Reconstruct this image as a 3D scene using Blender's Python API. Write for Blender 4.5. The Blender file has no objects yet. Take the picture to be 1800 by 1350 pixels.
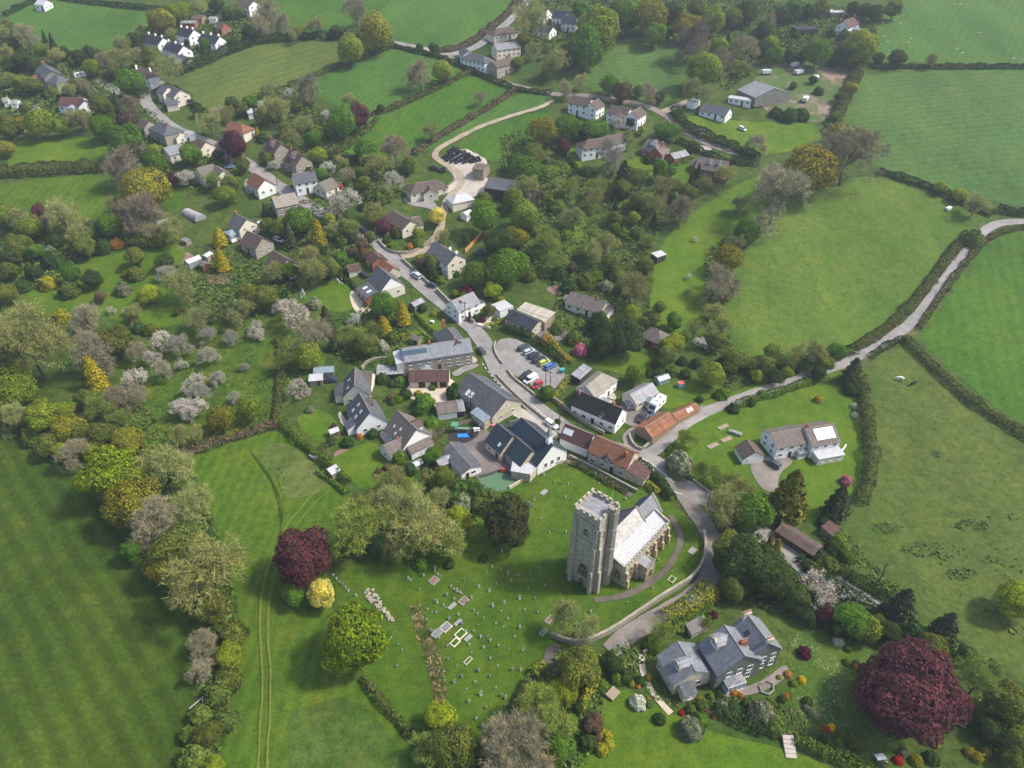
import bpy, bmesh, math, random
import numpy as np
from mathutils import Vector, Matrix, noise as mnoise
random.seed(7); RNG = np.random.default_rng(7)
R = math.radians
SC = bpy.context.scene
COL = SC.collection

# ---------------------------------------------------------------- camera, sky, sun, exposure
CAM_H, PITCH, FPX = 135.0, R(36.5), 1271.0          # metres up, degrees below horizontal, focal length in pixels of the 1800 px photo
cam = bpy.data.cameras.new('camera'); camo = bpy.data.objects.new('camera', cam); COL.objects.link(camo)
cam.sensor_width = 36.0; cam.lens = FPX/1800*36; cam.clip_start = 1.0; cam.clip_end = 6000
camo.location = (0, 0, CAM_H); camo.rotation_euler = (R(90)-PITCH, 0, 0); SC.camera = camo
SUN_EL, SUN_AZ = R(50), R(2)                          # azimuth counted from +X towards +Y
w = bpy.data.worlds.new('World'); SC.world = w; w.use_nodes = True
nt = w.node_tree; sky = nt.nodes.new('ShaderNodeTexSky'); sky.sky_type = 'NISHITA'; sky.sun_disc = False
sky.sun_elevation = SUN_EL; sky.sun_rotation = R(90)-SUN_AZ; sky.dust_density = 3.0; sky.altitude = 100
bg = nt.nodes['Background']; nt.links.new(sky.outputs[0], bg.inputs[0]); bg.inputs[1].default_value = 0.15
sun = bpy.data.lights.new('sun', 'SUN'); suno = bpy.data.objects.new('sun', sun); COL.objects.link(suno)
sun.energy = 2.8; sun.angle = R(7.0); sun.color = (1.0, 0.95, 0.87)
sd = Vector((math.cos(SUN_EL)*math.cos(SUN_AZ), math.cos(SUN_EL)*math.sin(SUN_AZ), math.sin(SUN_EL)))
suno.rotation_euler = (-sd).to_track_quat('-Z', 'Y').to_euler(); suno.location = (200, 0, 300)
SC.view_settings.view_transform = 'Standard'; SC.view_settings.look = 'None'
SC.view_settings.exposure = 0.75; SC.view_settings.gamma = 1.0
SC.cycles.max_bounces = 5; SC.cycles.diffuse_bounces = 3; SC.cycles.glossy_bounces = 2; SC.cycles.transmission_bounces = 3
SC.cycles.transparent_max_bounces = 4; SC.cycles.volume_bounces = 0; SC.cycles.use_denoising = True

# ---------------------------------------------------------------- terrain height and photo-pixel -> place on the terrain
def _sp(t): return 20*math.log1p(math.exp(t)) if t < 30 else 20*t
def _zb(y): return .2*_sp((y-190)/20) - .2*_sp((y-800)/20)
KY = 5.0
_KZ = {}
def _kz(i):
    if i not in _KZ: _KZ[i] = _zb(i*KY)
    return _KZ[i]
def zt(y):
    i = math.floor(y/KY); a = _kz(i); b = _kz(i+1)
    return a+(b-a)*(y/KY-i)
_s, _c = math.sin(PITCH), math.cos(PITCH)
def G(px, py, h=0.0):
    """The point h metres above the terrain that the photo shows at px, py; its depth is G(...).w"""
    u = (px-900)/FPX; v = -(py-675)/FPX
    dy = _c+v*_s; dz = -_s+v*_c
    lo, hi = 1.0, 2500.0
    for _ in range(42):
        m = (lo+hi)/2
        if CAM_H+dz*m > zt(dy*m)+h: lo = m
        else: hi = m
    return Vector((u*lo, dy*lo, zt(dy*lo)+h, lo))
def G2(p, h=0.0): return G(p[0], p[1], h).xy
def px_per_m(px, py): return FPX/G(px, py).w

# ---------------------------------------------------------------- materials
def mat(name):
    m = bpy.data.materials.new(name); m.use_nodes = True
    n = m.node_tree.nodes; b = n['Principled BSDF']; b.inputs['Roughness'].default_value = .9
    b.inputs['Specular IOR Level'].default_value = .2
    return m, n, m.node_tree.links, b
def noise_node(n, l, scale, detail=3, rough=.6, coord='Object', stretch=None, rot=0):
    tc = n.new('ShaderNodeTexCoord'); t = n.new('ShaderNodeTexNoise'); t.inputs['Scale'].default_value = scale
    t.inputs['Detail'].default_value = detail; t.inputs['Roughness'].default_value = rough
    if stretch:
        mp = n.new('ShaderNodeMapping'); mp.inputs['Scale'].default_value = stretch; mp.inputs['Rotation'].default_value = (0, 0, rot)
        l.new(tc.outputs[coord], mp.inputs[0]); l.new(mp.outputs[0], t.inputs[0])
    else: l.new(tc.outputs[coord], t.inputs[0])
    return t.outputs[0]
def ramp(n, l, fac, stops):
    r = n.new('ShaderNodeValToRGB'); e = r.color_ramp.elements
    while len(e) > len(stops): e.remove(e[-1])
    while len(e) < len(stops): e.new(.5)
    for k, (p, c) in enumerate(stops): e[k].position = p; e[k].color = (*c, 1)
    if fac is not None: l.new(fac, r.inputs[0])
    return r.outputs[0]
def mix(n, l, fac, a, b, mode='MIX'):
    x = n.new('ShaderNodeMix'); x.data_type = 'RGBA'; x.blend_type = mode
    for s, v in ((x.inputs[0], fac), (x.inputs[6], a), (x.inputs[7], b)):
        if hasattr(v, 'links'): l.new(v, s)
        elif isinstance(v, (int, float)): s.default_value = v
        else: s.default_value = (*v, 1)
    return x.outputs[2]
def vmul(c, k): return tuple(min(1, x*k) for x in c)
def plain(name, c, rough=.8, var=.25, scale=1.5, metal=0, spec=.25, coord='Object'):
    m, n, l, b = mat(name)
    col = ramp(n, l, noise_node(n, l, scale, 4, .65, coord), [(.3, vmul(c, 1-var)), (.7, vmul(c, 1+var))])
    l.new(col, b.inputs['Base Color']); b.inputs['Roughness'].default_value = rough; b.inputs['Metallic'].default_value = metal
    b.inputs['Specular IOR Level'].default_value = spec
    return m
def grass_mat(name, c, c2, patch=.03, fine=2.2, stripe=None, tuft=.35, blend=(.35, .65), flower=None):
    """c, c2: the two greens that mix in broad patches; stripe = (rotation, metres, strength)"""
    m, n, l, b = mat(name)
    big = noise_node(n, l, patch, 4, .6)
    base = ramp(n, l, big, [(blend[0], c), (blend[1], c2)])
    med = noise_node(n, l, .35, 5, .7)
    base = mix(n, l, ramp(n, l, med, [(.32, (min(1, tuft*1.3),)*3), (.58, (0, 0, 0))]), base, vmul(c, .55))
    base = mix(n, l, .75, base, ramp(n, l, noise_node(n, l, .045, 9, .72, stretch=(1.0, .35, 1), rot=patch*40), [(.32, (.62, .68, .6)), (.5, (1, 1, 1)), (.68, (1.35, 1.25, 1.15))]), 'MULTIPLY')
    yel = noise_node(n, l, .11, 4, .7)
    base = mix(n, l, ramp(n, l, yel, [(.55, (0, 0, 0)), (.75, (.5, .5, .5))]), base, (c2[0]*1.5+.02, c2[1]*1.12, c2[2]))
    fi = noise_node(n, l, fine, 5, .8)
    base = mix(n, l, .7, base, ramp(n, l, fi, [(.28, (.36, .38, .36)), (.72, (1.62, 1.58, 1.4))]), 'MULTIPLY')
    if stripe:
        tc = n.new('ShaderNodeTexCoord'); mp = n.new('ShaderNodeMapping'); mp.inputs['Rotation'].default_value = (0, 0, stripe[0])
        l.new(tc.outputs['Object'], mp.inputs[0]); wv = n.new('ShaderNodeTexWave'); wv.inputs['Scale'].default_value = .314/stripe[1]
        wv.inputs['Distortion'].default_value = 1.6; wv.inputs['Detail'].default_value = 3; wv.inputs['Detail Scale'].default_value = .6
        l.new(mp.outputs[0], wv.inputs[0])
        k = stripe[2]
        base = mix(n, l, 1.0, base, ramp(n, l, wv.outputs['Fac'], [(.2, (1-k,)*3), (.8, (1+k,)*3)]), 'MULTIPLY')
    if flower:
        vo = n.new('ShaderNodeTexVoronoi'); vo.inputs['Scale'].default_value = flower[1]; tc = n.new('ShaderNodeTexCoord'); l.new(tc.outputs['Object'], vo.inputs[0])
        msk = mix(n, l, 1.0, ramp(n, l, vo.outputs['Distance'], [(.18, (1, 1, 1)), (.3, (0, 0, 0))]), ramp(n, l, noise_node(n, l, .15, 5, .8), [(.45, (0, 0, 0)), (.6, (1, 1, 1))]), 'MULTIPLY')
        base = mix(n, l, msk, base, flower[0])
    l.new(base, b.inputs['Base Color']); b.inputs['Specular IOR Level'].default_value = .08
    bp = n.new('ShaderNodeBump'); bp.inputs['Strength'].default_value = .35; bp.inputs['Distance'].default_value = .5
    l.new(fi, bp.inputs['Height']); l.new(bp.outputs[0], b.inputs['Normal'])
    return m
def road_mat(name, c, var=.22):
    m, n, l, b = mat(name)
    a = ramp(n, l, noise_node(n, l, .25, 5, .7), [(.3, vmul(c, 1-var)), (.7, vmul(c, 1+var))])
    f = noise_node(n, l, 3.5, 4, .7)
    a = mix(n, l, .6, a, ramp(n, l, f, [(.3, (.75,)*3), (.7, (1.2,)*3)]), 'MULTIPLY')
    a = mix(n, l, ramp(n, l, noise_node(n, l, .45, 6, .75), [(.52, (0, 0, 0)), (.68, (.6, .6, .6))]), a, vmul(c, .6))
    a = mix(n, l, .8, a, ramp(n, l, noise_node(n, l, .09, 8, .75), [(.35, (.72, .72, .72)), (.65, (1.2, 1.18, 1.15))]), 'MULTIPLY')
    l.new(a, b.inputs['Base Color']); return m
def leaf_mat(name, transl=.40, var=1.0, patchscale=5.0):
    """leaf colour = the object's own colour, varied leaf by leaf and branch by branch"""
    m = bpy.data.materials.new(name); m.use_nodes = True; n = m.node_tree.nodes; l = m.node_tree.links; n.clear()
    out = n.new('ShaderNodeOutputMaterial'); oi = n.new('ShaderNodeObjectInfo'); geo = n.new('ShaderNodeNewGeometry')
    c = mix(n, l, 1.0, oi.outputs['Color'], ramp(n, l, geo.outputs['Random Per Island'], [(0, (1-.5*var,)*3), (.5, (1, 1, 1)), (1, (1+.5*var, 1+.42*var, 1+.2*var))]), 'MULTIPLY')
    c = mix(n, l, 1.0, c, ramp(n, l, noise_node(n, l, patchscale, 3, .6), [(.3, (1.22, 1.08, .8)), (.5, (1, 1, 1)), (.7, (.72, .86, .85))]), 'MULTIPLY')
    d = n.new('ShaderNodeBsdfDiffuse'); t = n.new('ShaderNodeBsdfTranslucent'); x = n.new('ShaderNodeMixShader'); x.inputs[0].default_value = transl
    l.new(c, d.inputs[0]); l.new(c, t.inputs[0]); l.new(d.outputs[0], x.inputs[1]); l.new(t.outputs[0], x.inputs[2]); l.new(x.outputs[0], out.inputs[0])
    return m
def scrub_mat(name, stops):
    m = bpy.data.materials.new(name); m.use_nodes = True; n = m.node_tree.nodes; l = m.node_tree.links; b = n['Principled BSDF']
    geo = n.new('ShaderNodeNewGeometry')
    c = ramp(n, l, noise_node(n, l, .16, 3, .6), stops)
    c = mix(n, l, 1.0, c, ramp(n, l, geo.outputs['Random Per Island'], [(0, (.55,)*3), (1, (1.5, 1.45, 1.2))]), 'MULTIPLY')
    l.new(c, b.inputs['Base Color']); b.inputs['Roughness'].default_value = .95; b.inputs['Specular IOR Level'].default_value = .05
    return m
def roof_mat(name, c, c2, course=.32, moss=.4, mosscol=(.16, .15, .09), rough=.75):
    m, n, l, b = mat(name)
    tc = n.new('ShaderNodeTexCoord')
    a = ramp(n, l, noise_node(n, l, .9, 5, .7), [(.32, c), (.68, c2)])
    br = n.new('ShaderNodeTexBrick'); br.inputs['Scale'].default_value = 1.0/course*.5
    br.inputs['Color1'].default_value = (1.15, 1.15, 1.15, 1); br.inputs['Color2'].default_value = (.82, .82, .82, 1); br.inputs['Mortar'].default_value = (.6, .6, .6, 1)
    br.inputs['Mortar Size'].default_value = .035; br.inputs['Brick Width'].default_value = .7; br.inputs['Row Height'].default_value = .5
    sp = n.new('ShaderNodeSeparateXYZ'); cb = n.new('ShaderNodeCombineXYZ'); l.new(tc.outputs['Object'], sp.inputs[0])
    l.new(sp.outputs[0], cb.inputs[0]); ad = n.new('ShaderNodeMath'); ad.operation = 'MULTIPLY'; ad.inputs[1].default_value = 1.5
    l.new(sp.outputs[2], ad.inputs[0]); l.new(ad.outputs[0], cb.inputs[1]); l.new(cb.outputs[0], br.inputs[0])
    a = mix(n, l, .8, a, br.outputs[0], 'MULTIPLY')
    a = mix(n, l, ramp(n, l, noise_node(n, l, .55, 6, .8), [(.52, (0, 0, 0)), (.7, (moss,)*3)]), a, mosscol)
    st = noise_node(n, l, 1.2, 4, .7, stretch=(1.6, .12, .12))
    a = mix(n, l, .5, a, ramp(n, l, st, [(.3, (.6,)*3), (.7, (1.4,)*3)]), 'MULTIPLY')
    l.new(a, b.inputs['Base Color']); b.inputs['Roughness'].default_value = rough
    return m
def wall_mat(name, c, c2, stone=0, grime=.3):
    m, n, l, b = mat(name)
    a = ramp(n, l, noise_node(n, l, .7, 5, .7), [(.3, c), (.7, c2)])
    if stone:
        vo = n.new('ShaderNodeTexVoronoi'); vo.inputs['Scale'].default_value = stone; tc = n.new('ShaderNodeTexCoord'); l.new(tc.outputs['Object'], vo.inputs[0])
        sh = n.new('ShaderNodeSeparateColor'); l.new(vo.outputs['Color'], sh.inputs[0])
        a = mix(n, l, .85, a, ramp(n, l, sh.outputs[0], [(0, (.7, .69, .66)), (1, (1.25, 1.22, 1.15))]), 'MULTIPLY')
    a = mix(n, l, ramp(n, l, noise_node(n, l, 1.1, 6, .8, stretch=(1, 1, .25)), [(.5, (0, 0, 0)), (.75, (grime,)*3)]), a, vmul(c, .45))
    l.new(a, b.inputs['Base Color']); return m
def objcol_mat(name, rough=.3, spec=.5, coat=.5):
    m, n, l, b = mat(name); oi = n.new('ShaderNodeObjectInfo')
    l.new(mix(n, l, 1.0, oi.outputs['Color'], ramp(n, l, noise_node(n, l, 2, 3), [(.3, (.85,)*3), (.7, (1.1,)*3)]), 'MULTIPLY'), b.inputs['Base Color'])
    b.inputs['Roughness'].default_value = rough; b.inputs['Specular IOR Level'].default_value = spec; b.inputs['Coat Weight'].default_value = coat
    return m

M = {}
M['leaf'] = leaf_mat('leaves'); M['needle'] = leaf_mat('needles', .1, 1.1, 7); M['petal'] = leaf_mat('blossom', .3, .6, 6); M['hedge'] = leaf_mat('hedge_leaves', .15, 1.0, .6)
M['bark'] = plain('bark', (.10, .085, .065), var=.4, scale=8); M['twig'] = leaf_mat('twigs', .0, .7, 4)
M['scrub'] = scrub_mat('scrub_growth', [(.25, (.048, .090, .022)), (.42, (.078, .14, .025)), (.52, (.12, .14, .045)), (.62, (.065, .12, .025)), (.75, (.145, .185, .03))])
M['tallgrass'] = scrub_mat('tall_grass', [(.25, (.05, .11, .02)), (.5, (.085, .14, .03)), (.75, (.17, .16, .07))])
M['slate'] = roof_mat('slate', (.075, .078, .085), (.115, .12, .13), .35, .25)
M['midslate'] = roof_mat('mid_slate', (.15, .157, .172), (.215, .222, .238), .35, .2, (.13, .13, .12), .6)
M['rush'] = scrub_mat('rush_tufts', [(.3, (.042, .085, .022)), (.6, (.06, .11, .028))])
M['deadgrass'] = scrub_mat('dead_grass', [(.3, (.16, .135, .06)), (.5, (.21, .175, .09)), (.7, (.12, .14, .04))])
M['palelate'] = roof_mat('pale_slate', (.17, .175, .19), (.25, .255, .27), .4, .2, (.12, .12, .11), .55)
M['darkslate'] = roof_mat('dark_slate', (.026, .03, .038), (.045, .052, .062), .35, .1, (.06, .06, .05))
M['blueslate'] = roof_mat('blue_slate', (.03, .045, .062), (.04, .058, .078), .35, .03, (.06, .06, .06), .65)
M['brown'] = roof_mat('brown_tile', (.085, .062, .052), (.125, .092, .076), .35, .3)
M['greybrown'] = roof_mat('grey_brown_tile', (.12, .10, .085), (.175, .15, .13), .35, .35)
M['redtile'] = roof_mat('red_tile', (.16, .068, .04), (.25, .115, .065), .3, .45, (.12, .085, .055))
M['maroon'] = roof_mat('maroon_tile', (.075, .04, .036), (.11, .058, .05), .3, .2)
M['blackroof'] = roof_mat('black_lichen_tile', (.014, .014, .015), (.03, .029, .03), .3, .3, (.07, .068, .06))
M['lichen'] = roof_mat('lichened_stone_tile', (.22, .19, .15), (.33, .30, .25), .35, .4, (.13, .09, .05))
M['rust'] = roof_mat('rusty_sheet', (.19, .075, .035), (.29, .13, .07), 1.2, .5, (.12, .06, .05))
M['lead'] = plain('lead_sheet', (.43, .43, .435), .55, .16, .9)
M['whiteroof'] = roof_mat('sunlit_white_slate', (.34, .33, .305), (.52, .50, .46), .4, .7, (.2, .19, .15))  # the nave's lichened south slope, with its sunlight put into the colour
M['tin'] = roof_mat('grey_sheet', (.22, .22, .23), (.3, .3, .31), .9, .25, (.16, .15, .13), .5)
M['beigeroof'] = roof_mat('beige_sheet', (.4, .36, .28), (.46, .42, .34), .9, .2)
M['cream'] = wall_mat('cream_render', (.62, .56, .43), (.70, .64, .51))
M['white'] = wall_mat('white_render', (.78, .77, .73), (.84, .83, .80), grime=.15)
M['stone'] = wall_mat('rubble_stone', (.26, .235, .19), (.36, .33, .27), 2.2)
M['grey'] = wall_mat('grey_stone', (.17, .165, .15), (.26, .25, .22), 2.0)
M['paletone'] = wall_mat('pale_stone', (.42, .38, .29), (.55, .50, .40), 2.0)
M['churchstone'] = wall_mat('church_ashlar', (.33, .305, .245), (.43, .395, .315), 2.6, .7)
M['turretstone'] = wall_mat('dark_weathered_ashlar', (.20, .19, .165), (.30, .285, .245), 2.4, .4)
M['hamstone'] = wall_mat('golden_stone', (.36, .29, .18), (.46, .38, .25), 1.6)
M['brick'] = wall_mat('red_brick', (.24, .09, .055), (.32, .13, .08), 3.5)
M['darkwood'] = wall_mat('dark_boards', (.05, .042, .036), (.075, .064, .055))
M['wood'] = wall_mat('weathered_wood', (.24, .19, .13), (.33, .27, .19))
M['orangewood'] = wall_mat('new_wood', (.55, .27, .09), (.66, .35, .13))
M['greenslate'] = wall_mat('slate_hung_wall', (.10, .115, .105), (.16, .175, .16), 2.5)
M['glass'] = plain('window_glass', (.03, .036, .042), .08, .3, .8, spec=.6)
M['frame'] = plain('white_frame', (.74, .74, .72), .5, .06)
M['door'] = plain('dark_door', (.05, .03, .025), .5, .2)
M['clear'] = plain('greenhouse_glass', (.22, .27, .29), .15, .25, .8, spec=.6)
M['solar'] = plain('solar_panel', (.05, .085, .12), .12, .2, .8, spec=.6)
M['solarpale'] = plain('bright_solar_panel', (.62, .64, .66), .2, .06, .8, spec=.5)
M['pot'] = plain('terracotta', (.45, .27, .17), .8, .2)
M['gable'] = plain('ridge_tile', (.30, .24, .20), .8, .25)
M['tyre'] = plain('tyre_rubber', (.02, .02, .021), .8, .1)
M['chrome'] = plain('alloy', (.5, .5, .5), .3, .1, metal=.8)
M['paint'] = objcol_mat('paint'); M['matt'] = objcol_mat('matt_paint', .8, .2, 0)
M['wrap'] = plain('black_bale_wrap', (.016, .018, .024), .14, .3, 2, spec=.6)
M['polestick'] = plain('pole_wood', (.075, .06, .048), .9, .25, 3)
M['lichenstone'] = plain('headstone_stone', (.27, .268, .245), .9, .35, 2.5)
M['greystone'] = plain('grey_headstone', (.17, .175, .18), .7, .25, 2.5)
M['drystone'] = wall_mat('garden_wall_stone', (.25, .225, .18), (.37, .34, .28), 3.0)
M['plastic'] = objcol_mat('plastic', .4, .4, .1)
M['wool'] = plain('wool', (.62, .60, .54), .95, .15, 4); M['darkhide'] = plain('dark_hide', (.03, .024, .02), .7, .2, 4); M['palehide'] = plain('pale_hide', (.75, .73, .68), .7, .1, 4)

# ---------------------------------------------------------------- objects, tags, labels
W = {}                                                # world matrices by object name
PENDING = []                                          # things whose label is written once all of them stand
def tag(o, label, cat, group=None, kind=None):
    o['label'] = label; o['category'] = cat
    if group: o['group'] = group
    if kind: o['kind'] = kind
    return o
def link(name, data, mats=None, parent=None, world=None):
    o = bpy.data.objects.new(name, data); COL.objects.link(o)
    if mats and data is not None and not data.materials:
        for m in (mats if isinstance(mats, (list, tuple)) else [mats]): data.materials.append(m)
    world = world or Matrix.Identity(4); W[o.name] = world
    if parent is not None:
        o.parent = parent; o.matrix_local = W[parent.name].inverted() @ world
    else: o.matrix_world = world
    return o
def bm_mesh(bm, name='mesh'):
    me = bpy.data.meshes.new(name); bmesh.ops.recalc_face_normals(bm, faces=bm.faces[:]); bm.to_mesh(me); bm.free(); return me
def quads_mesh(name, V, F=4, mats=None, idx=None):
    """V: (n, F, 3) array, each row a face of its own"""
    V = np.asarray(V, dtype=np.float32); n = len(V); me = bpy.data.meshes.new(name)
    me.vertices.add(n*F); me.vertices.foreach_set('co', V.reshape(-1)); me.loops.add(n*F)
    me.loops.foreach_set('vertex_index', np.arange(n*F, dtype=np.int32)); me.polygons.add(n)
    me.polygons.foreach_set('loop_start', np.arange(0, n*F, F, dtype=np.int32))
    try: me.polygons.foreach_set('loop_total', np.full(n, F, dtype=np.int32))
    except Exception: pass
    if mats:
        for m in mats: me.materials.append(m)
    if idx is not None: me.polygons.foreach_set('material_index', np.asarray(idx, dtype=np.int32))
    me.update(calc_edges=True); return me
def leaf_quads(c, nrm, size, rng, jit=.6):
    n = len(c); nrm = nrm+rng.normal(0, jit, (n, 3)); nrm /= np.linalg.norm(nrm, axis=1, keepdims=True)+1e-9
    t = np.cross(nrm, rng.normal(0, 1, (n, 3))); t /= np.linalg.norm(t, axis=1, keepdims=True)+1e-9
    b = np.cross(nrm, t); s = (size*rng.uniform(.6, 1.4, n))[:, None]; q = s*rng.uniform(.5, .9, n)[:, None]
    return np.stack([c-t*s, c-b*q, c+t*s, c+b*q], axis=1)          # a pointed, leaf-shaped diamond

def box(bm, x0, x1, y0, y1, z0, z1, Mx=None):
    vs = [bm.verts.new(v) for v in ((x0, y0, z0), (x1, y0, z0), (x1, y1, z0), (x0, y1, z0), (x0, y0, z1), (x1, y0, z1), (x1, y1, z1), (x0, y1, z1))]
    for f in ((3, 2, 1, 0), (4, 5, 6, 7), (0, 1, 5, 4), (1, 2, 6, 5), (2, 3, 7, 6), (3, 0, 4, 7)): bm.faces.new([vs[i] for i in f])
    if Mx is not None: bmesh.ops.transform(bm, matrix=Mx, verts=vs)
    return vs
def boxes(*bs):
    bm = bmesh.new()
    for b in bs: box(bm, *b)
    return bm_mesh(bm)
def cyl(bm, p, q, r0, r1, n=8):
    p = Vector(p); q = Vector(q); d = (q-p).normalized(); a = d.orthogonal().normalized(); b = d.cross(a)
    A = [bm.verts.new(p+(a*math.cos(2*math.pi*k/n)+b*math.sin(2*math.pi*k/n))*r0) for k in range(n)]
    B = [bm.verts.new(q+(a*math.cos(2*math.pi*k/n)+b*math.sin(2*math.pi*k/n))*max(r1, 1e-3)) for k in range(n)]
    for k in range(n): bm.faces.new((A[k], A[(k+1) % n], B[(k+1) % n], B[k]))
    bm.faces.new(A[::-1]); bm.faces.new(B)
def poly(bm, pts): return bm.faces.new([bm.verts.new(p) for p in pts])
def prism(bm, pts, axis, a, b):
    """extrude a 2D outline: axis 'x' -> pts are (y, z); 'y' -> (x, z); 'z' -> (x, y)"""
    f = {'x': lambda p, t: (t, p[0], p[1]), 'y': lambda p, t: (p[0], t, p[1]), 'z': lambda p, t: (p[0], p[1], t)}[axis]
    A = [bm.verts.new(f(p, a)) for p in pts]; B = [bm.verts.new(f(p, b)) for p in pts]; n = len(pts)
    bm.faces.new(A[::-1]); bm.faces.new(B)
    for k in range(n): bm.faces.new((A[k], A[(k+1) % n], B[(k+1) % n], B[k]))
def thick(verts, faces, t):
    """a slab: the given upper surface and the same one t lower, joined along its rim"""
    bm = bmesh.new(); A = [bm.verts.new(v) for v in verts]; B = [bm.verts.new((v[0], v[1], v[2]-t)) for v in verts]; cnt = {}
    for f in faces:
        bm.faces.new([A[i] for i in f]); bm.faces.new([B[i] for i in f[::-1]])
        for i in range(len(f)):
            e = (f[i], f[(i+1) % len(f)]); cnt[tuple(sorted(e))] = cnt.get(tuple(sorted(e)), 0)+1
    for f in faces:
        for i in range(len(f)):
            a, b = f[i], f[(i+1) % len(f)]
            if cnt[tuple(sorted((a, b)))] == 1: bm.faces.new((A[b], A[a], B[a], B[b]))
    return bm_mesh(bm)

# ---------------------------------------------------------------- sheets laid on the terrain, all cut along the same lines
_lift = [0]
def drape(bm, lift):
    ys = [v.co.y for v in bm.verts]
    for k in range(math.floor(min(ys)/KY)+1, math.ceil(max(ys)/KY)):
        bmesh.ops.bisect_plane(bm, geom=bm.verts[:]+bm.edges[:]+bm.faces[:], plane_co=(0, k*KY, 0), plane_no=(0, 1, 0), dist=1e-5)
    for v in bm.verts: v.co.z = zt(v.co.y)+lift
def smooth(pts, closed, it=2):
    for _ in range(it):
        out = []; n = len(pts)
        for k in range(n if closed else n-1):
            a, b = pts[k], pts[(k+1) % n]; out += [a*.75+b*.25, a*.25+b*.75]
        pts = out if closed else [pts[0]]+out+[pts[-1]]
    return pts
def sheet(name, label, px, mt, lift=None, it=2, rough=0):
    _lift[0] += 1
    lift = lift if lift is not None else .01+.003*(_lift[0] % 60)
    pts = smooth([G2(p) for p in px], True, it)
    if rough: pts = [p+Vector((mnoise.noise((p.x*.3, p.y*.3, 1)), mnoise.noise((p.x*.3, p.y*.3, 7))))*rough for p in pts]
    bm = bmesh.new(); f = bm.faces.new([bm.verts.new((p.x, p.y, 0)) for p in pts])
    bmesh.ops.triangulate(bm, faces=[f]); drape(bm, lift)
    me = bm_mesh(bm)
    o = link(name, me, mt)
    for f in me.polygons:
        if f.normal.z < 0: me.flip_normals(); break
    return tag(o, label, name.replace('_', ' '), kind='structure')
def resample(pts, step):
    out = [pts[0]]; acc = 0
    for a, b in zip(pts, pts[1:]):
        d = (b-a).length; t = step-acc
        while t <= d: out.append(a+(b-a)*(t/d)); t += step
        acc = (acc+d) % step if d else acc
    if (out[-1]-pts[-1]).length > step*.3: out.append(pts[-1])
    return out
def line(px, step=2.0, it=3): return resample(smooth([G2(p) for p in px], False, it), step)
def normals2(c):
    out = []
    for k in range(len(c)):
        d = (c[min(k+1, len(c)-1)]-c[max(k-1, 0)]).normalized(); out.append(Vector((-d.y, d.x)))
    return out
def ribbon(name, label, px, width, mt, lift=None, step=2.0, var=0.0, kind='structure'):
    _lift[0] += 1
    lift = lift if lift is not None else .16+.002*(_lift[0] % 40)
    c = line(px, step); nn = normals2(c); bm = bmesh.new(); prev = None
    for k, (p, n) in enumerate(zip(c, nn)):
        wa = (width[0]+(width[1]-width[0])*k/(len(c)-1) if isinstance(width, tuple) else width)/2
        wl = wa+var*mnoise.noise((k*.35, 0, _lift[0])); wr = wa+var*mnoise.noise((k*.35, 9, _lift[0]))
        q = (bm.verts.new((*(p-n*wr), 0)), bm.verts.new((*(p+n*wl), 0)))
        if prev: bm.faces.new((prev[0], q[0], q[1], prev[1]))
        prev = q
    drape(bm, lift)
    for f in bm.faces:
        f.normal_update()
        if f.normal.z < 0: f.normal_flip()
    me = bpy.data.meshes.new(name); bm.to_mesh(me); bm.free()
    return tag(link(name, me, mt), label, name.replace('_', ' '), kind=kind)

# ---------------------------------------------------------------- crowns: leaf clumps, twigs, needles
def dense_crown(seed, n=5200, leaf=.036, nb=20, hr=.92, lump=.27, hollow=.72):
    rng = np.random.default_rng(seed); cs = []; rs = []
    for k in range(nb):
        z = 1-2*(k+.5)/nb; a = k*2.39996+rng.normal(0, .3); r = math.sqrt(max(0, 1-z*z)); q = rng.uniform(.16, .42)
        if z < -.55: r *= .8
        cs.append((r*math.cos(a)*q*1.0, r*math.sin(a)*q*1.0, z*q)); rs.append(lump*rng.uniform(.5, 1.3)*(1.15-.5*abs(q-.28)/.28))
    cs.append((0, 0, 0)); rs.append(.34); cs = np.array(cs); rs = np.array(rs)
    k = rng.choice(len(cs), n*2, p=rs**2/np.sum(rs**2)); d = rng.normal(0, 1, (n*2, 3)); d /= np.linalg.norm(d, axis=1, keepdims=True)
    c = cs[k]+d*rs[k][:, None]*rng.uniform(.82, 1.06, (n*2, 1))
    inside = np.min(np.linalg.norm(c[:, None, :]-cs[None], axis=2)/rs[None], axis=1) < hollow
    c, d = c[~inside][:n], d[~inside][:n]
    d = d*.8+c/(np.linalg.norm(c, axis=1, keepdims=True)+1e-6)*.5
    c[:, 0] *= rng.uniform(.88, 1.12); c = c/np.percentile(np.abs(c[:, :2]), 99.5)*.5; c[:, 2] *= hr*rng.uniform(.9, 1.08)
    return leaf_quads(c, d, leaf, rng, .45)
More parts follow.
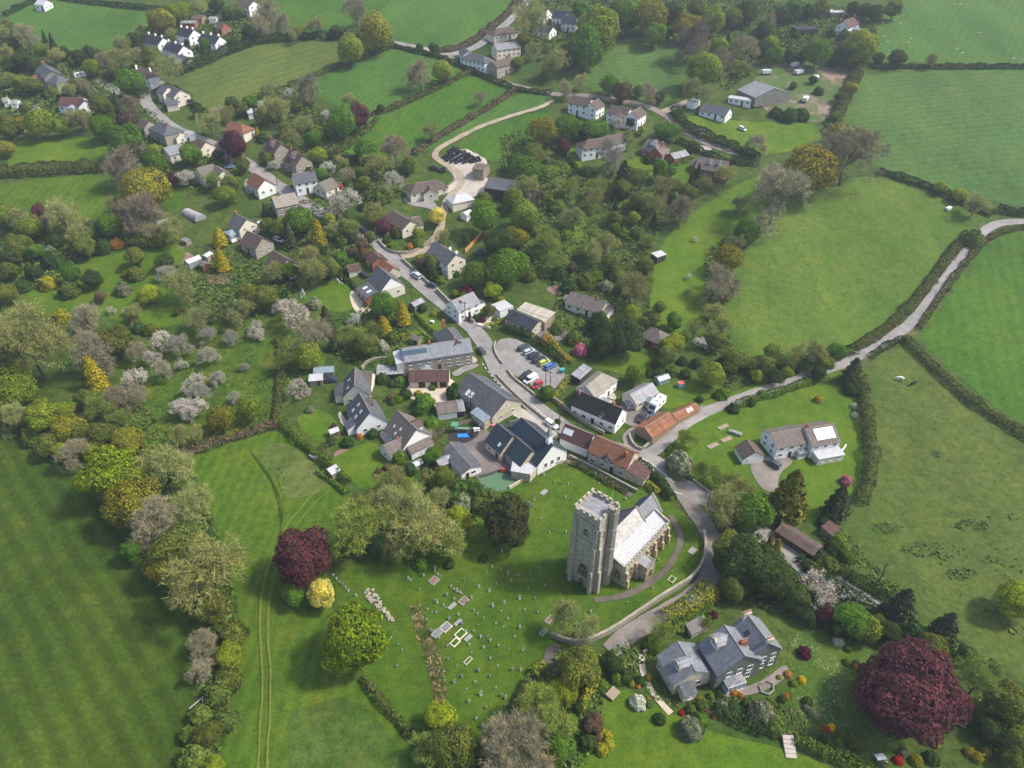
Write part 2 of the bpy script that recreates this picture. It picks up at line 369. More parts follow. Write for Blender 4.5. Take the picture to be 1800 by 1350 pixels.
def branch_lines(seed, hr=1.0, levels=5, spread=.62, up=.25, first=6, kids=3):
    """limbs as (p, q, r0, r1, level); the whole spread is scaled to a crown one wide"""
    rng = np.random.default_rng(seed); segs = []; tips = []
    def grow(p, d, ln, r, lv):
        q = p+d*ln; segs.append((p, q, r, r*.62, lv))
        if lv == levels: tips.append((q, d)); return
        for _ in range(kids if lv else first):
            e = d+rng.normal(0, spread, 3); e[2] += up*.5; e /= np.linalg.norm(e); grow(q, e, ln*rng.uniform(.62, .85), r*.55, lv+1)
    grow(np.array([0., 0, 0]), np.array([0., 0, 1]), .16, .03, 0)
    P = np.array([t[0] for t in tips]); zmin = .12
    sx = .5/np.percentile(np.abs(P[:, :2]), 97); sz = hr/(np.percentile(P[:, 2], 99)+.02)
    S = np.array([sx, sx, sz]); S0 = np.array([0, 0, 0])
    S0 = np.array([np.mean(P[:, 0]), np.mean(P[:, 1]), 0])*S*1.0; zm = hr
    sh = lambda q: q*S-S0*np.clip(q[2]*sz/zm, 0, 1.2)*.9
    segs = [(sh(a), sh(b), r0, r1, lv) for a, b, r0, r1, lv in segs]; tips = [(sh(p), d) for p, d in tips]
    return segs, tips
def twig_tris(tips, seed, per=9, ln=.10, wd=.0034):
    rng = np.random.default_rng(seed); T = []
    P = np.repeat(np.array([t[0] for t in tips]), per, axis=0); D = np.repeat(np.array([t[1] for t in tips]), per, axis=0)
    D = D+rng.normal(0, .75, D.shape); D /= np.linalg.norm(D, axis=1, keepdims=True)
    P = P+rng.normal(0, .022, P.shape); s = np.cross(D, rng.normal(0, 1, D.shape)); s /= np.linalg.norm(s, axis=1, keepdims=True)
    L = (ln*rng.uniform(.5, 1.3, len(P)))[:, None]
    return np.stack([P-s*wd, P+s*wd, P+D*L+s*wd*.3, P+D*L-s*wd*.3], axis=1)
def limb_quads(segs, lo, hi, rng):
    Q = []
    for p, q, r0, r1, lv in segs:
        if lo <= lv <= hi:
            d = q-p; d = d/np.linalg.norm(d)
            for _ in range(2):
                s = np.cross(d, rng.normal(0, 1, 3)); s /= np.linalg.norm(s)
                Q.append([p-s*r0, p+s*r0, q+s*r1, q-s*r1])
    return np.array(Q)
def tubes(segs, hi):
    bm = bmesh.new()
    for p, q, r0, r1, lv in segs:
        if lv <= hi: cyl(bm, p, q, r0, r1, 6 if lv == 0 else 4)
    return bm_mesh(bm)
def cone_crown(seed, n=3600, leaf=.05, hr=1.7, power=.8, rag=.28, droop=.5):
    rng = np.random.default_rng(seed); t = rng.uniform(0, 1, n)**1.25; a = rng.uniform(0, 2*math.pi, n)
    ph = rng.uniform(0, 6.28, 6)
    bump = .5+.5*np.sin(a*5+ph[0]+t*9)*np.sin(t*34+ph[1]+a*2); r = .5*(1-t)**power*(1-rag*bump)*(.82+.18*rng.uniform(0, 1, n))
    r *= np.minimum(1, .72+t*4)
    c = np.stack([r*np.cos(a), r*np.sin(a), (t-.5)*hr], axis=1)
    d = np.stack([np.cos(a), np.sin(a), np.full(n, .35-droop*.3)], axis=1)
    return leaf_quads(c, d, leaf, rng, .45)
def dome_crown(seed, n=2600, leaf=.05, hr=.8):
    rng = np.random.default_rng(seed); d = rng.normal(0, 1, (n, 3)); d /= np.linalg.norm(d, axis=1, keepdims=True); d[:, 2] = np.abs(d[:, 2])*1.0-.12
    ph = rng.uniform(0, 6.28, 4)
    b = 1+.10*np.sin(d[:, 0]*7+ph[0])*np.sin(d[:, 1]*7+ph[1])+.08*np.sin(d[:, 2]*9+ph[2]+d[:, 0]*4)
    c = d*.5*b[:, None]*rng.uniform(.86, 1.04, (n, 1)); c[:, 2] *= hr*1.6
    return leaf_quads(c, d, leaf, rng, .4)

PROTO = {}
def protos(key, makers): PROTO[key] = makers
LF, TW, ND, PT, BK = M['leaf'], M['twig'], M['needle'], M['petal'], M['bark']
PROTO['dense'] = [(quads_mesh('crown', dense_crown(10+k, n=9500, leaf=.025, nb=24+5*k, lump=.225+.01*k), mats=[LF]), None) for k in range(7)]
PROTO['fine'] = [(quads_mesh('crown', dense_crown(30+k, n=13000, leaf=.020, nb=44+6*k, lump=.17), mats=[LF]), None) for k in range(5)]
PROTO['tall'] = [(quads_mesh('crown', dense_crown(50+k, n=9000, leaf=.026, nb=30, lump=.22, hr=1.5), mats=[LF]), None) for k in range(2)]
PROTO['dome'] = [(quads_mesh('crown', dome_crown(60+k), mats=[LF]), None) for k in range(3)]
PROTO['cone'] = [(quads_mesh('crown', cone_crown(70+k, hr=1.75), mats=[ND]), None) for k in range(2)]
PROTO['egg'] = [(quads_mesh('crown', cone_crown(80+k, hr=1.7, power=.5, rag=.22), mats=[ND]), None) for k in range(2)]
PROTO['pine'] = [(quads_mesh('crown', cone_crown(90+k, n=4200, hr=1.35, power=.62, rag=.6, leaf=.055), mats=[ND]), None) for k in range(2)]
PROTO['bare'] = []; PROTO['half'] = []; PROTO['bloom'] = []
for k in range(3):
    sg, tp = branch_lines(100+k, hr=1.05, first=7); rg = np.random.default_rng(k)
    q = np.concatenate([twig_tris(tp, 5+k, per=11), limb_quads(sg, 3, 5, rg)])
    PROTO['bare'].append((quads_mesh('crown', q, mats=[TW]), tubes(sg, 2)))
for k in range(4):
    sg, tp = branch_lines(120+k, hr=1.0, first=7); rg = np.random.default_rng(40+k)
    q = np.concatenate([twig_tris(tp, 15+k, per=8), limb_quads(sg, 3, 4, rg)])
    P_ = np.repeat(np.array([t[0] for t in tp]), 8, axis=0)+rg.normal(0, .034, (len(tp)*8, 3))
    lq = leaf_quads(P_, rg.normal(0, 1, P_.shape)+np.array([0, 0, .8]), .0125, rg)
    PROTO['half'].append((quads_mesh('crown', np.concatenate([q, lq]), mats=[TW, LF], idx=[0]*len(q)+[1]*len(lq)), tubes(sg, 2)))
for k in range(3):
    sg, tp = branch_lines(140+k, hr=.85, levels=4, first=7, kids=3, up=.1); rg = np.random.default_rng(60+k)
    P_ = np.repeat(np.array([t[0] for t in tp]), 16, axis=0)+rg.normal(0, .045, (len(tp)*16, 3))
    lq = leaf_quads(P_, rg.normal(0, 1, P_.shape)+np.array([0, 0, 1]), .021, rg)
    q = limb_quads(sg, 2, 4, rg)
    PROTO['bloom'].append((quads_mesh('crown', np.concatenate([q, lq]), mats=[BK, PT], idx=[0]*len(q)+[1]*len(lq)), tubes(sg, 1)))
def trunk_mesh(seed):
    rng = random.Random(seed); bm = bmesh.new(); cyl(bm, (0, 0, -.04), (0, 0, .1), .05, .034, 8); cyl(bm, (0, 0, .1), (0, 0, .38), .034, .026, 8)
    for k in range(5):
        a = k*1.26+rng.uniform(-.3, .3); z = .22+.05*k*.8; s = .22
        cyl(bm, (0, 0, z), (math.cos(a)*s, math.sin(a)*s, z+.2), .017, .006, 5)
    cyl(bm, (0, 0, .38), (.02, .01, .72), .026, .006, 6)
    me = bm_mesh(bm, 'trunk'); me.materials.append(BK); return me
TRUNK = [trunk_mesh(k) for k in range(3)]
def pole_trunk():
    bm = bmesh.new(); cyl(bm, (0, 0, -.06), (0, 0, .2), .045, .035, 7); cyl(bm, (0, 0, .2), (0, 0, 1.2), .035, .006, 7)
    me = bm_mesh(bm, 'trunk'); me.materials.append(BK); return me
STEM = pole_trunk()
for key in ('bare', 'half', 'bloom'):
    for c, t in PROTO[key]: t.materials.append(BK)

# code: (name, look, proto, colour, crown height / width, clear stem / width)
KIND = {
 'O': ('broadleaf_tree', 'yellow-green leafy tree', 'dense', (.130, .172, .020), .95, .14),
 'G': ('broadleaf_tree', 'bright green leafy tree', 'dense', (.075, .150, .018), 1.0, .12),
 'D': ('evergreen_tree', 'dark green evergreen tree', 'fine', (.044, .074, .022), .9, .06),
 '1': ('evergreen_tree', 'dense dark yew', 'fine', (.046, .050, .020), .9, .04),
 'E': ('broadleaf_tree', 'olive-green leafy tree', 'fine', (.108, .132, .028), .95, .12),
 'Y': ('broadleaf_tree', 'ochre-yellow leafy tree', 'dense', (.165, .160, .020), .95, .14),
 'L': ('broadleaf_tree', 'lime-yellow leafy tree', 'fine', (.185, .225, .018), .9, .12),
 'Q': ('broadleaf_tree', 'pale lemon-coloured tree', 'fine', (.40, .37, .085), .95, .1),
 'U': ('broadleaf_tree', 'lime-green dense round tree', 'fine', (.130, .185, .012), .95, .1),
 'P': ('copper_tree', 'dark red copper-leaved tree', 'fine', (.090, .034, .043), .9, .1),
 'V': ('copper_tree', 'bronze-brown young-leaved tree', 'fine', (.115, .082, .052), .95, .1),
 'B': ('bare_tree', 'bare grey-brown twiggy tree', 'bare', (.178, .162, .105), 1.05, .12),
 'N': ('bare_tree', 'bare purplish-brown twiggy tree', 'bare', (.150, .128, .092), 1.05, .12),
 'T': ('budding_tree', 'pale budding half-leafed tree', 'half', (.178, .190, .068), 1.0, .12),
 'M': ('budding_tree', 'green-tinged half-leafed tree', 'half', (.130, .168, .034), 1.0, .12),
 'W': ('blossom_tree', 'white-blossomed tree', 'bloom', (.37, .36, .32), .85, .12),
 'K': ('blossom_tree', 'pinkish-white apple tree in bloom', 'bloom', (.35, .315, .285), .85, .12),
 'R': ('orchard_tree', 'leafless grey orchard tree', 'bare', (.195, .190, .160), .85, .12),
 'C': ('conifer', 'dark green conifer', 'cone', (.026, .046, .018), 1.5, .06),
 'X': ('conifer', 'dark brownish pine', 'pine', (.052, .062, .030), 1.3, .1),
 'A': ('conifer', 'golden cypress', 'egg', (.205, .175, .012), 1.5, .04),
 'F': ('conifer', 'gold-tipped dark cypress', 'pine', (.110, .110, .018), 1.3, .05),
 'S': ('shrub', 'rounded dark green shrub', 'dome', (.045, .085, .020), .8, 0),
 'Z': ('shrub', 'olive green shrub', 'dome', (.095, .130, .027), .8, 0),
 'H': ('shrub', 'bright green shrub', 'dome', (.095, .165, .018), .8, 0),
 'J': ('shrub', 'golden-leaved shrub', 'dome', (.225, .215, .018), .8, 0),
 'I': ('shrub', 'grey-green shrub', 'dome', (.165, .180, .110), .8, 0),
 'q': ('shrub', 'orange-leaved shrub', 'dome', (.34, .17, .035), .8, 0),
 'r': ('shrub', 'red flowering shrub', 'dome', (.36, .035, .02), .8, 0),
 'y': ('shrub', 'yellow flowering shrub', 'dome', (.55, .42, .01), .8, 0),
 'p': ('shrub', 'purple-leaved shrub', 'dome', (.11, .028, .05), .8, 0),
 'k': ('shrub', 'pink flowering shrub', 'dome', (.36, .13, .19), .9, 0),
 'w': ('shrub', 'white flowering shrub', 'dome', (.42, .44, .36), .8, 0),
}
def vary(c, k, rnd):
    f = 1.5*(1+rnd.uniform(-k, k)); g = rnd.uniform(-k, k)*((.3 if c[0] > .75*c[1] else .6) if c[1] > 2.2*c[2] and c[1] > .9*c[0] else .12)
    return (c[0]*f*(1+g), c[1]*f, c[2]*f*(1-g), 1)
_vr = random.Random(5)
def plant(code, cx, cy, wpx, hr=None, desc=None, name=None, group=None):
    nm, look, pk, col, chr_, clear = KIND[code]; hr = hr or chr_
    dep = G(cx, cy).w; D = wpx*dep/FPX
    for _ in range(3):
        g = G(cx, cy, D*(clear+hr/2)); D = wpx*g.w/FPX
    base = Vector((g.x, g.y, zt(g.y))); pr = PROTO[pk][_vr.randrange(len(PROTO[pk]))]; rot = Matrix.Rotation(_vr.uniform(0, 6.28), 4, 'Z')
    if desc is None:
        big = 'small ' if D < 4.5 else 'tall ' if D*hr > 15 else 'large ' if D > 11 else ''
        desc = big+look
    color = vary(col, .2, _vr); sx = D*_vr.uniform(.95, 1.05); sy = D*_vr.uniform(.95, 1.05)
    if nm == 'shrub':
        o = bpy.data.objects.new(name or nm, pr[0]); COL.objects.link(o); o.color = color
        o.matrix_world = Matrix.Translation(base+Vector((0, 0, D*.1)))@rot@Matrix.Diagonal((sx, sy, D*hr/.8, 1)); root = o
    else:
        root = bpy.data.objects.new(name or nm, None); COL.objects.link(root); root.location = base; root.empty_display_size = .5
        W[root.name] = Matrix.Translation(base)
        hz = {'dense': .92, 'fine': .92, 'tall': 1.5, 'cone': 1.75, 'egg': 1.7, 'pine': 1.35, 'bare': 1.05, 'half': 1.0, 'bloom': .85}[pk]
        if pr[1] is None:
            t = bpy.data.objects.new('trunk', STEM if pk in ('cone', 'egg', 'pine') else TRUNK[_vr.randrange(3)])
            zt_ = D*(clear+hr)*(.8 if pk in ('cone', 'egg', 'pine') else 1)
            t.scale = (D, D, zt_)
            c = bpy.data.objects.new('crown', pr[0]); c.location = (0, 0, D*(clear+hr/2)); c.scale = (sx, sy, D*hr/hz)
        else:
            t = bpy.data.objects.new('trunk', pr[1]); c = bpy.data.objects.new('crown', pr[0])
            H_ = D*(clear+hr)/hz
            t.scale = c.scale = (sx, sy, H_)
        for o in (t, c):
            COL.objects.link(o); o.parent = root; o.rotation_euler = (0, 0, rot.to_euler().z)
        c.color = color
    PENDING.append((root, desc, nm.replace('_', ' ') if nm != 'shrub' else 'shrub', cx, cy, group))
    return root
def plants(txt):
    for it in txt.replace('\n', ';').split(';'):
        f = it.split()
        if f: plant(f[0], float(f[1]), float(f[2]), float(f[3]), float(f[4]) if len(f) > 4 else None)
def hedge(px, wd, ht, color, desc, dens=26, leaf=.34, var=.5, group=None, name='hedge'):
    c = line(px, .8, 2); nn = normals2(c); rng = np.random.default_rng(int(px[0][0]*7+px[0][1])); n = len(c)*int(dens*.8*(wd+ht)/3.2+2)
    k = rng.integers(0, len(c), n); C2 = np.array([(p.x, p.y) for p in c])[k]; N2 = np.array([(p.x, p.y) for p in nn])[k]; T2 = np.stack([N2[:, 1], -N2[:, 0]], axis=1)
    C2 = C2+T2*rng.uniform(-.5, .5, (n, 1)); hv = np.array([1+var*mnoise.noise((p.x*.22, p.y*.22, 3)) for p in c])[k]
    a = rng.uniform(0, math.pi, n); ca, sa = np.cos(a), np.sin(a)**.6; r = rng.uniform(.85, 1.05, n)
    P_ = np.stack([C2[:, 0]+N2[:, 0]*ca*wd/2*hv*r, C2[:, 1]+N2[:, 1]*ca*wd/2*hv*r, sa*ht*hv*r], axis=1)
    P_[:, 2] += np.array([zt(y) for y in P_[:, 1]]); nr = np.stack([N2[:, 0]*ca, N2[:, 1]*ca, np.sin(a)], axis=1)
    o = link(name, quads_mesh(name, leaf_quads(P_, nr, leaf, rng, .5)), M['hedge']); o.color = (*color, 1)
    mid = px[len(px)//2]; PENDING.append((o, desc, 'hedge', mid[0], mid[1], group)); return o
def inside(p, pts):
    r = False; n = len(pts)
    for i in range(n):
        a, b = pts[i], pts[i-1]
        if (a[1] > p[1]) != (b[1] > p[1]) and p[0] < (b[0]-a[0])*(p[1]-a[1])/(b[1]-a[1])+a[0]: r = not r
    return r
def scrub(name, label, px, dens=5, leaf=.38, ht=1.6, base=.2, mt='scrub', seed=1, gap=-.35):
    pts = [tuple(G2(p)) for p in px]; xs = [p[0] for p in pts]; ys = [p[1] for p in pts]; rng = np.random.default_rng(seed)
    n = int((max(xs)-min(xs))*(max(ys)-min(ys))*dens); X = rng.uniform(min(xs), max(xs), n); Y = rng.uniform(min(ys), max(ys), n); C_ = []; N_ = []
    for x, y in zip(X, Y):
        h = mnoise.noise((x*.17, y*.17, seed))+.5*mnoise.noise((x*.5, y*.5, seed+5))
        if h < gap or not inside((x, y), pts): continue
        hh = base+ht*(h-gap)/(1-gap); e = .25; gx = mnoise.noise((x*.5+e, y*.5, seed+5))-mnoise.noise((x*.5-e, y*.5, seed+5)); gy = mnoise.noise((x*.5, y*.5+e, seed+5))-mnoise.noise((x*.5, y*.5-e, seed+5))
        C_.append((x, y, zt(y)+hh*rng.uniform(.55, 1))); N_.append((-gx*2, -gy*2, 1))
    if not C_: return
    o = link(name, quads_mesh(name, leaf_quads(np.array(C_), np.array(N_), leaf, rng, .5)), M[mt]); tag(o, label, name.replace('_', ' '), kind='stuff'); return o

# ---------------------------------------------------------------- buildings
def win_mesh(w, h, style='cross'):
    key = ('f', w, h, style)
    if key not in PROTO:
        t = .08 if w > .7 else .06; bs = [(-w/2, -w/2+t, -.05, .05, 0, h), (w/2-t, w/2, -.05, .05, 0, h), (-w/2+t, w/2-t, -.05, .05, 0, t), (-w/2+t, w/2-t, -.05, .05, h-t, h)]
        if w > .7: bs.append((-t/2.5, t/2.5, -.04, .04, t, h-t))
        if w > 1.7: bs += [(-w/4-t/2.5, -w/4+t/2.5, -.04, .04, t, h-t), (w/4-t/2.5, w/4+t/2.5, -.04, .04, t, h-t)]
        f = boxes(*bs, (-w/2-.08, w/2+.08, -.10, -.052, -.1, -.003)); f.materials.append(M['frame'])
        p = boxes((-w/2+t, w/2-t, -.012, .012, t, h-t)); p.materials.append(M['glass']); PROTO[key] = (f, p)
    return PROTO[key]
def add_window(rt, Mx, x, y, z, ang, w=1.1, h=1.2):
    """ang: direction the pane faces, in the range's own frame"""
    f, p = win_mesh(round(w, 1), round(h, 1)); loc = Mx@Matrix.Translation((x, y, z))@Matrix.Rotation(ang+math.pi/2, 4, 'Z')
    a = link('window', f, None, rt, loc@Matrix.Translation((0, -.035, 0))); link('pane', p, None, a, loc@Matrix.Translation((0, -.03, 0))); return a
_DOOR = {}
def add_door(rt, Mx, x, y, ang, mt='door', w=.95, h=2.0, z=0):
    if mt not in _DOOR:
        _DOOR[mt] = boxes((-.5, .5, -.06, .06, -.3, 1.0)); _DOOR[mt].materials.append(M[mt])
    loc = Mx@Matrix.Translation((x, y, z))@Matrix.Rotation(ang+math.pi/2, 4, 'Z')@Matrix.Diagonal((w, 1, h, 1)); return link('door', _DOOR[mt], None, rt, loc)
def chimney_mesh(wx, wy, h, m='brick', pots=2):
    bm = bmesh.new(); box(bm, -wx/2, wx/2, -wy/2, wy/2, -1.6, h); box(bm, -wx/2-.09, wx/2+.09, -wy/2-.09, wy/2+.09, h-.32, h-.12)
    me = bm_mesh(bm); me.materials.append(M[m]); bm = bmesh.new()
    for k in range(pots):
        y = (k-(pots-1)/2)*wy/max(pots, 1); cyl(bm, (0, y, h-.02), (0, y, h+.5), .15, .11, 8)
    pm = bm_mesh(bm); pm.materials.append(M['pot']); return me, pm
class Rng:                                               # one gabled or hipped range: its frame, size and parts
    pass
def rng_roof(L, W_, e, r, og, ov, hip, t=.16, dy=0):
    s = (r-e)/(W_/2); ze = e-ov*s; x0, x1 = -L/2-og, L/2+og; y = W_/2+ov; a, b = hip
    V = [(x0, -y, ze), (x1, -y, ze), (x1, y, ze), (x0, y, ze), (x0+a*(W_/2+og), dy, r), (x1-b*(W_/2+og), dy, r)]
    F_ = [(0, 1, 5, 4), (2, 3, 4, 5)]
    if a: F_.append((3, 0, 4))
    if b: F_.append((1, 2, 5))
    return V, F_
def build_range(rt, Mx, L, W_, e, r, wall='cream', roof='slate', hip=(0, 0), og=.25, ov=.3, win=True, dy=0, door=True, ridge=True, both=False, wing=False, t=.16):
    q = Rng(); q.root, q.M, q.L, q.W, q.e, q.r, q.dy = rt, Mx, L, W_, e, r, dy
    bm = bmesh.new(); i = .02; h = W_/2; top = r-t-.04; lo = -1.2
    pent = [(-h, lo), (h, lo), (h, e-t*.9), (dy, top), (-h, e-t*.9)]; sq = [(-h, lo), (h, lo), (h, e-t*.9), (-h, e-t*.9)]
    if hip[0] or hip[1]:
        prism(bm, sq, 'x', -L/2, L/2)
        if not hip[0]: prism(bm, [(-h, e-t*.9+.001), (h, e-t*.9+.001), (dy, top)], 'x', -L/2, -L/2+.3)
        if not hip[1]: prism(bm, [(-h, e-t*.9+.001), (h, e-t*.9+.001), (dy, top)], 'x', L/2-.3, L/2)
    else: prism(bm, pent, 'x', -L/2, L/2)
    q.wall = link('wall', bm_mesh(bm), M[wall], rt, Mx)
    V, F_ = rng_roof(L, W_, e, r, og, ov, hip, t, dy); q.roof = link('roof', thick(V, F_, t), M[roof], rt, Mx)
    if ridge:
        bm = bmesh.new(); cyl(bm, (V[4][0], dy, r), (V[5][0], dy, r), .1, .1, 6); link('ridge_tiles', bm_mesh(bm), M['gable'], q.roof, Mx)
    if win:
        R3 = Mx.to_3x3(); pos = Mx.translation; back = Vector((0, 0, CAM_H))-pos
        st = 2 if e > 3.9 else 1; wh = 1.15
        for sgn in (-1, 1):                                # long sides
            nrm = R3@Vector((0, sgn, 0))
            if nrm.dot(back) > 0 or both:
                n = max(2, round(L/3.1)); dk = n//2 if door else -1
                for s_ in range(st):
                    for k in range(n):
                        x = -L/2+L*(k+.5)/n; z = .85+s_*(e/2-.05)
                        if s_ == 0 and k == dk: add_door(rt, Mx, x, sgn*(h+.02), math.pi/2*sgn)
                        else: add_window(rt, Mx, x, sgn*h, z, math.pi/2*sgn, 1.3 if s_ == 0 else 1.1, min(wh, e/st-1.15) if e > 2.2 else .7)
        for sgn in (-1, 1):                                # gable ends
            nrm = R3@Vector((sgn, 0, 0))
            if nrm.dot(back) > 0 and W_ > 3.5 and not (hip[0] if sgn < 0 else hip[1]) and not wing:
                for y in ((-h*.45, h*.45) if W_ > 6.5 else (0,)):
                    for s_ in range(st): add_window(rt, Mx, sgn*L/2, y, .85+s_*(e/2-.05), 0 if sgn > 0 else math.pi, 1.1, min(1.15, e/st-1.1))
    return q
def frame_from(r0, r1, r):
    A = G(r0[0], r0[1], r); B = G(r1[0], r1[1], r); c = (A+B)/2; zb_ = zt(c.y)
    for _ in range(3):                                     # the ridge stands r above the ground under the middle
        hA, hB = zb_+r-zt(A.y), zb_+r-zt(B.y); A = G(r0[0], r0[1], hA); B = G(r1[0], r1[1], hB); c = (A+B)/2; zb_ = zt(c.y)
    d = (B-A).xy; ang = math.atan2(d.y, d.x)
    return Matrix.Translation((c.x, c.y, zb_))@Matrix.Rotation(ang, 4, 'Z'), d.length
def house(name, label, cat, r0, r1, w, e, r, wall='cream', roof='slate', hip=(0, 0), ch=(), parent=None, chm='brick', group=None, **k):
    """ridge ends in the photo, width, eave and ridge height in metres; ch: chimneys at (fraction along the ridge, metres aside, height, pots)"""
    Mx, L = frame_from(r0, r1, r)
    og = k.get('og', .25); L = L-2*og
    if hip[0] or hip[1]:                                   # the ridge of a hipped roof is shorter than its walls
        L2 = L+(hip[0]+hip[1])*(w/2+og); Mx = Mx@Matrix.Translation(((hip[1]-hip[0])*(w/2+og)/2, 0, 0)); L = L2
    if parent is None:
        rt = link(name, None, None, None, Mx.copy()); rt.empty_display_size = 1; tag(rt, label, cat, group)
        rt['_px'] = 0; del rt['_px']
    else: rt = parent
    q = build_range(rt, Mx, max(L, 1.5), w, e, r, wall, roof, hip, **k)
    for c in ch:
        t, dy, hh = c[0], c[1], c[2]; pots = c[3] if len(c) > 3 else 2
        me, pm = chimney_mesh(.6, .5+.35*pots*.7, hh, chm, pots); zz = r-abs(dy)*(r-e)/(w/2)
        loc = Mx@Matrix.Translation((-L/2+t*L, dy, zz)); c_ = link('chimney', me, None, q.roof, loc); link('chimney_pot', pm, None, c_, loc)
    return q
def on_slope(q, x, v, side, lift=.06):
    """a frame on the roof: x metres along, v 0 (ridge) to 1 (eave), side -1 or 1"""
    s = (q.r-q.e)/(q.W/2); a = math.atan(s); y = side*v*q.W/2
    return q.M@Matrix.Translation((x, y, q.r-v*(q.r-q.e)+lift))@Matrix.Rotation(-side*a, 4, 'X')
def skylight(q, x, v, side, w=.8, h=1.1, m='solarpale', name='skylight'):
    return link(name, boxes((-w/2, w/2, -h/2, h/2, -.05, .05)), M[m], q.roof, on_slope(q, x, v, side))
def panels(q, x, v, side, nx, ny, pw=1.0, ph=1.65, m='solar', gap=.06):
    for i in range(nx):
        for j in range(ny):
            Mx = on_slope(q, x, v, side, .09)@Matrix.Translation(((i-(nx-1)/2)*(pw+gap), (j-(ny-1)/2)*(ph+gap), 0))
            link('solar_panel', boxes((-pw/2, pw/2, -ph/2, ph/2, -.03, .03)), M[m], q.roof, Mx)
def dormer(q, x, v, side, w=2.2, h=1.5, wall='white', roof='slate', hipd=0):
    """a small gabled dormer that looks out over the eave"""
    y = side*v*q.W/2; z = q.r-v*(q.r-q.e); s = (q.r-q.e)/(q.W/2); dl = (h+w*.3)/max(s, .2)
    Mx = q.M@Matrix.Translation((x, y, z))@Matrix.Rotation(math.pi/2*side, 4, 'Z')      # +x looks outward
    bm = bmesh.new(); prism(bm, [(-w/2, -.4), (w/2, -.4), (w/2, h-.1), (0, h+w*.3-.15), (-w/2, h-.1)], 'x', -dl, .0); o = link('dormer', bm_mesh(bm), M[wall], q.roof, Mx)
    hw = w/2+.2
    V = [(-dl, -hw, h-.12), (.25, -hw, h-.12), (.25, hw, h-.12), (-dl, hw, h-.12), (-dl, 0, h+w*.3), (.25-hipd, 0, h+w*.3)]
    link('dormer_roof', thick(V, [(0, 1, 5, 4), (2, 3, 4, 5)]+([(1, 2, 5)] if hipd else []), .1), M[roof], o, Mx)
    a = win_mesh(round(w*.55, 1), round(h*.62, 1)); loc = Mx@Matrix.Translation((.03, 0, h*.12))@Matrix.Rotation(math.pi/2, 4, 'Z'); f = link('dormer_window', a[0], None, o, loc); return o
def lean(q, x0, x1, side, dep, hi, lo, wall='cream', roof='slate', end=None, name='lean_to', win=True):
    """a lean-to against a long side (side = -1, 1) or, with end = -1 or 1, a gable end (x0, x1 then run across)"""
    if end is None: Mx = q.M@Matrix.Translation(((x0+x1)/2, side*q.W/2, 0))@Matrix.Rotation(0 if side > 0 else math.pi, 4, 'Z')
    else: Mx = q.M@Matrix.Translation((end*q.L/2, (x0+x1)/2, 0))@Matrix.Rotation(-math.pi/2*end, 4, 'Z')
    hw = abs(x1-x0)/2; bm = bmesh.new(); prism(bm, [(.003, -1.2), (dep, -1.2), (dep, lo-.16), (.003, hi-.18)], 'x', -hw, hw)
    o = link(name, bm_mesh(bm), M[wall], q.root, Mx); V = [(-hw-.15, .004, hi), (hw+.15, .004, hi), (hw+.15, dep+.25, lo-.25*(hi-lo)/dep), (-hw-.15, dep+.25, lo-.25*(hi-lo)/dep)]
    link('lean_to_roof', thick(V, [(0, 1, 2, 3)][::-1], .12), M[roof], o, Mx)
    if win and hw > .9:
        n = max(1, int(hw*2/2.2))
        for k in range(n):
            f, p = win_mesh(1.1, .9); loc = Mx@Matrix.Translation((-hw+2*hw*(k+.5)/n, dep+.035, .8))@Matrix.Rotation(math.pi, 4, 'Z'); link('window', f, None, o, loc)
    return o
def conservatory(q, x, side, w=3.2, dep=3.0, h=2.2, end=None, roof='clear'):
    """a white glazed room with a hipped glass roof"""
    if end is None: Mx = q.M@Matrix.Translation((x, side*q.W/2, 0))@Matrix.Rotation(0 if side > 0 else math.pi, 4, 'Z')
    else: Mx = q.M@Matrix.Translation((end*q.L/2, x, 0))@Matrix.Rotation(-math.pi/2*end, 4, 'Z')
    hw = w/2; o = link('conservatory', boxes((-hw, hw, .01, dep, -.8, .6)), M['white'], q.root, Mx)
    link('glazing', boxes((-hw+.05, hw-.05, .02, dep-.05, .602, h)), M['clear'], o, Mx)
    bs = []
    for k in range(5): x_ = -hw+w*k/4; bs.append((x_-.05, x_+.05, dep-.04, dep+.02, .61, h))
    for k in range(1, 4):
        for sx in (-hw, hw): bs.append((sx-.03, sx+.03, dep*k/4-.05, dep*k/4+.05, .61, h))
    bs.append((-hw-.06, hw+.06, .02, dep+.06, h+.003, h+.11)); link('frame', boxes(*bs), M['frame'], o, Mx)
    V = [(-hw, .02, h+.12), (hw, .02, h+.12), (hw, dep, h+.12), (-hw, dep, h+.12), (0, .02, h+.95), (0, dep*.6, h+.95)]
    link('glass_roof', thick(V, [(0, 4, 5, 3), (1, 2, 5, 4), (2, 3, 5)], .06), M[roof], o, Mx); return o
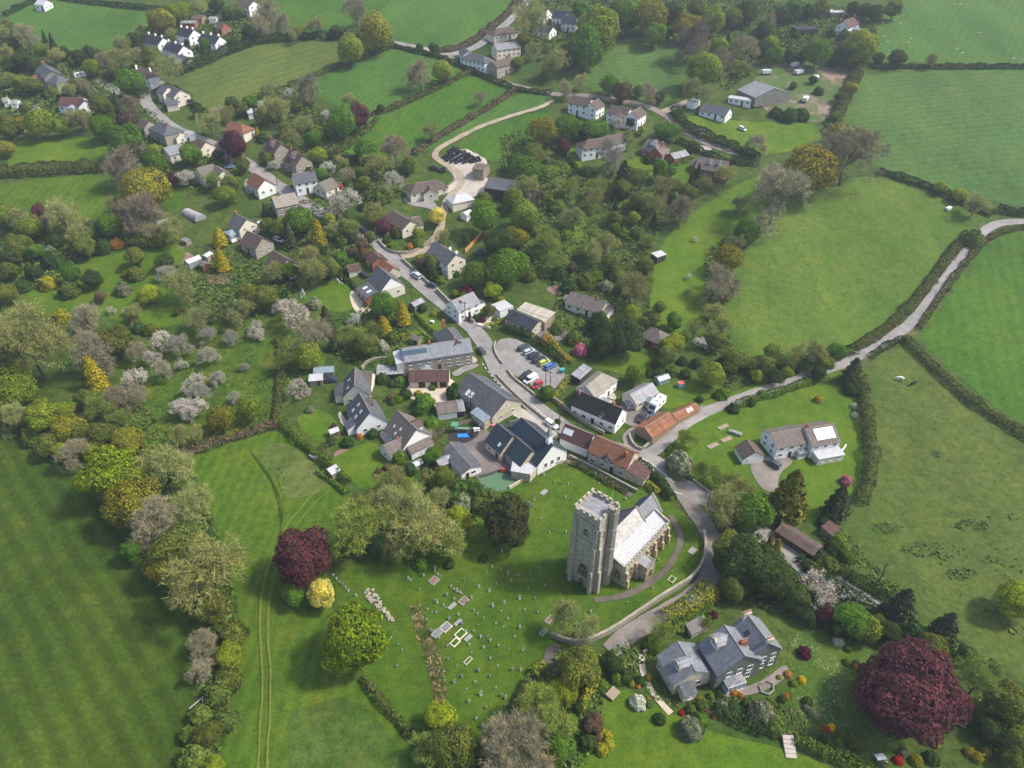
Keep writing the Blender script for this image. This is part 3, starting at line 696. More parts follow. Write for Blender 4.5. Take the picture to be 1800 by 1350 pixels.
def shed(name, label, cat, c, d, L, W_, e, r, wall='wood', roof='tin', group=None, mono=False, door=True):
    """a small building: its middle and a second point that gives its long direction, both on the photo's ground"""
    A = G(*c); B = G(*d); v = (B-A).xy; Mx = Matrix.Translation((A.x, A.y, A.z))@Matrix.Rotation(math.atan2(v.y, v.x), 4, 'Z')
    rt = link(name, None, None, None, Mx.copy()); tag(rt, label, cat, group)
    if mono:
        bm = bmesh.new(); prism(bm, [(-W_/2, -.5), (W_/2, -.5), (W_/2, r-.1), (-W_/2, e-.1)], 'x', -L/2, L/2); q = Rng(); q.root, q.M, q.L, q.W, q.e, q.r = rt, Mx, L, W_, e, r
        q.wall = link('wall', bm_mesh(bm), M[wall], rt, Mx); V = [(-L/2-.15, -W_/2-.15, e), (L/2+.15, -W_/2-.15, e), (L/2+.15, W_/2+.15, r), (-L/2-.15, W_/2+.15, r)]
        q.roof = link('roof', thick(V, [(0, 1, 2, 3)], .09), M[roof], rt, Mx)
    else: q = build_range(rt, Mx, L, W_, e, r, wall, roof, win=False, og=.15, ov=.15, ridge=False, t=.08)
    if door:
        R3 = Mx.to_3x3()
        for sg in (-1, 1):
            if (R3@Vector((0, sg, 0))).y < 0: add_door(rt, Mx, L*.2, sg*(W_/2+.02), math.pi/2*sg, 'darkwood', .9, min(1.8, e*.85))
    return q

# ---------------------------------------------------------------- the ground
def build_ground():
    ys = [k*KY for k in range(-40, 300)]; xs = list(range(-1500, 1501, 30)); bm = bmesh.new()
    g = [[bm.verts.new((x, y, zt(y))) for x in xs] for y in ys]
    for a, b in zip(g, g[1:]):
        for k in range(len(xs)-1): bm.faces.new((a[k], a[k+1], b[k+1], b[k]))
    m = grass_mat('garden_ground', (.042, .085, .014), (.075, .105, .025), .05, 1.6, tuft=.7)
    tag(link('terrain', bm_mesh(bm), m), 'green valley floor and hillside under the gardens and scrub', 'terrain', kind='structure')
build_ground()
GM = {
 'stripe': grass_mat('striped_grass', (.034, .067, .008), (.058, .090, .011), .03, 1.3, (R(-44), 4.6, .13), .4),
 'meadow': grass_mat('meadow_grass', (.052, .112, .010), (.084, .132, .014), .035, 1.8, (R(2), 3.0, .07), .5),
 'church': grass_mat('churchyard_grass', (.052, .110, .010), (.080, .130, .012), .06, 2.2, None, .5),
 'lawn': grass_mat('lawn_grass', (.062, .130, .010), (.095, .150, .014), .06, 2.2, None, .4),
 'lightpasture': grass_mat('light_pasture', (.066, .128, .018), (.098, .148, .024), .025, .9, None, .35),
 'olive': grass_mat('olive_pasture', (.062, .102, .020), (.088, .118, .026), .03, .9, None, .45),
 'blue': grass_mat('far_pasture', (.055, .118, .026), (.072, .130, .030), .012, .8, (R(80), 4, .06), .35),
 'deep': grass_mat('deep_green_field', (.042, .108, .011), (.058, .124, .013), .02, .9, (R(20), 4, .05), .3),
 'green': grass_mat('green_field', (.052, .120, .020), (.062, .130, .022), .012, .8, (R(35), 4, .05), .3),
 'tan': grass_mat('hay_field', (.074, .112, .024), (.090, .118, .028), .02, .8, (R(50), 6, .07), .2),
 'orchard': grass_mat('orchard_grass', (.050, .104, .012), (.088, .126, .015), .09, 1.8, None, .75),
 'daisy': grass_mat('daisy_lawn', (.052, .105, .014), (.072, .120, .018), .06, 2.2, None, .4, flower=((.42, .46, .38), 2.6)),
}
def waste_mat():
    m, n, l, b = mat('scraped_ground')
    a = ramp(n, l, noise_node(n, l, .07, 5, .7), [(.45, (.060, .110, .022)), (.53, (.11, .115, .05)), (.60, (.25, .18, .14))])
    a = mix(n, l, .7, a, ramp(n, l, noise_node(n, l, .9, 5, .8), [(.3, (.5,)*3), (.7, (1.45,)*3)]), 'MULTIPLY'); l.new(a, b.inputs['Base Color']); return m
GM['verge'] = grass_mat('verge', (.075, .095, .028), (.12, .115, .05), .15, 1.6, None, .8); GM['waste'] = waste_mat(); GM['uncut2'] = grass_mat('rough_meadow', (.055, .11, .016), (.085, .13, .03), .12, 2.0, None, .7)
GM['uncut'] = grass_mat('uncut_meadow', (.085, .125, .028), (.125, .15, .045), .12, 2.0, None, .6)
RM = {'asphalt': road_mat('asphalt', (.255, .24, .225)), 'lane': road_mat('lane_surface', (.21, .185, .16)), 'gravel': road_mat('pale_gravel', (.52, .44, .33), .12),
      'dirt': road_mat('bare_earth', (.22, .145, .105)), 'dirttrack': road_mat('stony_track', (.33, .275, .20)), 'tarmac': road_mat('mauve_tarmac', (.175, .145, .14)), 'concrete': road_mat('pale_concrete', (.44, .39, .33), .15),
      'patio': road_mat('paving', (.40, .36, .30)), 'turf': plain('artificial_turf', (.085, .165, .085), .9, .1, 3), 'dark': road_mat('dark_path', (.118, .102, .082)), 'rubber': road_mat('rubber_matting', (.035, .035, .035)),  # 'dark' is a dark grey-brown ground for paths and the manor yard
      'line': plain('road_paint', (.72, .71, .68), .8, .12), 'worn': road_mat('worn_grass', (.21, .19, .075)), 'paletrack': grass_mat('mown_track', (.115, .15, .022), (.13, .16, .03), .1, 2)}
S = sheet
S('field', 'dark green mown field with faint stripes at lower left', [(-260, 700), (0, 757), (30, 785), (80, 818), (140, 848), (172, 875), (200, 922), (232, 968), (268, 1012), (322, 1062), (346, 1105), (350, 1150), (340, 1222), (315, 1310), (290, 1420), (-60, 1500), (-400, 1200)], GM['stripe'])
S('meadow', 'bright green meadow with wheel tracks beside the tree belt', [(318, 805), (420, 772), (488, 752), (522, 785), (570, 825), (612, 850), (604, 900), (592, 960), (570, 1020), (592, 1100), (640, 1197), (690, 1268), (750, 1370), (820, 1480), (330, 1460), (385, 1350), (405, 1250), (425, 1130), (418, 1060), (392, 960), (370, 890), (345, 840)], GM['meadow'])
S('meadow', 'paler uncut patch in the middle of the meadow', [(445, 792), (498, 772), (560, 822), (592, 848), (560, 868), (505, 880), (492, 850)], GM['uncut'], rough=.6)
S('meadow', 'rough pale patch at the foot of the meadow', [(500, 1262), (560, 1230), (625, 1225), (690, 1290), (725, 1345), (690, 1400), (510, 1400)], GM['uncut2'], rough=1)
S('churchyard', 'bright grass of the churchyard with headstones', [(915, 848), (1000, 815), (1090, 850), (1180, 880), (1238, 940), (1240, 985), (1215, 1025), (1130, 1078), (1030, 1132), (965, 1125), (940, 1180), (885, 1290), (790, 1330), (740, 1322), (690, 1262), (640, 1192), (588, 1060), (592, 1000), (700, 965), (830, 930), (850, 880)], GM['church'])
S('pasture', 'pale green pasture above the lane on the right', [(1400, 335), (1460, 318), (1540, 308), (1600, 330), (1740, 380), (1728, 398), (1700, 418), (1650, 475), (1600, 548), (1545, 600), (1485, 618), (1400, 625), (1290, 630), (1255, 570), (1265, 500), (1300, 430), (1360, 370)], GM['lightpasture'], it=1)
S('pasture', 'narrow green orchard strip beside the pale pasture', [(1140, 520), (1160, 420), (1250, 350), (1340, 302), (1390, 312), (1330, 380), (1290, 430), (1255, 500), (1240, 560), (1250, 620), (1180, 600), (1140, 560)], GM['lawn'])
S('field', 'broad blue-green field on the far right slope', [(1525, 124), (1900, 122), (1960, 395), (1700, 345), (1600, 318), (1545, 300), (1480, 215), (1500, 160)], GM['blue'], it=1)
S('field', 'pale sheep field at the top right', [(1600, -40), (1900, -60), (1950, 116), (1560, 111), (1535, 90), (1540, 50)], GM['green'], it=1)
S('field', 'deep green field right of the winding lane', [(1735, 425), (1790, 404), (1900, 400), (2100, 560), (2100, 900), (1840, 775), (1740, 708), (1640, 622), (1610, 580), (1660, 510), (1700, 455)], GM['deep'])
S('pasture', 'olive horse pasture with rushy tufts', [(1508, 640), (1590, 600), (1640, 655), (1700, 710), (1820, 785), (2150, 940), (2150, 1350), (1900, 1280), (1740, 1160), (1600, 1065), (1480, 992), (1458, 965), (1520, 870), (1535, 780), (1518, 690)], GM['olive'])
S('lawn', 'bright garden grass round the white house with solar panels', [(1180, 775), (1215, 742), (1330, 700), (1440, 674), (1500, 680), (1520, 780), (1512, 860), (1450, 930), (1390, 905), (1290, 880), (1225, 860), (1185, 820)], GM['lawn'])
S('field', 'hay-coloured field sloping up at the upper left', [(312, 135), (400, 98), (450, 80), (560, 70), (640, 84), (652, 95), (600, 116), (555, 133), (508, 150), (470, 162), (430, 172), (400, 192), (362, 202), (330, 182), (345, 165), (300, 150)], GM['tan'], it=1)
S('field', 'green field with a yellow-green tree in the upper middle', [(505, 153), (557, 135), (640, 102), (690, 84), (770, 99), (822, 124), (780, 142), (740, 168), (690, 190), (655, 215), (632, 222), (600, 190), (545, 162)], GM['green'], it=1)
S('field', 'long green field between two hedges in the upper middle', [(585, 272), (632, 240), (662, 212), (692, 194), (760, 162), (825, 129), (905, 154), (890, 167), (820, 212), (760, 248), (725, 272), (700, 282), (650, 272)], GM['deep'], it=1)
S('field', 'narrow green field beside the farm track', [(733, 268), (800, 228), (860, 193), (920, 160), (970, 168), (972, 180), (900, 202), (830, 232), (775, 262)], GM['green'], it=1)
S('field', 'green field behind the wrapped silage bales', [(790, 262), (860, 220), (970, 190), (965, 228), (935, 252), (890, 285), (850, 282)], GM['deep'], it=1)
S('field', 'dark green field at the top edge left of centre', [(455, -20), (640, -20), (692, 0), (660, 22), (622, 46), (545, 62), (500, 42), (468, 12)], GM['deep'], it=1)
S('field', 'large green hillside field at the top centre', [(655, 32), (690, 0), (700, -40), (905, -40), (900, 18), (858, 54), (812, 85), (770, 92), (735, 86), (685, 76), (690, 52)], GM['green'], it=1)
S('field', 'green field ringed by tall trees at the top', [(985, 137), (1020, 108), (1060, 82), (1090, 68), (1180, 68), (1202, 100), (1207, 130), (1197, 160), (1172, 182), (1130, 177), (1080, 167), (1020, 152)], GM['blue'])
S('field', 'pale green field in the top left corner', [(15, 28), (70, 3), (110, 0), (265, 10), (262, 52), (215, 82), (150, 90), (110, 87), (80, 72), (20, 57), (8, 40)], GM['green'])
S('field', 'small green field at the very top left', [(-60, -20), (60, -10), (12, 24), (-60, 50)], GM['blue'], it=1)
S('field', 'small green paddock among trees on the left', [(15, 272), (20, 252), (60, 243), (120, 236), (190, 250), (192, 285), (100, 300), (15, 300)], GM['lawn'])
S('field', 'green field behind the wild garden on the left', [(-60, 335), (90, 312), (190, 305), (240, 330), (330, 335), (320, 365), (260, 375), (215, 395), (100, 385), (-60, 370)], GM['meadow'])
S('lawn', 'mown lawn curving through the wild garden on the left', [(10, 525), (100, 500), (140, 460), (200, 448), (250, 432), (320, 425), (330, 450), (300, 482), (300, 520), (330, 560), (300, 575), (240, 580), (160, 545), (60, 560), (5, 555)], GM['lawn'])
S('orchard_grass', 'orchard grass under blossoming apple trees', [(200, 645), (270, 590), (340, 580), (420, 552), (480, 560), (560, 600), (580, 640), (522, 690), (480, 742), (330, 792), (262, 782), (215, 722)], GM['orchard'])
S('lawn', 'striped garden lawn with white goal posts', [(527, 522), (580, 495), (602, 490), (622, 520), (625, 545), (590, 550), (545, 542)], GM['lawn'])
S('lawn', 'sloping lawn below the slate manor', [(1020, 1295), (1040, 1240), (1095, 1205), (1160, 1245), (1260, 1292), (1380, 1315), (1500, 1365), (1400, 1440), (1000, 1420)], GM['lawn'])
S('lawn', 'daisy-strewn lawn between the manor and the copper beech', [(1385, 1115), (1440, 1105), (1510, 1115), (1545, 1160), (1560, 1300), (1640, 1370), (1500, 1345), (1400, 1265), (1385, 1200)], GM['daisy'])
S('lawn', 'back garden lawn of the black-roofed cottage', [(1130, 690), (1180, 668), (1275, 668), (1285, 690), (1225, 705), (1165, 725)], GM['lawn'])
S('lawn', 'small lawn beside the lower lane', [(1045, 640), (1110, 610), (1160, 640), (1120, 665), (1060, 650)], GM['lawn'])
S('lawn', 'garden grass below the white gabled houses', [(595, 800), (660, 770), (690, 815), (745, 850), (740, 880), (640, 865), (615, 845), (570, 815)], GM['lawn'])
S('lawn', 'back lawn of the middle white gabled house', [(515, 735), (560, 715), (600, 745), (590, 780), (545, 775)], GM['lawn'])
S('lawn', 'hedged green lawn beside the slate farmhouse', [(731, 556), (755, 548), (783, 570), (775, 585), (752, 582)], GM['lawn'])
S('lawn', 'grass below the golden cypresses', [(712, 580), (740, 575), (765, 596), (735, 612), (706, 604)], GM['lawn'])
S('lawn', 'wild grass clearing in the thicket', [(985, 430), (1010, 385), (1050, 370), (1062, 400), (1035, 440), (1000, 452)], GM['lawn'])
S('lawn', 'lawn below the long white farmhouse', [(960, 300), (1000, 255), (1030, 250), (1050, 268), (1000, 310), (965, 330)], GM['lawn'])
S('lawn', 'lawns in front of the brick dormer houses', [(1090, 290), (1140, 265), (1200, 285), (1260, 310), (1215, 330), (1120, 310)], GM['lawn'])
S('field', 'scrubby green paddock beside the farmyard', [(1190, 220), (1215, 200), (1300, 215), (1430, 215), (1450, 240), (1420, 262), (1330, 275), (1260, 250)], GM['lawn'])
S('waste_ground', 'scrubby farm ground scraped bare in places', [(1318, 165), (1335, 115), (1400, 108), (1500, 118), (1492, 165), (1465, 215), (1400, 215), (1350, 200)], GM['waste'], rough=1.5)
S('yard', 'pale concrete farmyard beside the silage bales', [(778, 284), (812, 258), (836, 270), (860, 284), (850, 300), (868, 330), (830, 350), (795, 345), (775, 330), (805, 318)], RM['concrete'], rough=1)
S('car_park', 'grey gravel car park with parked cars', [(868, 600), (900, 592), (950, 618), (985, 645), (1000, 668), (985, 690), (955, 690), (925, 672), (893, 655), (880, 640)], RM['asphalt'])
S('yard', 'pale gravel courtyard behind the hall', [(714, 674), (760, 664), (796, 664), (806, 688), (816, 704), (775, 718), (748, 708), (718, 702)], RM['gravel'])
S('playground', 'mauve tarmac school playground', [(790, 778), (830, 752), (852, 750), (880, 790), (915, 822), (905, 835), (842, 845), (805, 800)], RM['tarmac'], it=0)
S('playground', 'black rubber matting under the play frame', [(783, 768), (800, 752), (845, 755), (838, 772), (805, 783)], RM['rubber'])
S('playground', 'green artificial turf pitch behind the school', [(840, 843), (884, 828), (910, 843), (896, 862), (856, 866)], RM['turf'], it=0)
S('yard', 'school forecourt between hall and road', [(893, 718), (905, 712), (950, 735), (985, 765), (975, 775), (930, 738), (905, 735)], RM['patio'], it=1)
S('yard', 'courtyard tarmac beside the hall glazing', [(822, 724), (850, 712), (880, 730), (860, 742), (835, 738)], RM['patio'], it=1)
S('yard', 'grey gravel yard behind the black-roofed cottage', [(1082, 722), (1100, 700), (1130, 690), (1160, 715), (1150, 745), (1112, 752), (1090, 740)], RM['lane'])
S('driveway', 'short drive from the road to the black-roofed cottage', [(1092, 765), (1112, 750), (1122, 752), (1112, 775), (1118, 795), (1098, 785)], RM['lane'], it=1)
S('patio', 'dark brown terrace in front of the black-roofed cottage', [(1012, 728), (1030, 720), (1070, 745), (1085, 758), (1050, 755)], RM['tarmac'], it=1)
S('driveway', 'gravel drive in front of the white garage', [(1312, 812), (1350, 802), (1390, 798), (1395, 815), (1370, 830), (1365, 870), (1335, 860)], RM['lane'])
S('driveway', 'pale forecourt beside the white gable cottage', [(838, 568), (862, 552), (880, 552), (876, 565), (848, 578)], RM['gravel'], it=1)
S('driveway', 'paved drive behind the long dark barn', [(935, 580), (955, 565), (990, 575), (1005, 592), (985, 600), (950, 600)], RM['tarmac'])
S('driveway', 'tarmac drive of the brown bungalow', [(705, 350), (720, 345), (762, 350), (772, 372), (745, 365), (722, 362)], RM['asphalt'])
S('driveway', 'parking area beside the road in the upper village', [(448, 388), (475, 385), (480, 400), (455, 410)], RM['asphalt'])
S('patio', 'curved pale patio beside the dark L-shaped house', [(612, 515), (628, 508), (640, 535), (655, 545), (640, 555), (622, 548)], RM['gravel'])
S('patio', 'gravel terrace round the slate manor', [(1240, 1220), (1300, 1212), (1345, 1195), (1380, 1165), (1390, 1185), (1350, 1215), (1290, 1228)], RM['lane'])
S('patio', 'dark yard west of the slate manor', [(1155, 1165), (1170, 1150), (1205, 1200), (1230, 1222), (1210, 1225), (1165, 1200)], RM['dark'])
S('garden_soil', 'bare brown vegetable bed in the meadow garden', [(585, 797), (600, 788), (618, 790), (622, 803), (605, 808), (590, 807)], RM['dirt'])
S('garden_soil', 'dug vegetable plot beside the glasshouses', [(304, 447), (325, 440), (345, 452), (330, 465), (312, 460)], RM['dirt'])
S('garden_soil', 'dug plot below the wooden shed', [(358, 486), (385, 478), (410, 495), (385, 502), (365, 498)], RM['dirt'])
S('garden_soil', 'small dug bed behind the middle white gabled house', [(533, 752), (552, 748), (560, 760), (540, 768)], RM['dirt'])
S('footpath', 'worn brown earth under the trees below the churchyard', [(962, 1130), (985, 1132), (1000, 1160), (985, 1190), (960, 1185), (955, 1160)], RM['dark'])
S('grass_bank', 'bank of dead pale grass crossing the churchyard', [(716, 1065), (738, 1060), (752, 1100), (775, 1150), (788, 1235), (765, 1245), (750, 1170), (728, 1110)], RM['worn'], rough=.8)

# ---------------------------------------------------------------- roads, lanes, tracks
main = [(262, 152), (250, 170), (272, 200), (300, 224), (342, 242), (388, 260), (440, 290), (470, 314), (520, 348), (580, 382), (640, 410), (668, 432), (692, 458), (730, 492), (785, 538), (838, 582), (862, 622), (880, 660), (915, 695), (960, 732), (1010, 764), (1062, 785), (1110, 797), (1140, 806), (1180, 836), (1225, 868), (1290, 905), (1340, 940), (1390, 978), (1450, 1018), (1550, 1078), (1640, 1140)]
ribbon('road', 'grey village street winding down through the houses', main, 5.6, RM['asphalt'], var=.5)
ribbon('grass_verge', 'rough brown-green verge along the climbing lane', [(1470, 645), (1520, 620), (1575, 590), (1612, 560), (1640, 520), (1672, 476), (1705, 432), (1738, 400)], 7.5, GM['verge'], lift=.15, var=2.2)
ribbon('grass_verge', 'ragged green verge of the lower lane', [(1195, 750), (1240, 724), (1290, 705), (1340, 688), (1400, 668), (1470, 645)], 7, GM['lawn'], lift=.14, var=2)
ribbon('road', 'lane climbing from the road fork to the top right corner', [(1120, 803), (1150, 795), (1172, 775), (1195, 750), (1240, 724), (1290, 705), (1340, 688), (1400, 668), (1470, 645), (1520, 620), (1575, 590), (1612, 560), (1640, 520), (1672, 476), (1705, 432), (1742, 394), (1790, 389), (1900, 392)], 3.7, RM['asphalt'], var=.4)
ribbon('lane', 'shaded lane running round the church to the manor', [(1188, 842), (1205, 880), (1235, 915), (1256, 958), (1255, 1000), (1232, 1040), (1180, 1072), (1120, 1105), (1070, 1145)], (4.6, 4.2), RM['lane'], var=.5)
ribbon('lane', 'lane joining the upper village street from the left', [(250, 172), (225, 168), (196, 158), (175, 140)], 5, RM['asphalt'])
ribbon('lane', 'lane to the white houses at the top left', [(262, 152), (285, 140), (275, 130)], 4, RM['asphalt'])
ribbon('lane', 'hedged lane across the far hillside', [(690, 76), (735, 84), (785, 98), (830, 88), (862, 66), (900, 34), (930, 0), (950, -30)], 5, RM['asphalt'])
ribbon('lane', 'lane behind the white semi-detached houses', [(785, 98), (830, 126), (905, 152), (975, 168), (1040, 168), (1120, 182), (1165, 198), (1205, 232), (1245, 255), (1300, 272)], 4, RM['lane'])
ribbon('lane', 'side lane past the farm to the barns', [(1165, 198), (1185, 188), (1215, 178)], 4, RM['dirttrack'])
ribbon('track', 'pale stony farm track curving up the field', [(972, 176), (955, 188), (905, 202), (850, 220), (800, 245), (770, 262), (762, 275), (780, 288), (810, 305), (812, 325), (790, 345), (778, 372), (776, 395), (765, 425), (740, 445), (705, 452)], (2.4, 3.4), RM['dirttrack'], var=.6)
ribbon('track', 'grassy wheel rut in the meadow nearest the hedge', [(452, 1400), (456, 1300), (464, 1200), (456, 1110), (459, 1050), (474, 985), (500, 930), (530, 890), (560, 860)], .55, RM['paletrack'], var=.3)
ribbon('track', 'second grassy wheel rut in the meadow', [(468, 1400), (472, 1300), (478, 1200), (470, 1110), (473, 1050), (488, 988), (515, 935), (545, 892), (580, 862)], .55, RM['paletrack'], var=.3)
ribbon('track', 'faint mown line curving through the meadow', [(442, 795), (470, 830), (492, 875), (497, 920), (490, 950)], .7, GM['stripe'], var=.4)
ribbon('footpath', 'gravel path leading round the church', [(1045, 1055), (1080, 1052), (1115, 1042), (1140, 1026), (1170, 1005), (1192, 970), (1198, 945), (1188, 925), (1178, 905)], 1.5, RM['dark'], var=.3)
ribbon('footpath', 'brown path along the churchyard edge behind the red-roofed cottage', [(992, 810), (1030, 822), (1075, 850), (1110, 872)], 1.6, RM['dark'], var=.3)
ribbon('footpath', 'sandy path beside the manor garden', [(1128, 1150), (1128, 1180), (1145, 1215), (1165, 1240), (1182, 1258)], 1.2, RM['gravel'], var=.4)
ribbon('footpath', 'worn path between school hedge and garden', [(752, 800), (748, 825), (745, 850)], 1.2, RM['worn'])
ribbon('footpath', 'mown path through the orchard', [(310, 695), (335, 668), (345, 640)], 1.2, RM['paletrack'])
def dashes(name, label, px, n, ln=1.0, wd=.09):
    c = line(px, .2, 2); k = len(c)/n; bm = bmesh.new()
    for i in range(n):
        a = c[int(i*k)]; b = c[min(len(c)-1, int(i*k+ln/.2))]; d = (b-a).normalized(); q = Vector((-d.y, d.x))*wd
        bm.faces.new([bm.verts.new((*p, 0)) for p in (a-q, b-q, b+q, a+q)])
    drape(bm, .265)
    for f in bm.faces:
        f.normal_update()
        if f.normal.z < 0: f.normal_flip()
    me = bpy.data.meshes.new(name); bm.to_mesh(me); bm.free(); tag(link(name, me, RM['line']), label, 'road marking', kind='structure')
dashes('road_marking', 'white dashed edge line where the lane leaves the fork', [(1115, 800), (1150, 818), (1185, 850)], 14)
dashes('road_marking', 'white give-way dashes at the mouth of the church lane', [(1170, 856), (1185, 866), (1200, 870)], 7, .7)
dashes('road_marking', 'white dashed line beside the hall', [(848, 640), (868, 668), (900, 700)], 9)
dashes('road_marking', 'white dashed line near the parked white car', [(935, 712), (960, 735), (985, 752)], 9)

# ---------------------------------------------------------------- church
def church():
    th = R(49); O = Vector((17.9, 107.9, 0)); Mx = Matrix.Translation(O)@Matrix.Rotation(th, 4, 'Z')@Matrix.Diagonal((1, -1, 1, 1))
    # own frame: +x east, +y south (mirrored), so south is positive y
    Mx = Matrix.Translation(O)@Matrix.Rotation(th, 4, 'Z'); rt = link('church', None, None, None, Mx.copy())
    tag(rt, 'stone parish church with battlemented west tower and pale roofs', 'church')
    def part(n, bm, m, par=None): return link(n, bm_mesh(bm) if isinstance(bm, bmesh.types.BMesh) else bm, M[m] if isinstance(m, str) else m, par or rt, Mx)
    h = 3.25; TH = 22.2
    bm = bmesh.new(); box(bm, -h, h, -h, h, -1, TH); tw = part('tower', bm, 'churchstone')
    for z, t in ((1.2, .12), (7.2, .10), (15.2, .10), (20.9, .14)):
        bm = bmesh.new(); box(bm, -h-t, h+t, -h-t, h+t, z, z+.28); part('string_course', bm, 'turretstone', tw)
    bm = bmesh.new(); T = .38                                   # battlements: a low wall with merlons on each side
    for s in (-1, 1):
        box(bm, -h-.1, h+.1, s*(h+.1)-(T if s > 0 else 0), s*(h+.1)+(0 if s > 0 else T), TH+.003, TH+.75)
        box(bm, s*(h+.1)-(T if s > 0 else 0), s*(h+.1)+(0 if s > 0 else T), -h-.1+T+.002, h+.1-T-.002, TH+.003, TH+.75)
        for k in range(5):
            c = -h+.35+k*(2*h-.7)/4
            y0 = s*(h+.1)-(T if s > 0 else 0); box(bm, c-.42, c+.42, y0, y0+T, TH+.752, TH+1.45); box(bm, c-.48, c+.48, y0-.05, y0+T+.05, TH+1.452, TH+1.56)
            if 0 < k < 4: box(bm, y0, y0+T, c-.42, c+.42, TH+.752, TH+1.45); box(bm, y0-.05, y0+T+.05, c-.48, c+.48, TH+1.452, TH+1.56)
    part('battlement', bm, 'lichen' if False else 'churchstone', tw)
    bm = bmesh.new(); prism(bm, [(-h+.3, TH+.01), (h-.3, TH+.01), (h-.3, TH+.1), (0, TH+.45), (-h+.3, TH+.1)], 'x', -h+.3, h-.3); part('tower_roof', bm, 'tin', tw)
    for sx in (-1, 1):
        for sy in (-1, 1):
            if (sx, sy) == (1, -1): continue
            bm = bmesh.new()                                     # stepped corner buttresses
            for (z0, z1, d) in ((-1, 7.3, 1.15), (7.3, 14.5, .75), (14.5, 20.2, .4)):
                a, b = sorted((sx*(h-.02), sx*(h+d))); box(bm, a, b, sy*(h-.55)-.4, sy*(h-.55)+.4, z0, z1)
                a, b = sorted((sy*(h-.02), sy*(h+d))); box(bm, sx*(h-.55)-.4, sx*(h-.55)+.4, a, b, z0+.003, z1+.003)
            part('buttress', bm, 'churchstone', tw)
    def octo(bm, cx, cy, r, z0, z1, n=8): cyl(bm, (cx, cy, z0), (cx, cy, z1), r, r, n)
    sx, sy = h-.15, -h-.35                                       # stair turret on the south-east corner
    sx = .75
    sx, sy = h-2.2, -h-.45
    bm = bmesh.new(); octo(bm, sx, sy, 1.2, -1, TH+2.0); tu = part('stair_turret', bm, 'turretstone')
    for z in (5.5, 12.2, 18.2, TH+1.0): bm = bmesh.new(); octo(bm, sx, sy, 1.3, z, z+.25); part('string_course', bm, 'churchstone', tu)
    bm = bmesh.new()
    for k in range(8):
        a = (k+.5)*math.pi/4; q = Matrix.Translation((sx+1.02*math.cos(a), sy+1.02*math.sin(a), TH+2.003))@Matrix.Rotation(a, 4, 'Z')
        box(bm, -.16, .16, -.27, .27, 0, .6, q)
    part('battlement', bm, 'churchstone', tu)
    bm = bmesh.new(); cyl(bm, (h-1.2, -h+.9, TH), (h-1.2, -h+.9, TH+6.2), .07, .04, 6); link('flagpole', bm_mesh(bm), M['paint'], tw, Mx).color = (.42, .55, .12, 1)
    def arch(bm, w, hh, n=6):                                    # pointed outline in x, z
        R_ = w*1.0; pts = [(-w/2, 0), (w/2, 0)]
        for k in range(n+1): 
            a = math.radians(60)*k/n; pts.append((-w/2+R_*math.cos(a), hh+R_*math.sin(a)))
        for k in range(n-1, -1, -1):
            a = math.radians(60)*k/n; pts.append((w/2-R_*math.cos(a), hh+R_*math.sin(a)))
        return pts
    def window(x, y, z, ang, w, hh, lights=3, par=None, sur='hamstone', fill='glass', name='window'):
        loc = Mx@Matrix.Translation((x, y, z))@Matrix.Rotation(ang+math.pi/2, 4, 'Z')
        bm = bmesh.new(); o_ = arch(bm, w+.5, hh); i_ = [(a*w/(w+.5), .22+b*(hh*1+w*.866)/(hh+(w+.5)*.866)*.93) for a, b in o_]
        n = len(o_)
        A = [bm.verts.new((a, -.10, b)) for a, b in o_]; B = [bm.verts.new((a, -.10, b)) for a, b in i_]; A2 = [bm.verts.new((a, .05, b)) for a, b in o_]; B2 = [bm.verts.new((a, .05, b)) for a, b in i_]
        for k in range(n):
            j = (k+1) % n; bm.faces.new((A[k], A[j], B[j], B[k])); bm.faces.new((A[k], A2[k], A2[j], A[j])); bm.faces.new((B[k], B[j], B2[j], B2[k]))
        for k in range(1, lights):
            xx = -w/2+w*k/lights; box(bm, xx-.07, xx+.07, -.085, .0, .23, hh+.25)
        if lights > 1: box(bm, -w/2+.05, w/2-.05, -.08, .0, hh*.98, hh*.98+.12)
        f = link(name, bm_mesh(bm), M[sur], par or rt, loc)
        bm = bmesh.new(); bm.faces.new([bm.verts.new((a, -.03, b)) for a, b in i_]); link('pane' if fill == 'glass' else 'door_leaf', bm_mesh(bm), M[fill], f, loc)
    W_ = math.pi; Sd = -math.pi/2
    window(-h, -.1, 3.1, W_, 2.2, 2.6, 4, tw); window(-h, -.1, 16.3, W_, 1.2, 1.3, 2, tw, 'churchstone'); window(-h, .0, -.2, W_, 1.3, 1.6, 1, tw, 'churchstone', 'door', 'west_door')
    window(-1.3, -h, 16.3, Sd, 1.1, 1.3, 2, tw, 'churchstone')
    # nave, chancel, aisle, porch (south is -y here)
    def gable_block(nm, x0, x1, y0, y1, e, r, ry, roofm, wallm='churchstone', cop=True, eS=None):
        eS = eS if eS is not None else e; bm = bmesh.new()
        prism(bm, [(y0, -1), (y1, -1), (y1, e-.15), (ry, r-.22), (y0, eS-.15)], 'x', x0, x1); wl = part(nm+'_wall', bm, wallm)
        oh = .28; sN = (r-e)/(y1-ry); sS = (r-eS)/(ry-y0)
        V = [(x0+.05, y0-oh, eS-oh*sS), (x1-.05, y0-oh, eS-oh*sS), (x1-.05, y1+oh, e-oh*sN), (x0+.05, y1+oh, e-oh*sN), (x0+.05, ry, r), (x1-.05, ry, r)]
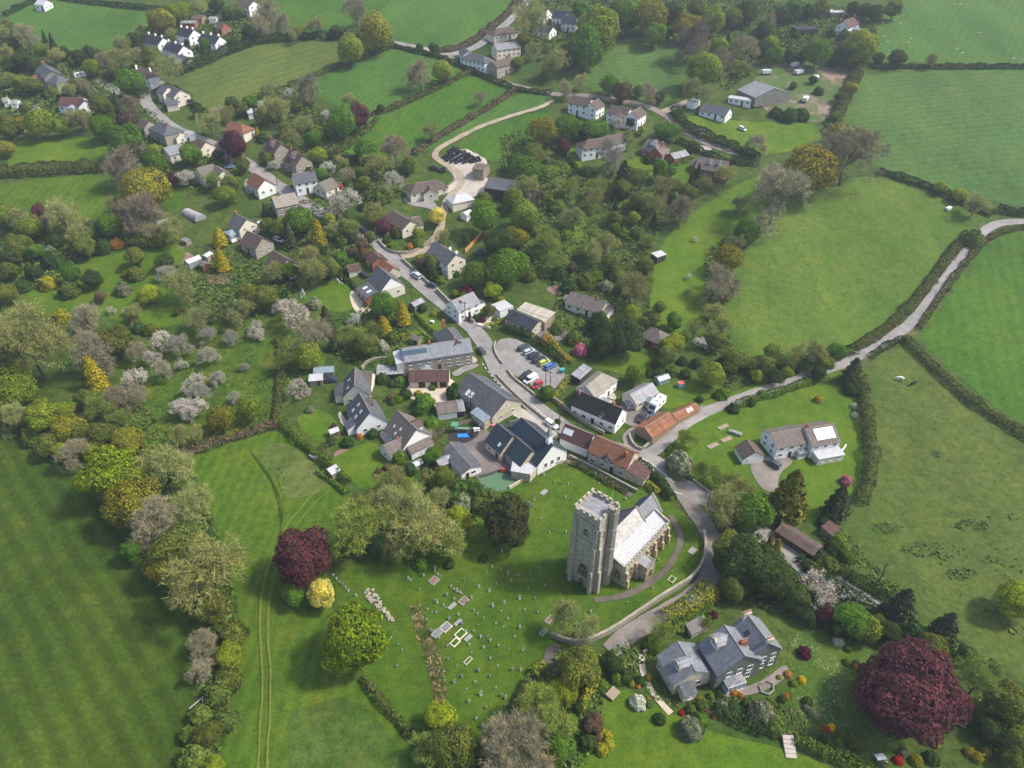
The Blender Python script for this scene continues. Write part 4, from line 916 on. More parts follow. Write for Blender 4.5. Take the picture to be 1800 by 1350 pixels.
        part(nm+'_roof', thick([V[0], V[1], V[5], V[4]], [(0, 1, 2, 3)], .16), roofm[0]); part(nm+'_roof', thick([V[4], V[5], V[2], V[3]], [(0, 1, 2, 3)], .16), roofm[1])
        if cop:
            bm = bmesh.new(); c = .3
            for (ya, za, yb, zb_) in ((y0-oh, eS-oh*sS, ry, r), (y1+oh, e-oh*sN, ry, r)): 
                prism(bm, [(ya, za-.1), (yb, zb_-.1), (yb, zb_+.28), (ya, za+.28)], 'x', x1-c, x1+.12)
            part(nm+'_coping', bm, 'turretstone', wl)
        return wl
    gable_block('nave', h-.02, 16.4, -4.1, 3.0, 6.6, 10.6, -1.0, ('whiteroof', 'slate'), eS=7.2)  # sunlit south and shaded north slope: the light is put into two slate colours
    gable_block('chancel', 16.42, 23.6, -4.0, 2.0, 5.6, 9.6, -1.0, ('palelate', 'slate'))  # south slope paler, north darker: sun and shade painted into the slates
    bm = bmesh.new(); box(bm, 2.4, 20.9, -7.7, -4.12, -1, 5.9); al = part('aisle_wall', bm, 'churchstone')
    part('aisle_roof', thick([(2.7, -7.45, 6.0), (20.6, -7.45, 6.0), (20.6, -3.5, 7.75), (2.7, -3.5, 7.75)], [(0, 1, 2, 3)], .12), 'lead')
    bm = bmesh.new()
    for k in range(22): x = 3.2+k*.8; prism(bm, [(-7.4, 6.04), (-3.6, 7.72), (-3.6, 7.79), (-7.4, 6.11)], 'x', x-.03, x+.03)
    part('roof_roll', bm, 'lead')
    bm = bmesh.new(); box(bm, 2.35, 20.95, -7.75, -7.46, 5.903, 6.5)
    for k in range(17): x = 2.8+k*1.12; box(bm, x-.3, x+.3, -7.75, -7.46, 6.502, 7.0)
    prism(bm, [(-7.45, 6.0), (-3.5, 7.7), (-3.5, 8.25), (-7.45, 6.9)], 'x', 20.62, 20.95); prism(bm, [(-7.45, 6.0), (-4.2, 7.4), (-4.2, 7.7), (-7.45, 6.7)], 'x', 2.35, 2.65)
    part('battlement', bm, 'lichenstone' if False else 'churchstone', al)
    for x in (2.8, 6.6, 11.4, 14.6, 17.7, 20.5):
        bm = bmesh.new(); box(bm, x-.32, x+.32, -8.75, -7.72, -1, 2.6); box(bm, x-.30, x+.30, -8.3, -7.72, 2.603, 4.9); part('buttress', bm, 'hamstone', al)
    for x in (4.7, 13.0, 16.1, 19.1): window(x, -7.72, 1.6, Sd, 1.7, 1.9, 3, al)
    window(20.92, -5.9, 1.9, 0, 1.7, 1.9, 3, al); window(2.38, -5.9, 1.6, W_, 1.6, 1.6, 3, al); window(23.62, -1, 1.8, 0, 2.2, 2.6, 3)
    window(22.2, -4.02, 1.7, Sd, 1.1, 1.7, 2)
    bm = bmesh.new(); box(bm, 7.1, 10.4, -10.6, -7.73, -1, 3.9); po = part('porch', bm, 'churchstone')
    part('porch_roof', thick([(7.3, -10.4, 4.15), (10.2, -10.4, 4.15), (10.2, -7.76, 4.6), (7.3, -7.76, 4.6)], [(0, 1, 2, 3)], .12), 'tin', po)
    bm = bmesh.new()
    for s in range(5): y = -10.45+s*.62; box(bm, 7.05, 7.3, y-.2, y+.2, 3.903, 4.65); box(bm, 10.2, 10.45, y-.2, y+.2, 3.903, 4.65)
    for s in range(4): x = 7.75+s*.68; box(bm, x-.2, x+.2, -10.65, -10.4, 3.903, 4.65)
    part('battlement', bm, 'churchstone', po); window(8.75, -10.62, 0, Sd, 1.5, 1.5, 1, po, 'hamstone', 'door', 'porch_arch')
    for x in (6.9, 10.42): bm = bmesh.new(); box(bm, x, x+.18, -10.7, -10.0, -1, 3.0); part('porch_buttress', bm, 'hamstone', po)
church()

for lb, pts, m in (('paved back terrace of the two-wing white gabled house', [(668, 757), (682, 762), (692, 775), (680, 780), (668, 770)], 'patio'), ('grey patio beside the four-skylight house', [(598, 722), (606, 735), (612, 752), (602, 748), (594, 730)], 'patio'), ('drive between the steep-roofed pair and the street', [(470, 278), (488, 282), (498, 296), (480, 298), (466, 286)], 'asphalt'), ('brown drive of the downhill steep-roofed house', [(490, 288), (505, 290), (515, 302), (500, 304)], 'tarmac'), ('pale courtyard of the white slate house', [(580, 322), (600, 318), (606, 335), (590, 340), (576, 332)], 'patio'), ('drive beside the maroon street cottage', [(432, 312), (444, 318), (446, 340), (434, 342), (428, 326)], 'asphalt'), ('gravel yard of the upper street cottages', [(355, 258), (372, 262), (378, 275), (362, 278)], 'gravel'), ('pale yard of the slate bungalow below the grey barn', [(1225, 195), (1260, 200), (1288, 200), (1280, 212), (1240, 212)], 'patio'), ('forecourt of the white twin houses', [(1058, 172), (1100, 178), (1130, 188), (1110, 186), (1062, 178)], 'lane'), ('drive of the far brick dormer house', [(1225, 255), (1250, 258), (1252, 268), (1228, 266)], 'patio'), ('brown dug bed in the street garden', [(772, 520), (785, 518), (790, 528), (778, 532)], 'dirt'), ('bare bed beside the hip-roofed bungalow', [(678, 408), (692, 404), (698, 412), (684, 418)], 'dirt'), ('front path of the stone farmhouse', [(800, 628), (832, 624), (845, 636), (815, 644)], 'patio'), ('side passage by the garage block', [(795, 652), (830, 640), (846, 640), (818, 655), (800, 664)], 'asphalt'), ('brown earth at the thicket bungalow', [(958, 505), (985, 500), (995, 512), (970, 520)], 'dirt'), ('pale terrace of the black-roofed cottage rear wing', [(1066, 688), (1080, 690), (1085, 702), (1070, 702)], 'patio')):
    S('patio', lb, pts, RM[m], rough=.5)

# ---------------------------------------------------------------- the slate manor
def manor():
    q1 = house('manor_house', 'large slate-roofed manor with parallel gables and brick chimneys', 'manor house', (1273, 1098), (1310, 1153), 10.2, 5.6, 9.6, 'greenslate', 'midslate', ch=[(.62, 1.6, 1.6, 4)], win=False)
    rt = q1.root
    q0 = house('', '', '', (1191, 1126.7), (1223, 1180), 8.2, 4.0, 6.6, 'paletone', 'midslate', parent=rt, win=False)
    q2 = house('', '', '', (1311.7, 1076.7), (1353, 1131.7), 8.0, 5.8, 9.6, 'greenslate', 'midslate', parent=rt, ch=[(.04, -.3, 1.3, 5), (.95, .3, 1.2, 4)], chm='paletone', win=False)
    for q in (q1, q2):                                           # the fronts look down the garden
        R3 = q.M.to_3x3(); sg = 1 if (R3@Vector((1, 0, 0))).y < 0 else -1
        for y in (-2.4, 0, 2.4):
            for z in (.9, 3.4): add_window(rt, q.M, sg*q.L/2, y, z, 0 if sg > 0 else math.pi, 1.2, 1.5)
    sg = 1
    for y in (-1.6, 1.6): add_window(rt, q0.M, q0.L/2, y, .9, 0, 1.2, 1.4)
    side = -1
    for x in (-2.2, 1.9): add_window(rt, q0.M, x, -q0.W/2, 1.0, -math.pi/2, 1.0, 1.3)
    dormer(q0, .9, .62, -1, 1.9, 1.5, 'paletone', 'tin', hipd=.8); dormer(q1, -1.7, .66, -1, 2.6, 1.6, 'paletone', 'tin', hipd=1.2)
    skylight(q2, -.6, .45, -1, 1.0, 1.2, 'glass')
    conservatory(q1, -1.2, 1, 4.0, 1.8, 2.5, end=1, roof='tin'); lean(q0, -3.0, -.2, 1, 2.2, 3.4, 2.6, 'paletone', 'slate', end=1)
    link('parapet', boxes((-q2.L/2, q2.L/2, -.18, .18, 5.6, 6.1)), M['lead'], q1.roof, q1.M@Matrix.Translation((0, 4.35, 0)))
manor()

# ---------------------------------------------------------------- the village
def village():
    H = house
    # three white gabled houses
    q = H('gabled_house', 'cream gabled house with dark roof behind two white ones', 'house', (624.4, 645), (623, 677.4), 8, 3.0, 7, 'cream', 'slate'); skylight(q, 2.5, .6, -1); skylight(q, -1, .5, -1)
    H('', '', '', (633, 653), (655, 654), 6, 2.8, 5.4, 'cream', 'greybrown', parent=q.root, win=False); lean(q, -3, 3, -1, 2.4, 3.2, 2.2, 'cream', 'slate')
    q = H('gabled_house', 'white gabled house with four skylights in dark slope', 'house', (631, 689), (650.4, 725), 8.8, 2.8, 7.3, 'white', 'slate'); [skylight(q, x, v, -1) for x, v in ((-1.5, .35), (1.6, .4), (-1.9, .72), (1.2, .75))]
    lean(q, .2, 3.6, -1, 2.2, 3.4, 2.3, 'white', 'slate'); dormer(q, -1.5, .55, 1, 3, 1.3, 'brick', 'brown')
    q = H('gabled_house', 'white gabled house with long low front wing', 'house', (697.8, 721), (732.6, 754.4), 9.2, 3.2, 7.6, 'white', 'greybrown'); [skylight(q, x, v, -1, .6, .9) for x, v in ((-2.5, .6), (.2, .5), (-.6, .8))]
    H('', '', '', (674, 784), (716, 763), 5.6, 2.6, 4.6, 'white', 'greybrown', parent=q.root, ch=[(.62, .2, .5, 0)]); lean(q, -3.5, 3.5, 1, 2.4, 3, 2.3, 'white', 'greybrown', end=1); dormer(q, 2.2, .55, 1, 3.4, 1.6, 'white', 'brown')
    q = H('garage', 'brown-roofed garage block with two dark doors', 'garage', (719, 649.5), (790, 649.5), 6, 2.5, 4.6, 'cream', 'maroon', win=False, ch=())
    for x in (-2.2, 1.5, 4.3): link('garage_door', boxes((-1.05, 1.05, -.05, .05, 0, 2.1)), M['door'], q.root, q.M@Matrix.Translation((x, -3.03, 0)))
    q = H('farmhouse', 'long slate-roofed stone farmhouse with solar panels by the street', 'farmhouse', (706, 612), (826, 594), 7.5, 5.0, 7.6, 'stone', 'palelate', ch=[(.4, .3, .9), (.78, .5, .9)])
    panels(q, -7.0, .42, -1, 7, 1); H('', '', '', (786, 576), (806, 600), 7.5, 4.6, 7.4, 'stone', 'slate', parent=q.root, ch=[(.05, 0, 1.0)], win=False, hip=(1, 0)); conservatory(q, -4.6, -1, 3, 1.6, 2.0)
    lean(q, -3.5, 3.5, 1, 2.6, 4.8, 4.4, 'cream', 'white' if False else 'lead', end=-1)
    q = H('village_hall', 'big dark-roofed hall with pale stone gable beside the road', 'hall', (825, 654.7), (891.6, 701), 11, 3.2, 7, 'paletone', 'slate', door=False)
    [panels(q, -4.2+k*1.7, .78, -1, 1, 1, 1.2, 2.0, 'solarpale') for k in range(2)]; panels(q, .5, .72, 1, 9, 1, 1.2, 1.6)
    lean(q, 2, 8, -1, 2.6, 3.1, 2.5, 'paletone', 'clear')
    q = H('outbuilding', 'low grey outbuilding with blue-grey end bay', 'outbuilding', (766, 713), (802, 708), 5.2, 2.4, 3.4, 'white', 'greybrown', win=False, ridge=False); H('', '', '', (803, 708), (815, 706.4), 5.2, 2.4, 3.4, 'darkwood', 'tin', parent=q.root, win=False, ridge=False)
    # school
    q = H('school', 'village school with blue-black slate roofs and white bell spirelet', 'school', (916, 733), (973, 782), 10, 3.6, 8.2, 'white', 'blueslate', win=False)
    for y in (-2.2, 0, 2.2): add_window(q.root, q.M, q.L/2, y, 1.2, 0, 1.0, 1.6)
    a = H('', '', '', (874, 743), (902, 766), 8.5, 3.4, 7.2, 'paletone', 'blueslate', parent=q.root); skylight(a, 1.5, .75, -1); b = H('', '', '', (907.5, 767.5), (936, 792), 7.5, 3.2, 6.6, 'paletone', 'blueslate', parent=q.root)
    H('', '', '', (896, 741), (914, 736), 7, 3.2, 6.2, 'paletone', 'blueslate', parent=q.root, win=False)
    Mx = q.M@Matrix.Translation((q.L/2-1.6, 0, q.r)); bm = bmesh.new()
    box(bm, -.7, .7, -.7, .7, -.6, .5); [box(bm, x-.09, x+.09, y-.09, y+.09, .5, 1.7) for x in (-.55, .55) for y in (-.55, .55)]; box(bm, -.8, .8, -.8, .8, 1.7, 1.95)
    sp = link('bell_cote', bm_mesh(bm), M['frame'], q.roof, Mx); bm = bmesh.new(); cyl(bm, (0, 0, 1.952), (0, 0, 5.2), 1.05, .04, 4); link('spire', bm_mesh(bm), M['tin'], sp, Mx)
    q = H('classroom_hut', 'long low grey classroom hut beside the playground', 'classroom', (790.6, 778), (829, 821), 6, 2.6, 3.7, 'white', 'slate', win=False)
    add_window(q.root, q.M, q.L/2, .6, .9, 0, 1.4, 1.1); add_door(q.root, q.M, q.L/2+.02, -1.2, 0)
    Mx, L = frame_from((906, 818), (934, 820), 2.9); rt = link('canopy', None, None, None, Mx.copy()); tag(rt, 'white sheet-roofed shelter against the school gable', 'shelter')
    hexa = [(-3.2, -2.4), (2.2, -3.2), (4.0, .4), (2.6, 3.0), (-3.0, 2.8)]; link('roof', thick([(x, y, 2.9-.05*y) for x, y in hexa], [(0, 1, 2, 3, 4)], .12), M['lead'], rt, Mx)
    bm = bmesh.new(); prism(bm, [(x*.94, y*.94) for x, y in hexa], 'z', -.6, 2.6); link('wall', bm_mesh(bm), M['paletone'], rt, Mx)
    # cottages on the road
    q = H('cottage', 'long white cottage with mottled black roof', 'cottage', (1014.6, 684.8), (1095, 718), 6.6, 3.9, 7, 'white', 'blackroof', ch=[(.06, -.6, .8, 1), (.8, .2, .9, 2)])
    H('', '', '', (1030, 679), (1058, 656), 7, 4, 6.6, 'white', 'lichen', hip=(0, 1), parent=q.root); dormer(q, 2.6, 1.08, -1, 1.6, .9, 'darkwood', 'blackroof'); lean(q, -2.5, 1.5, 1, 3.2, 3.2, 2.6, 'white', 'tin')
    q = H('bungalow', 'grey-roofed cream bungalow behind the motorhome', 'bungalow', (1107, 693), (1147, 672), 6, 2.5, 4.4, 'cream', 'tin'); conservatory(q, .5, -1, 3.0, 1.6)
    q = H('barn', 'rust-red sheet-roofed barn at the lane bend', 'barn', (1132.7, 751.6), (1176.7, 724), 6.2, 2.4, 4.2, 'wood', 'rust', win=False)
    q = H('shed', 'narrow rusty roadside shed row with two white rooflights', 'shed', (1183, 729), (1224, 708), 3.4, 2.0, 3.0, 'wood', 'rust', win=False); skylight(q, .6, .5, -1); skylight(q, 1.9, .5, -1)
    q = H('cottage', 'red-tiled roadside cottage with attached maroon-roofed barn', 'cottage', (1046, 764.7), (1116.5, 794.8), 7.2, 4.2, 7, 'paletone', 'redtile', ch=[(.86, -1.5, 1.5, 1)])
    a = H('', '', '', (993.4, 744), (1044, 764.3), 6, 3.4, 6, 'white', 'maroon', parent=q.root, win=False); panels(a, -2.6, .5, -1, 3, 1, .9, 1.7, 'solarpale')
    b = lean(q, -3.6, 1.4, 1, 5, 3.2, 2.2, 'paletone', 'maroon', end=1); dormer(q, 0, 1.05, -1, 1.9, .8, 'darkwood', 'maroon')
    # white house with panels
    q = H('house', 'white detached house with pale solar panels on its lawn', 'house', (1355, 762), (1409, 752), 7.6, 4.4, 6.4, 'white', 'greybrown')
    a = H('', '', '', (1415, 753), (1466, 744.5), 9, 4.4, 7.0, 'white', 'greybrown', parent=q.root, ch=[(.1, .5, .7)]); panels(a, .6, .45, -1, 5, 2, 1.1, 1.6, 'solarpale')
    lean(a, -3.6, 4.2, -1, 3.0, 2.5, 2.3, 'cream', 'lead'); conservatory(q, 3.0, -1, 2.4, 1.5, 2.2, roof='tin')
    q = H('garage', 'white garage with brown ridged roof beside gravel drive', 'garage', (1312.7, 772), (1328.7, 794.7), 6, 2.4, 4.3, 'white', 'brown', win=False); link('garage_door', boxes((-.05, .05, -1.9, 1.9, 0, 2.0)), M['frame'], q.root, q.M@Matrix.Translation((q.L/2+.03, 0, 0)))
    # middle of the village
    q = H('bungalow', 'grey-brown tiled bungalow in the thicket', 'bungalow', (1003, 512), (1066, 531), 8, 2.6, 5, 'cream', 'greybrown', ch=[(.75, .3, .7, 1)]); conservatory(q, 0, 1, 3, 2.2, end=-1); lean(q, -2.5, 2.5, 1, 2, 2.6, 2.2, 'white', 'greybrown', end=1)
    q = H('barn', 'long dark slate barn behind the car park', 'barn', (899, 543), (948, 564), 7, 2.7, 4.4, 'paletone', 'darkslate')
    shed('open_barn', 'beige-roofed open shelter behind the dark slate barn', 'barn', (940, 562), (965, 573), 12, 6.5, 2.8, 3.4, 'wood', 'beigeroof', mono=True, door=False)
    q = H('pavilion', 'brick garden pavilion with hipped pyramid roof', 'pavilion', (1152, 577), (1158, 579.5), 7, 2.5, 5, 'brick', 'greybrown', hip=(1, 1))
    shed('field_shelter', 'small white-roofed field shelter under blossom', 'shelter', (1157, 457), (1166, 453), 4.5, 3.2, 2.4, 2.8, 'darkwood', 'lead', mono=True)
    q = H('house', 'dark-roofed house with big white gable', 'house', (664, 467), (688, 488), 9.6, 3.4, 7.6, 'cream', 'slate'); a = lean(q, -4, 4.5, -1, 5, 3.3, 2.2, 'brick', 'slate')
    bm = bmesh.new(); prism(bm, [(-5.0, 3.2), (5.0, 3.2), (0, 7.4)], 'x', q.L/2+.005, q.L/2+.09); link('gable_boarding', bm_mesh(bm), M['white'], q.root, q.M)
    for x in (-1.6, 1.6): link('skylight', boxes((-.6, .6, -.9, .9, -.05, .06)), M['solarpale'], a, W[a.name]@Matrix.Translation((x, 2.6, 2.85))@Matrix.Rotation(-.22, 4, 'X'))
    q = H('cottage', 'small brick cottage with dull red roof by the street', 'cottage', (655, 441), (667, 452), 6, 2.9, 4.8, 'brick', 'maroon')
    q = H('cottage', 'low orange-tiled outbuilding on the street edge', 'outbuilding', (671, 455), (692, 469.5), 5, 2.6, 4.4, 'paletone', 'rust', win=False)
    H('outbuilding', 'small red-roofed outbuilding behind a hedge', 'outbuilding', (609, 467), (631, 463), 4.4, 2.2, 3.4, 'cream', 'maroon', win=False)
    q = H('farmhouse', 'tall slate farmhouse with two white chimneys', 'farmhouse', (764, 424.7), (802.7, 446.7), 8, 5, 7.8, 'cream', 'slate', ch=[(.62, .8, 1.0), (.97, .3, 1.0)], chm='white'); lean(q, -3, 1, -1, 2.2, 3, 2.2, 'grey', 'slate')
    q = H('cottage', 'white cottage with pale slate roof beside the street', 'cottage', (793, 529), (832, 512.5), 7.2, 4, 6.6, 'white', 'palelate', ch=[(.3, -1.4, .6, 1)]); lean(q, -2.5, 2.5, 1, 3.4, 3, 2.3, 'white', 'slate', end=1)
    shed('garage', 'flat-roofed white garage beside the pale forecourt', 'garage', (883, 548), (893, 543), 5.5, 5, 2.4, 2.6, 'white', 'lead', mono=True)
    # upper street
    q = H('cottage', 'grey-brown thatched-looking house on the upper street', 'house', (477, 346), (518, 338), 8, 4, 7, 'stone', 'lichen', ch=[(.3, .2, .7)]); 
    q = H('house', 'brown-roofed stone house behind the purple conifer', 'house', (434, 405), (462, 418), 8, 3.2, 6.4, 'stone', 'brown'); 
    q = H('house', 'brown-gabled house above the olive tree', 'house', (480, 440), (505, 455), 8, 3.0, 6.4, 'stone', 'brown'); conservatory(q, 0, 1, 2.6, 2, end=1)
    q = H('bungalow', 'brown hip-roofed bungalow with white conservatory', 'bungalow', (692, 371), (722, 388), 8, 2.6, 5.2, 'cream', 'brown', hip=(1, 0)); conservatory(q, 2, 1, 4, 3.2)
    H('', '', '', (722, 384), (738, 380), 6, 2.5, 4.4, 'cream', 'brown', parent=q.root, win=False)
    q = H('bungalow', 'cream bungalow with brown hipped roof by the farm track', 'bungalow', (731, 322), (766, 316), 7.6, 2.7, 5, 'cream', 'brown', hip=(1, 1)); H('', '', '', (752, 319), (757, 332), 6, 2.7, 4.6, 'cream', 'brown', parent=q.root, door=False)
    q = H('house', 'white house with grey slate roof on the upper street', 'house', (513, 306), (553, 300), 8, 4.5, 7.2, 'white', 'slate', ch=[(.9, 0, .8)]); H('', '', '', (560, 322), (584, 312), 7, 2.8, 5.4, 'cream', 'greybrown', parent=q.root)
    q = H('house', 'uphill one of two steep brown-roofed stone houses', 'house', (474, 241), (494, 252), 8, 3.6, 7.4, 'stone', 'brown', ch=[(.1, 0, .8, 1)]); dormer(q, 0, .6, -1, 3.4, 1.6, 'stone', 'brown')
    q = H('house', 'downhill one of two steep brown-roofed stone houses', 'house', (509, 262), (532, 273), 8, 3.8, 7.4, 'stone', 'brown', ch=[(.1, 0, .8, 1)]); dormer(q, 0, .6, -1, 3.4, 1.6, 'stone', 'brown')
    q = H('cottage', 'maroon-roofed white cottage beside the upper street', 'cottage', (446, 303), (466, 316), 7.6, 3.4, 6.4, 'white', 'redtile')
    q = H('house', 'slate-roofed cream house with blue glass conservatory', 'house', (413, 375), (434, 385), 8, 4, 7, 'cream', 'slate', ch=[(.05, 0, .9)]); conservatory(q, 0, -1, 5, 3.4)
    q = H('house', 'L-shaped grey-roofed cream house near the parked blue car', 'house', (345, 296), (374, 288), 8, 3.8, 6.6, 'cream', 'greybrown'); H('', '', '', (374, 288), (392, 300), 7, 3.6, 6.2, 'cream', 'greybrown', parent=q.root)
    q = H('house', 'red-tiled house behind the tall copper tree', 'house', (402, 213), (424, 217), 8, 3, 5.8, 'cream', 'redtile', hip=(0, 1)); H('', '', '', (390, 234), (406, 240), 6, 2.6, 5, 'brick', 'brown', parent=q.root)
    q = H('house', 'stone house with slate hipped roof on the bend', 'house', (282, 214), (294, 219), 9, 4.6, 7.4, 'stone', 'slate', hip=(1, 1), ch=[(.7, 0, .8)]); H('', '', '', (300, 227), (318, 232), 6, 3, 5, 'cream', 'lichen', parent=q.root)
    H('bungalow', 'low grey-roofed building below the stone hipped house', 'house', (287, 260), (318, 252), 8, 3, 5.4, 'cream', 'palelate')
    shed('flat_extension', 'flat white-roofed building on the upper street', 'outbuilding', (322, 247), (340, 243), 11, 5, 2.6, 2.9, 'white', 'lead', mono=True)
    H('cottage', 'small red-brown gabled cottage above a gravel yard', 'cottage', (345, 243), (362, 249), 6.5, 3, 5.4, 'cream', 'brown')
    q = H('bungalow', 'long maroon-roofed bungalow with white gable', 'bungalow', (105, 171), (148, 171), 8, 2.8, 5.4, 'white', 'maroon'); H('', '', '', (138, 168), (148, 177), 7, 2.8, 5.2, 'white', 'maroon', parent=q.root); conservatory(q, 1, -1, 3, 3)
    q = H('house', 'cream house with blue-grey roof at the lane junction', 'house', (284, 149), (296, 153), 7, 4.4, 6.8, 'cream', 'slate'); H('', '', '', (300, 150), (317, 158), 8, 4, 6.6, 'cream', 'slate', parent=q.root); H('', '', '', (290, 174), (312, 172), 7, 2.6, 4.4, 'cream', 'slate', parent=q.root, win=False)
    H('cottage', 'brown hipped cottage with white chimneys behind the round tree', 'cottage', (245, 119), (261, 122), 8, 4.4, 7, 'white', 'brown', ch=[(.1, 0, .9), (.8, 0, .9)], chm='white', hip=(1, 1))
    q = H('house', 'slate-roofed semi-detached house at the upper left', 'house', (74, 110), (90, 124), 8.5, 4.5, 7.4, 'grey', 'slate', ch=[(.05, 0, .9)]); H('house', 'hip-roofed yellow-walled house below the slate semi', 'house', (86, 130), (101, 133), 8.5, 4, 6.6, 'cream', 'slate', hip=(1, 1))
    H('barn', 'dark low barn among trees at the left', 'barn', (115, 198), (150, 192), 9, 2.8, 4.8, 'darkwood', 'darkslate', win=False)
    semi = 'white semi-detached houses above the valley'
    for lb, a, b in (('nearest the big field, upper of the front pair', (260, 59), (287, 66)), ('with a porch wing, lower of the front pair', (295, 72), (323, 80)), ('of the back pair beside the green-roofed shed', (317, 47), (341, 52)), ('furthest right of the white row', (355, 58), (387, 64))):
        q = H('semi_detached_house', 'dark-roofed white semi '+lb, 'house', a, b, 8, 4.8, 7.8, 'white', 'darkslate', ch=[(.05, 0, .9), (.5, 0, .9), (.93, 0, .9)], chm='white', group=semi)
        if 'porch' in lb: H('', '', '', (312, 98), (322, 92), 6, 3, 5.4, 'white', 'darkslate', parent=q.root)
    H('outbuilding', 'brick building with pale green flat roof at the top left', 'outbuilding', (320, 36), (346, 36), 8, 2.8, 3.4, 'brick', 'tin', win=False)
    H('barn', 'brown shed roof behind the green-roofed building', 'barn', (338, 26), (358, 26), 8, 2.6, 4, 'wood', 'brown', win=False); H('shed', 'small grey shed at the top of the white row', 'shed', (368, 29), (382, 29), 5, 2.2, 3, 'white', 'tin', win=False)
    H('house', 'white house at the top edge left of centre', 'house', (424, -2), (446, 2), 8, 4.6, 7, 'white', 'brown')
    H('house', 'pale farmhouse at the very top left field edge', 'house', (66, -1), (82, 0), 7, 3, 5, 'white', 'lead')
    q = H('terrace', 'brown-roofed terrace by the far hillside lane', 'terrace', (864, 108), (898, 99), 7, 4.4, 6.8, 'stone', 'brown', ch=[(.2, 0, .7), (.8, 0, .7)])
    H('house', 'cream slate-roofed house above the brown terrace', 'house', (868, 77), (911, 72), 7, 4.4, 6.8, 'cream', 'palelate', ch=[(.9, 0, .7)]); H('house', 'hipped brown-roofed house highest by the hillside lane', 'house', (872, 50), (898, 46), 8, 3, 5.4, 'cream', 'brown', hip=(1, 1))
    H('house', 'white slate-roofed house on the hillside lane corner', 'house', (828, 93), (851, 98), 8, 4.6, 7, 'white', 'slate', hip=(1, 1)); H('cottage', 'narrow white cottage behind the lane corner house', 'cottage', (816, 82), (823, 90), 6, 4, 6, 'white', 'slate')
    q = H('semi_detached_house', 'white brown-roofed pair beside the end of the farm track', 'house', (1006, 167), (1041, 174), 7.5, 4.6, 7.2, 'white', 'brown'); H('', '', '', (1053, 173), (1037, 181), 6.6, 4.6, 7, 'white', 'brown', parent=q.root)
    q = H('semi_detached_house', 'white brown-roofed pair with pink tree in front', 'house', (1074, 184), (1109, 191), 7.5, 4.6, 7.2, 'white', 'brown'); H('', '', '', (1126, 187), (1110, 197), 6.6, 4.6, 7, 'white', 'brown', parent=q.root)
    q = H('farmhouse', 'long white farmhouse with bent brown roof', 'farmhouse', (1033, 245), (1062, 242), 7.5, 4.4, 7, 'white', 'brown', hip=(1, 0)); H('', '', '', (1062, 241), (1094, 235), 6.5, 4, 6.4, 'white', 'brown', parent=q.root)
    q = H('brick_house', 'brick dormer house with attached garage', 'house', (1138, 243), (1168, 251), 8.4, 3, 6.4, 'brick', 'greybrown'); dormer(q, 0, .5, -1, 3, 1.3, 'white', 'greybrown'); H('', '', '', (1166, 248), (1152, 259), 7, 3, 6, 'brick', 'greybrown', parent=q.root); H('', '', '', (1178, 270), (1205, 263), 5.5, 2.4, 3.8, 'brick', 'tin', parent=q.root, win=False)
    q = H('brick_house', 'brick dormer house with orange gable end', 'house', (1228, 275), (1282, 284), 8.4, 3, 6.4, 'brick', 'greybrown'); dormer(q, -1, .5, -1, 1.6, 1.2, 'white', 'greybrown'); dormer(q, 3, .5, -1, 1.6, 1.2, 'white', 'greybrown'); H('', '', '', (1222, 278), (1236, 283), 6, 2.6, 4.4, 'brick', 'greybrown', parent=q.root, win=False)
    H('barn', 'big grey sheet-roofed barn on the right hillside', 'barn', (1329, 141), (1362, 155), 20, 3.4, 6.8, 'grey', 'tin', win=False, og=.1)
    H('static_caravan', 'long white static caravan in front of the big barn', 'caravan', (1283, 167), (1324, 173), 5, 2.7, 3.2, 'white', 'lead')
    H('bungalow', 'low slate-roofed white bungalow below the big barn', 'bungalow', (1236, 181), (1284, 190), 7.4, 2.6, 5, 'white', 'slate'); shed('shed', 'pale green metal shed beside the side lane', 'shed', (1218, 187), (1223, 183), 6, 4, 2.6, 2.9, 'white', 'clear', mono=True)
    for lb, a, b in (('behind the tall trees, furthest left of three', (950, 13), (964, 15)), ('in the middle of the three top gables', (976, 17), (999, 20)), ('nearest of the three top gables', (990, 27), (1016, 29))):
        H('cottage', 'white gabled cottage '+lb, 'house', a, b, 8, 4, 7, 'white', 'darkslate', group='white cottages at the top')
    H('bungalow', 'white dark-roofed bungalow below the top gables', 'bungalow', (944, 43), (973, 47), 8, 2.8, 5.2, 'white', 'darkslate')
    q = H('cottage', 'lone white cottage with glass conservatory in the sheep field corner', 'cottage', (1483, 37), (1502, 30), 7, 4, 7, 'white', 'maroon', ch=[(.98, 0, 1)]); conservatory(q, 1, -1, 4.5, 4, 2.4)
    shed('shed', 'white-roofed shed left of two behind the lone cottage', 'shed', (1449, 26), (1458, 26), 9, 4, 2.2, 2.6, 'wood', 'lead', mono=True); shed('shed', 'white-roofed shed nearest the lone white cottage', 'shed', (1469, 28), (1478, 28), 9, 4, 2.2, 2.6, 'wood', 'lead', mono=True)
    shed('shed', 'low black shed in the paddock below the lone cottage', 'shed', (1414, 58), (1426, 57), 13, 6, 2.4, 3, 'darkwood', 'darkslate', mono=True)
    # farm
    H('open_barn', 'small open-fronted wooden barn beside the bales', 'barn', (836, 287), (856, 290), 7, 4, 5, 'wood', 'greybrown', win=False); H('barn', 'large dark-roofed farm barn beside the concrete yard', 'barn', (860, 311), (916, 319), 12, 3.8, 6, 'darkwood', 'slate', win=False); H('barn', 'second dark barn bay behind the large farm barn', 'barn', (900, 320), (938, 334), 8, 3.2, 5, 'darkwood', 'slate', win=False)
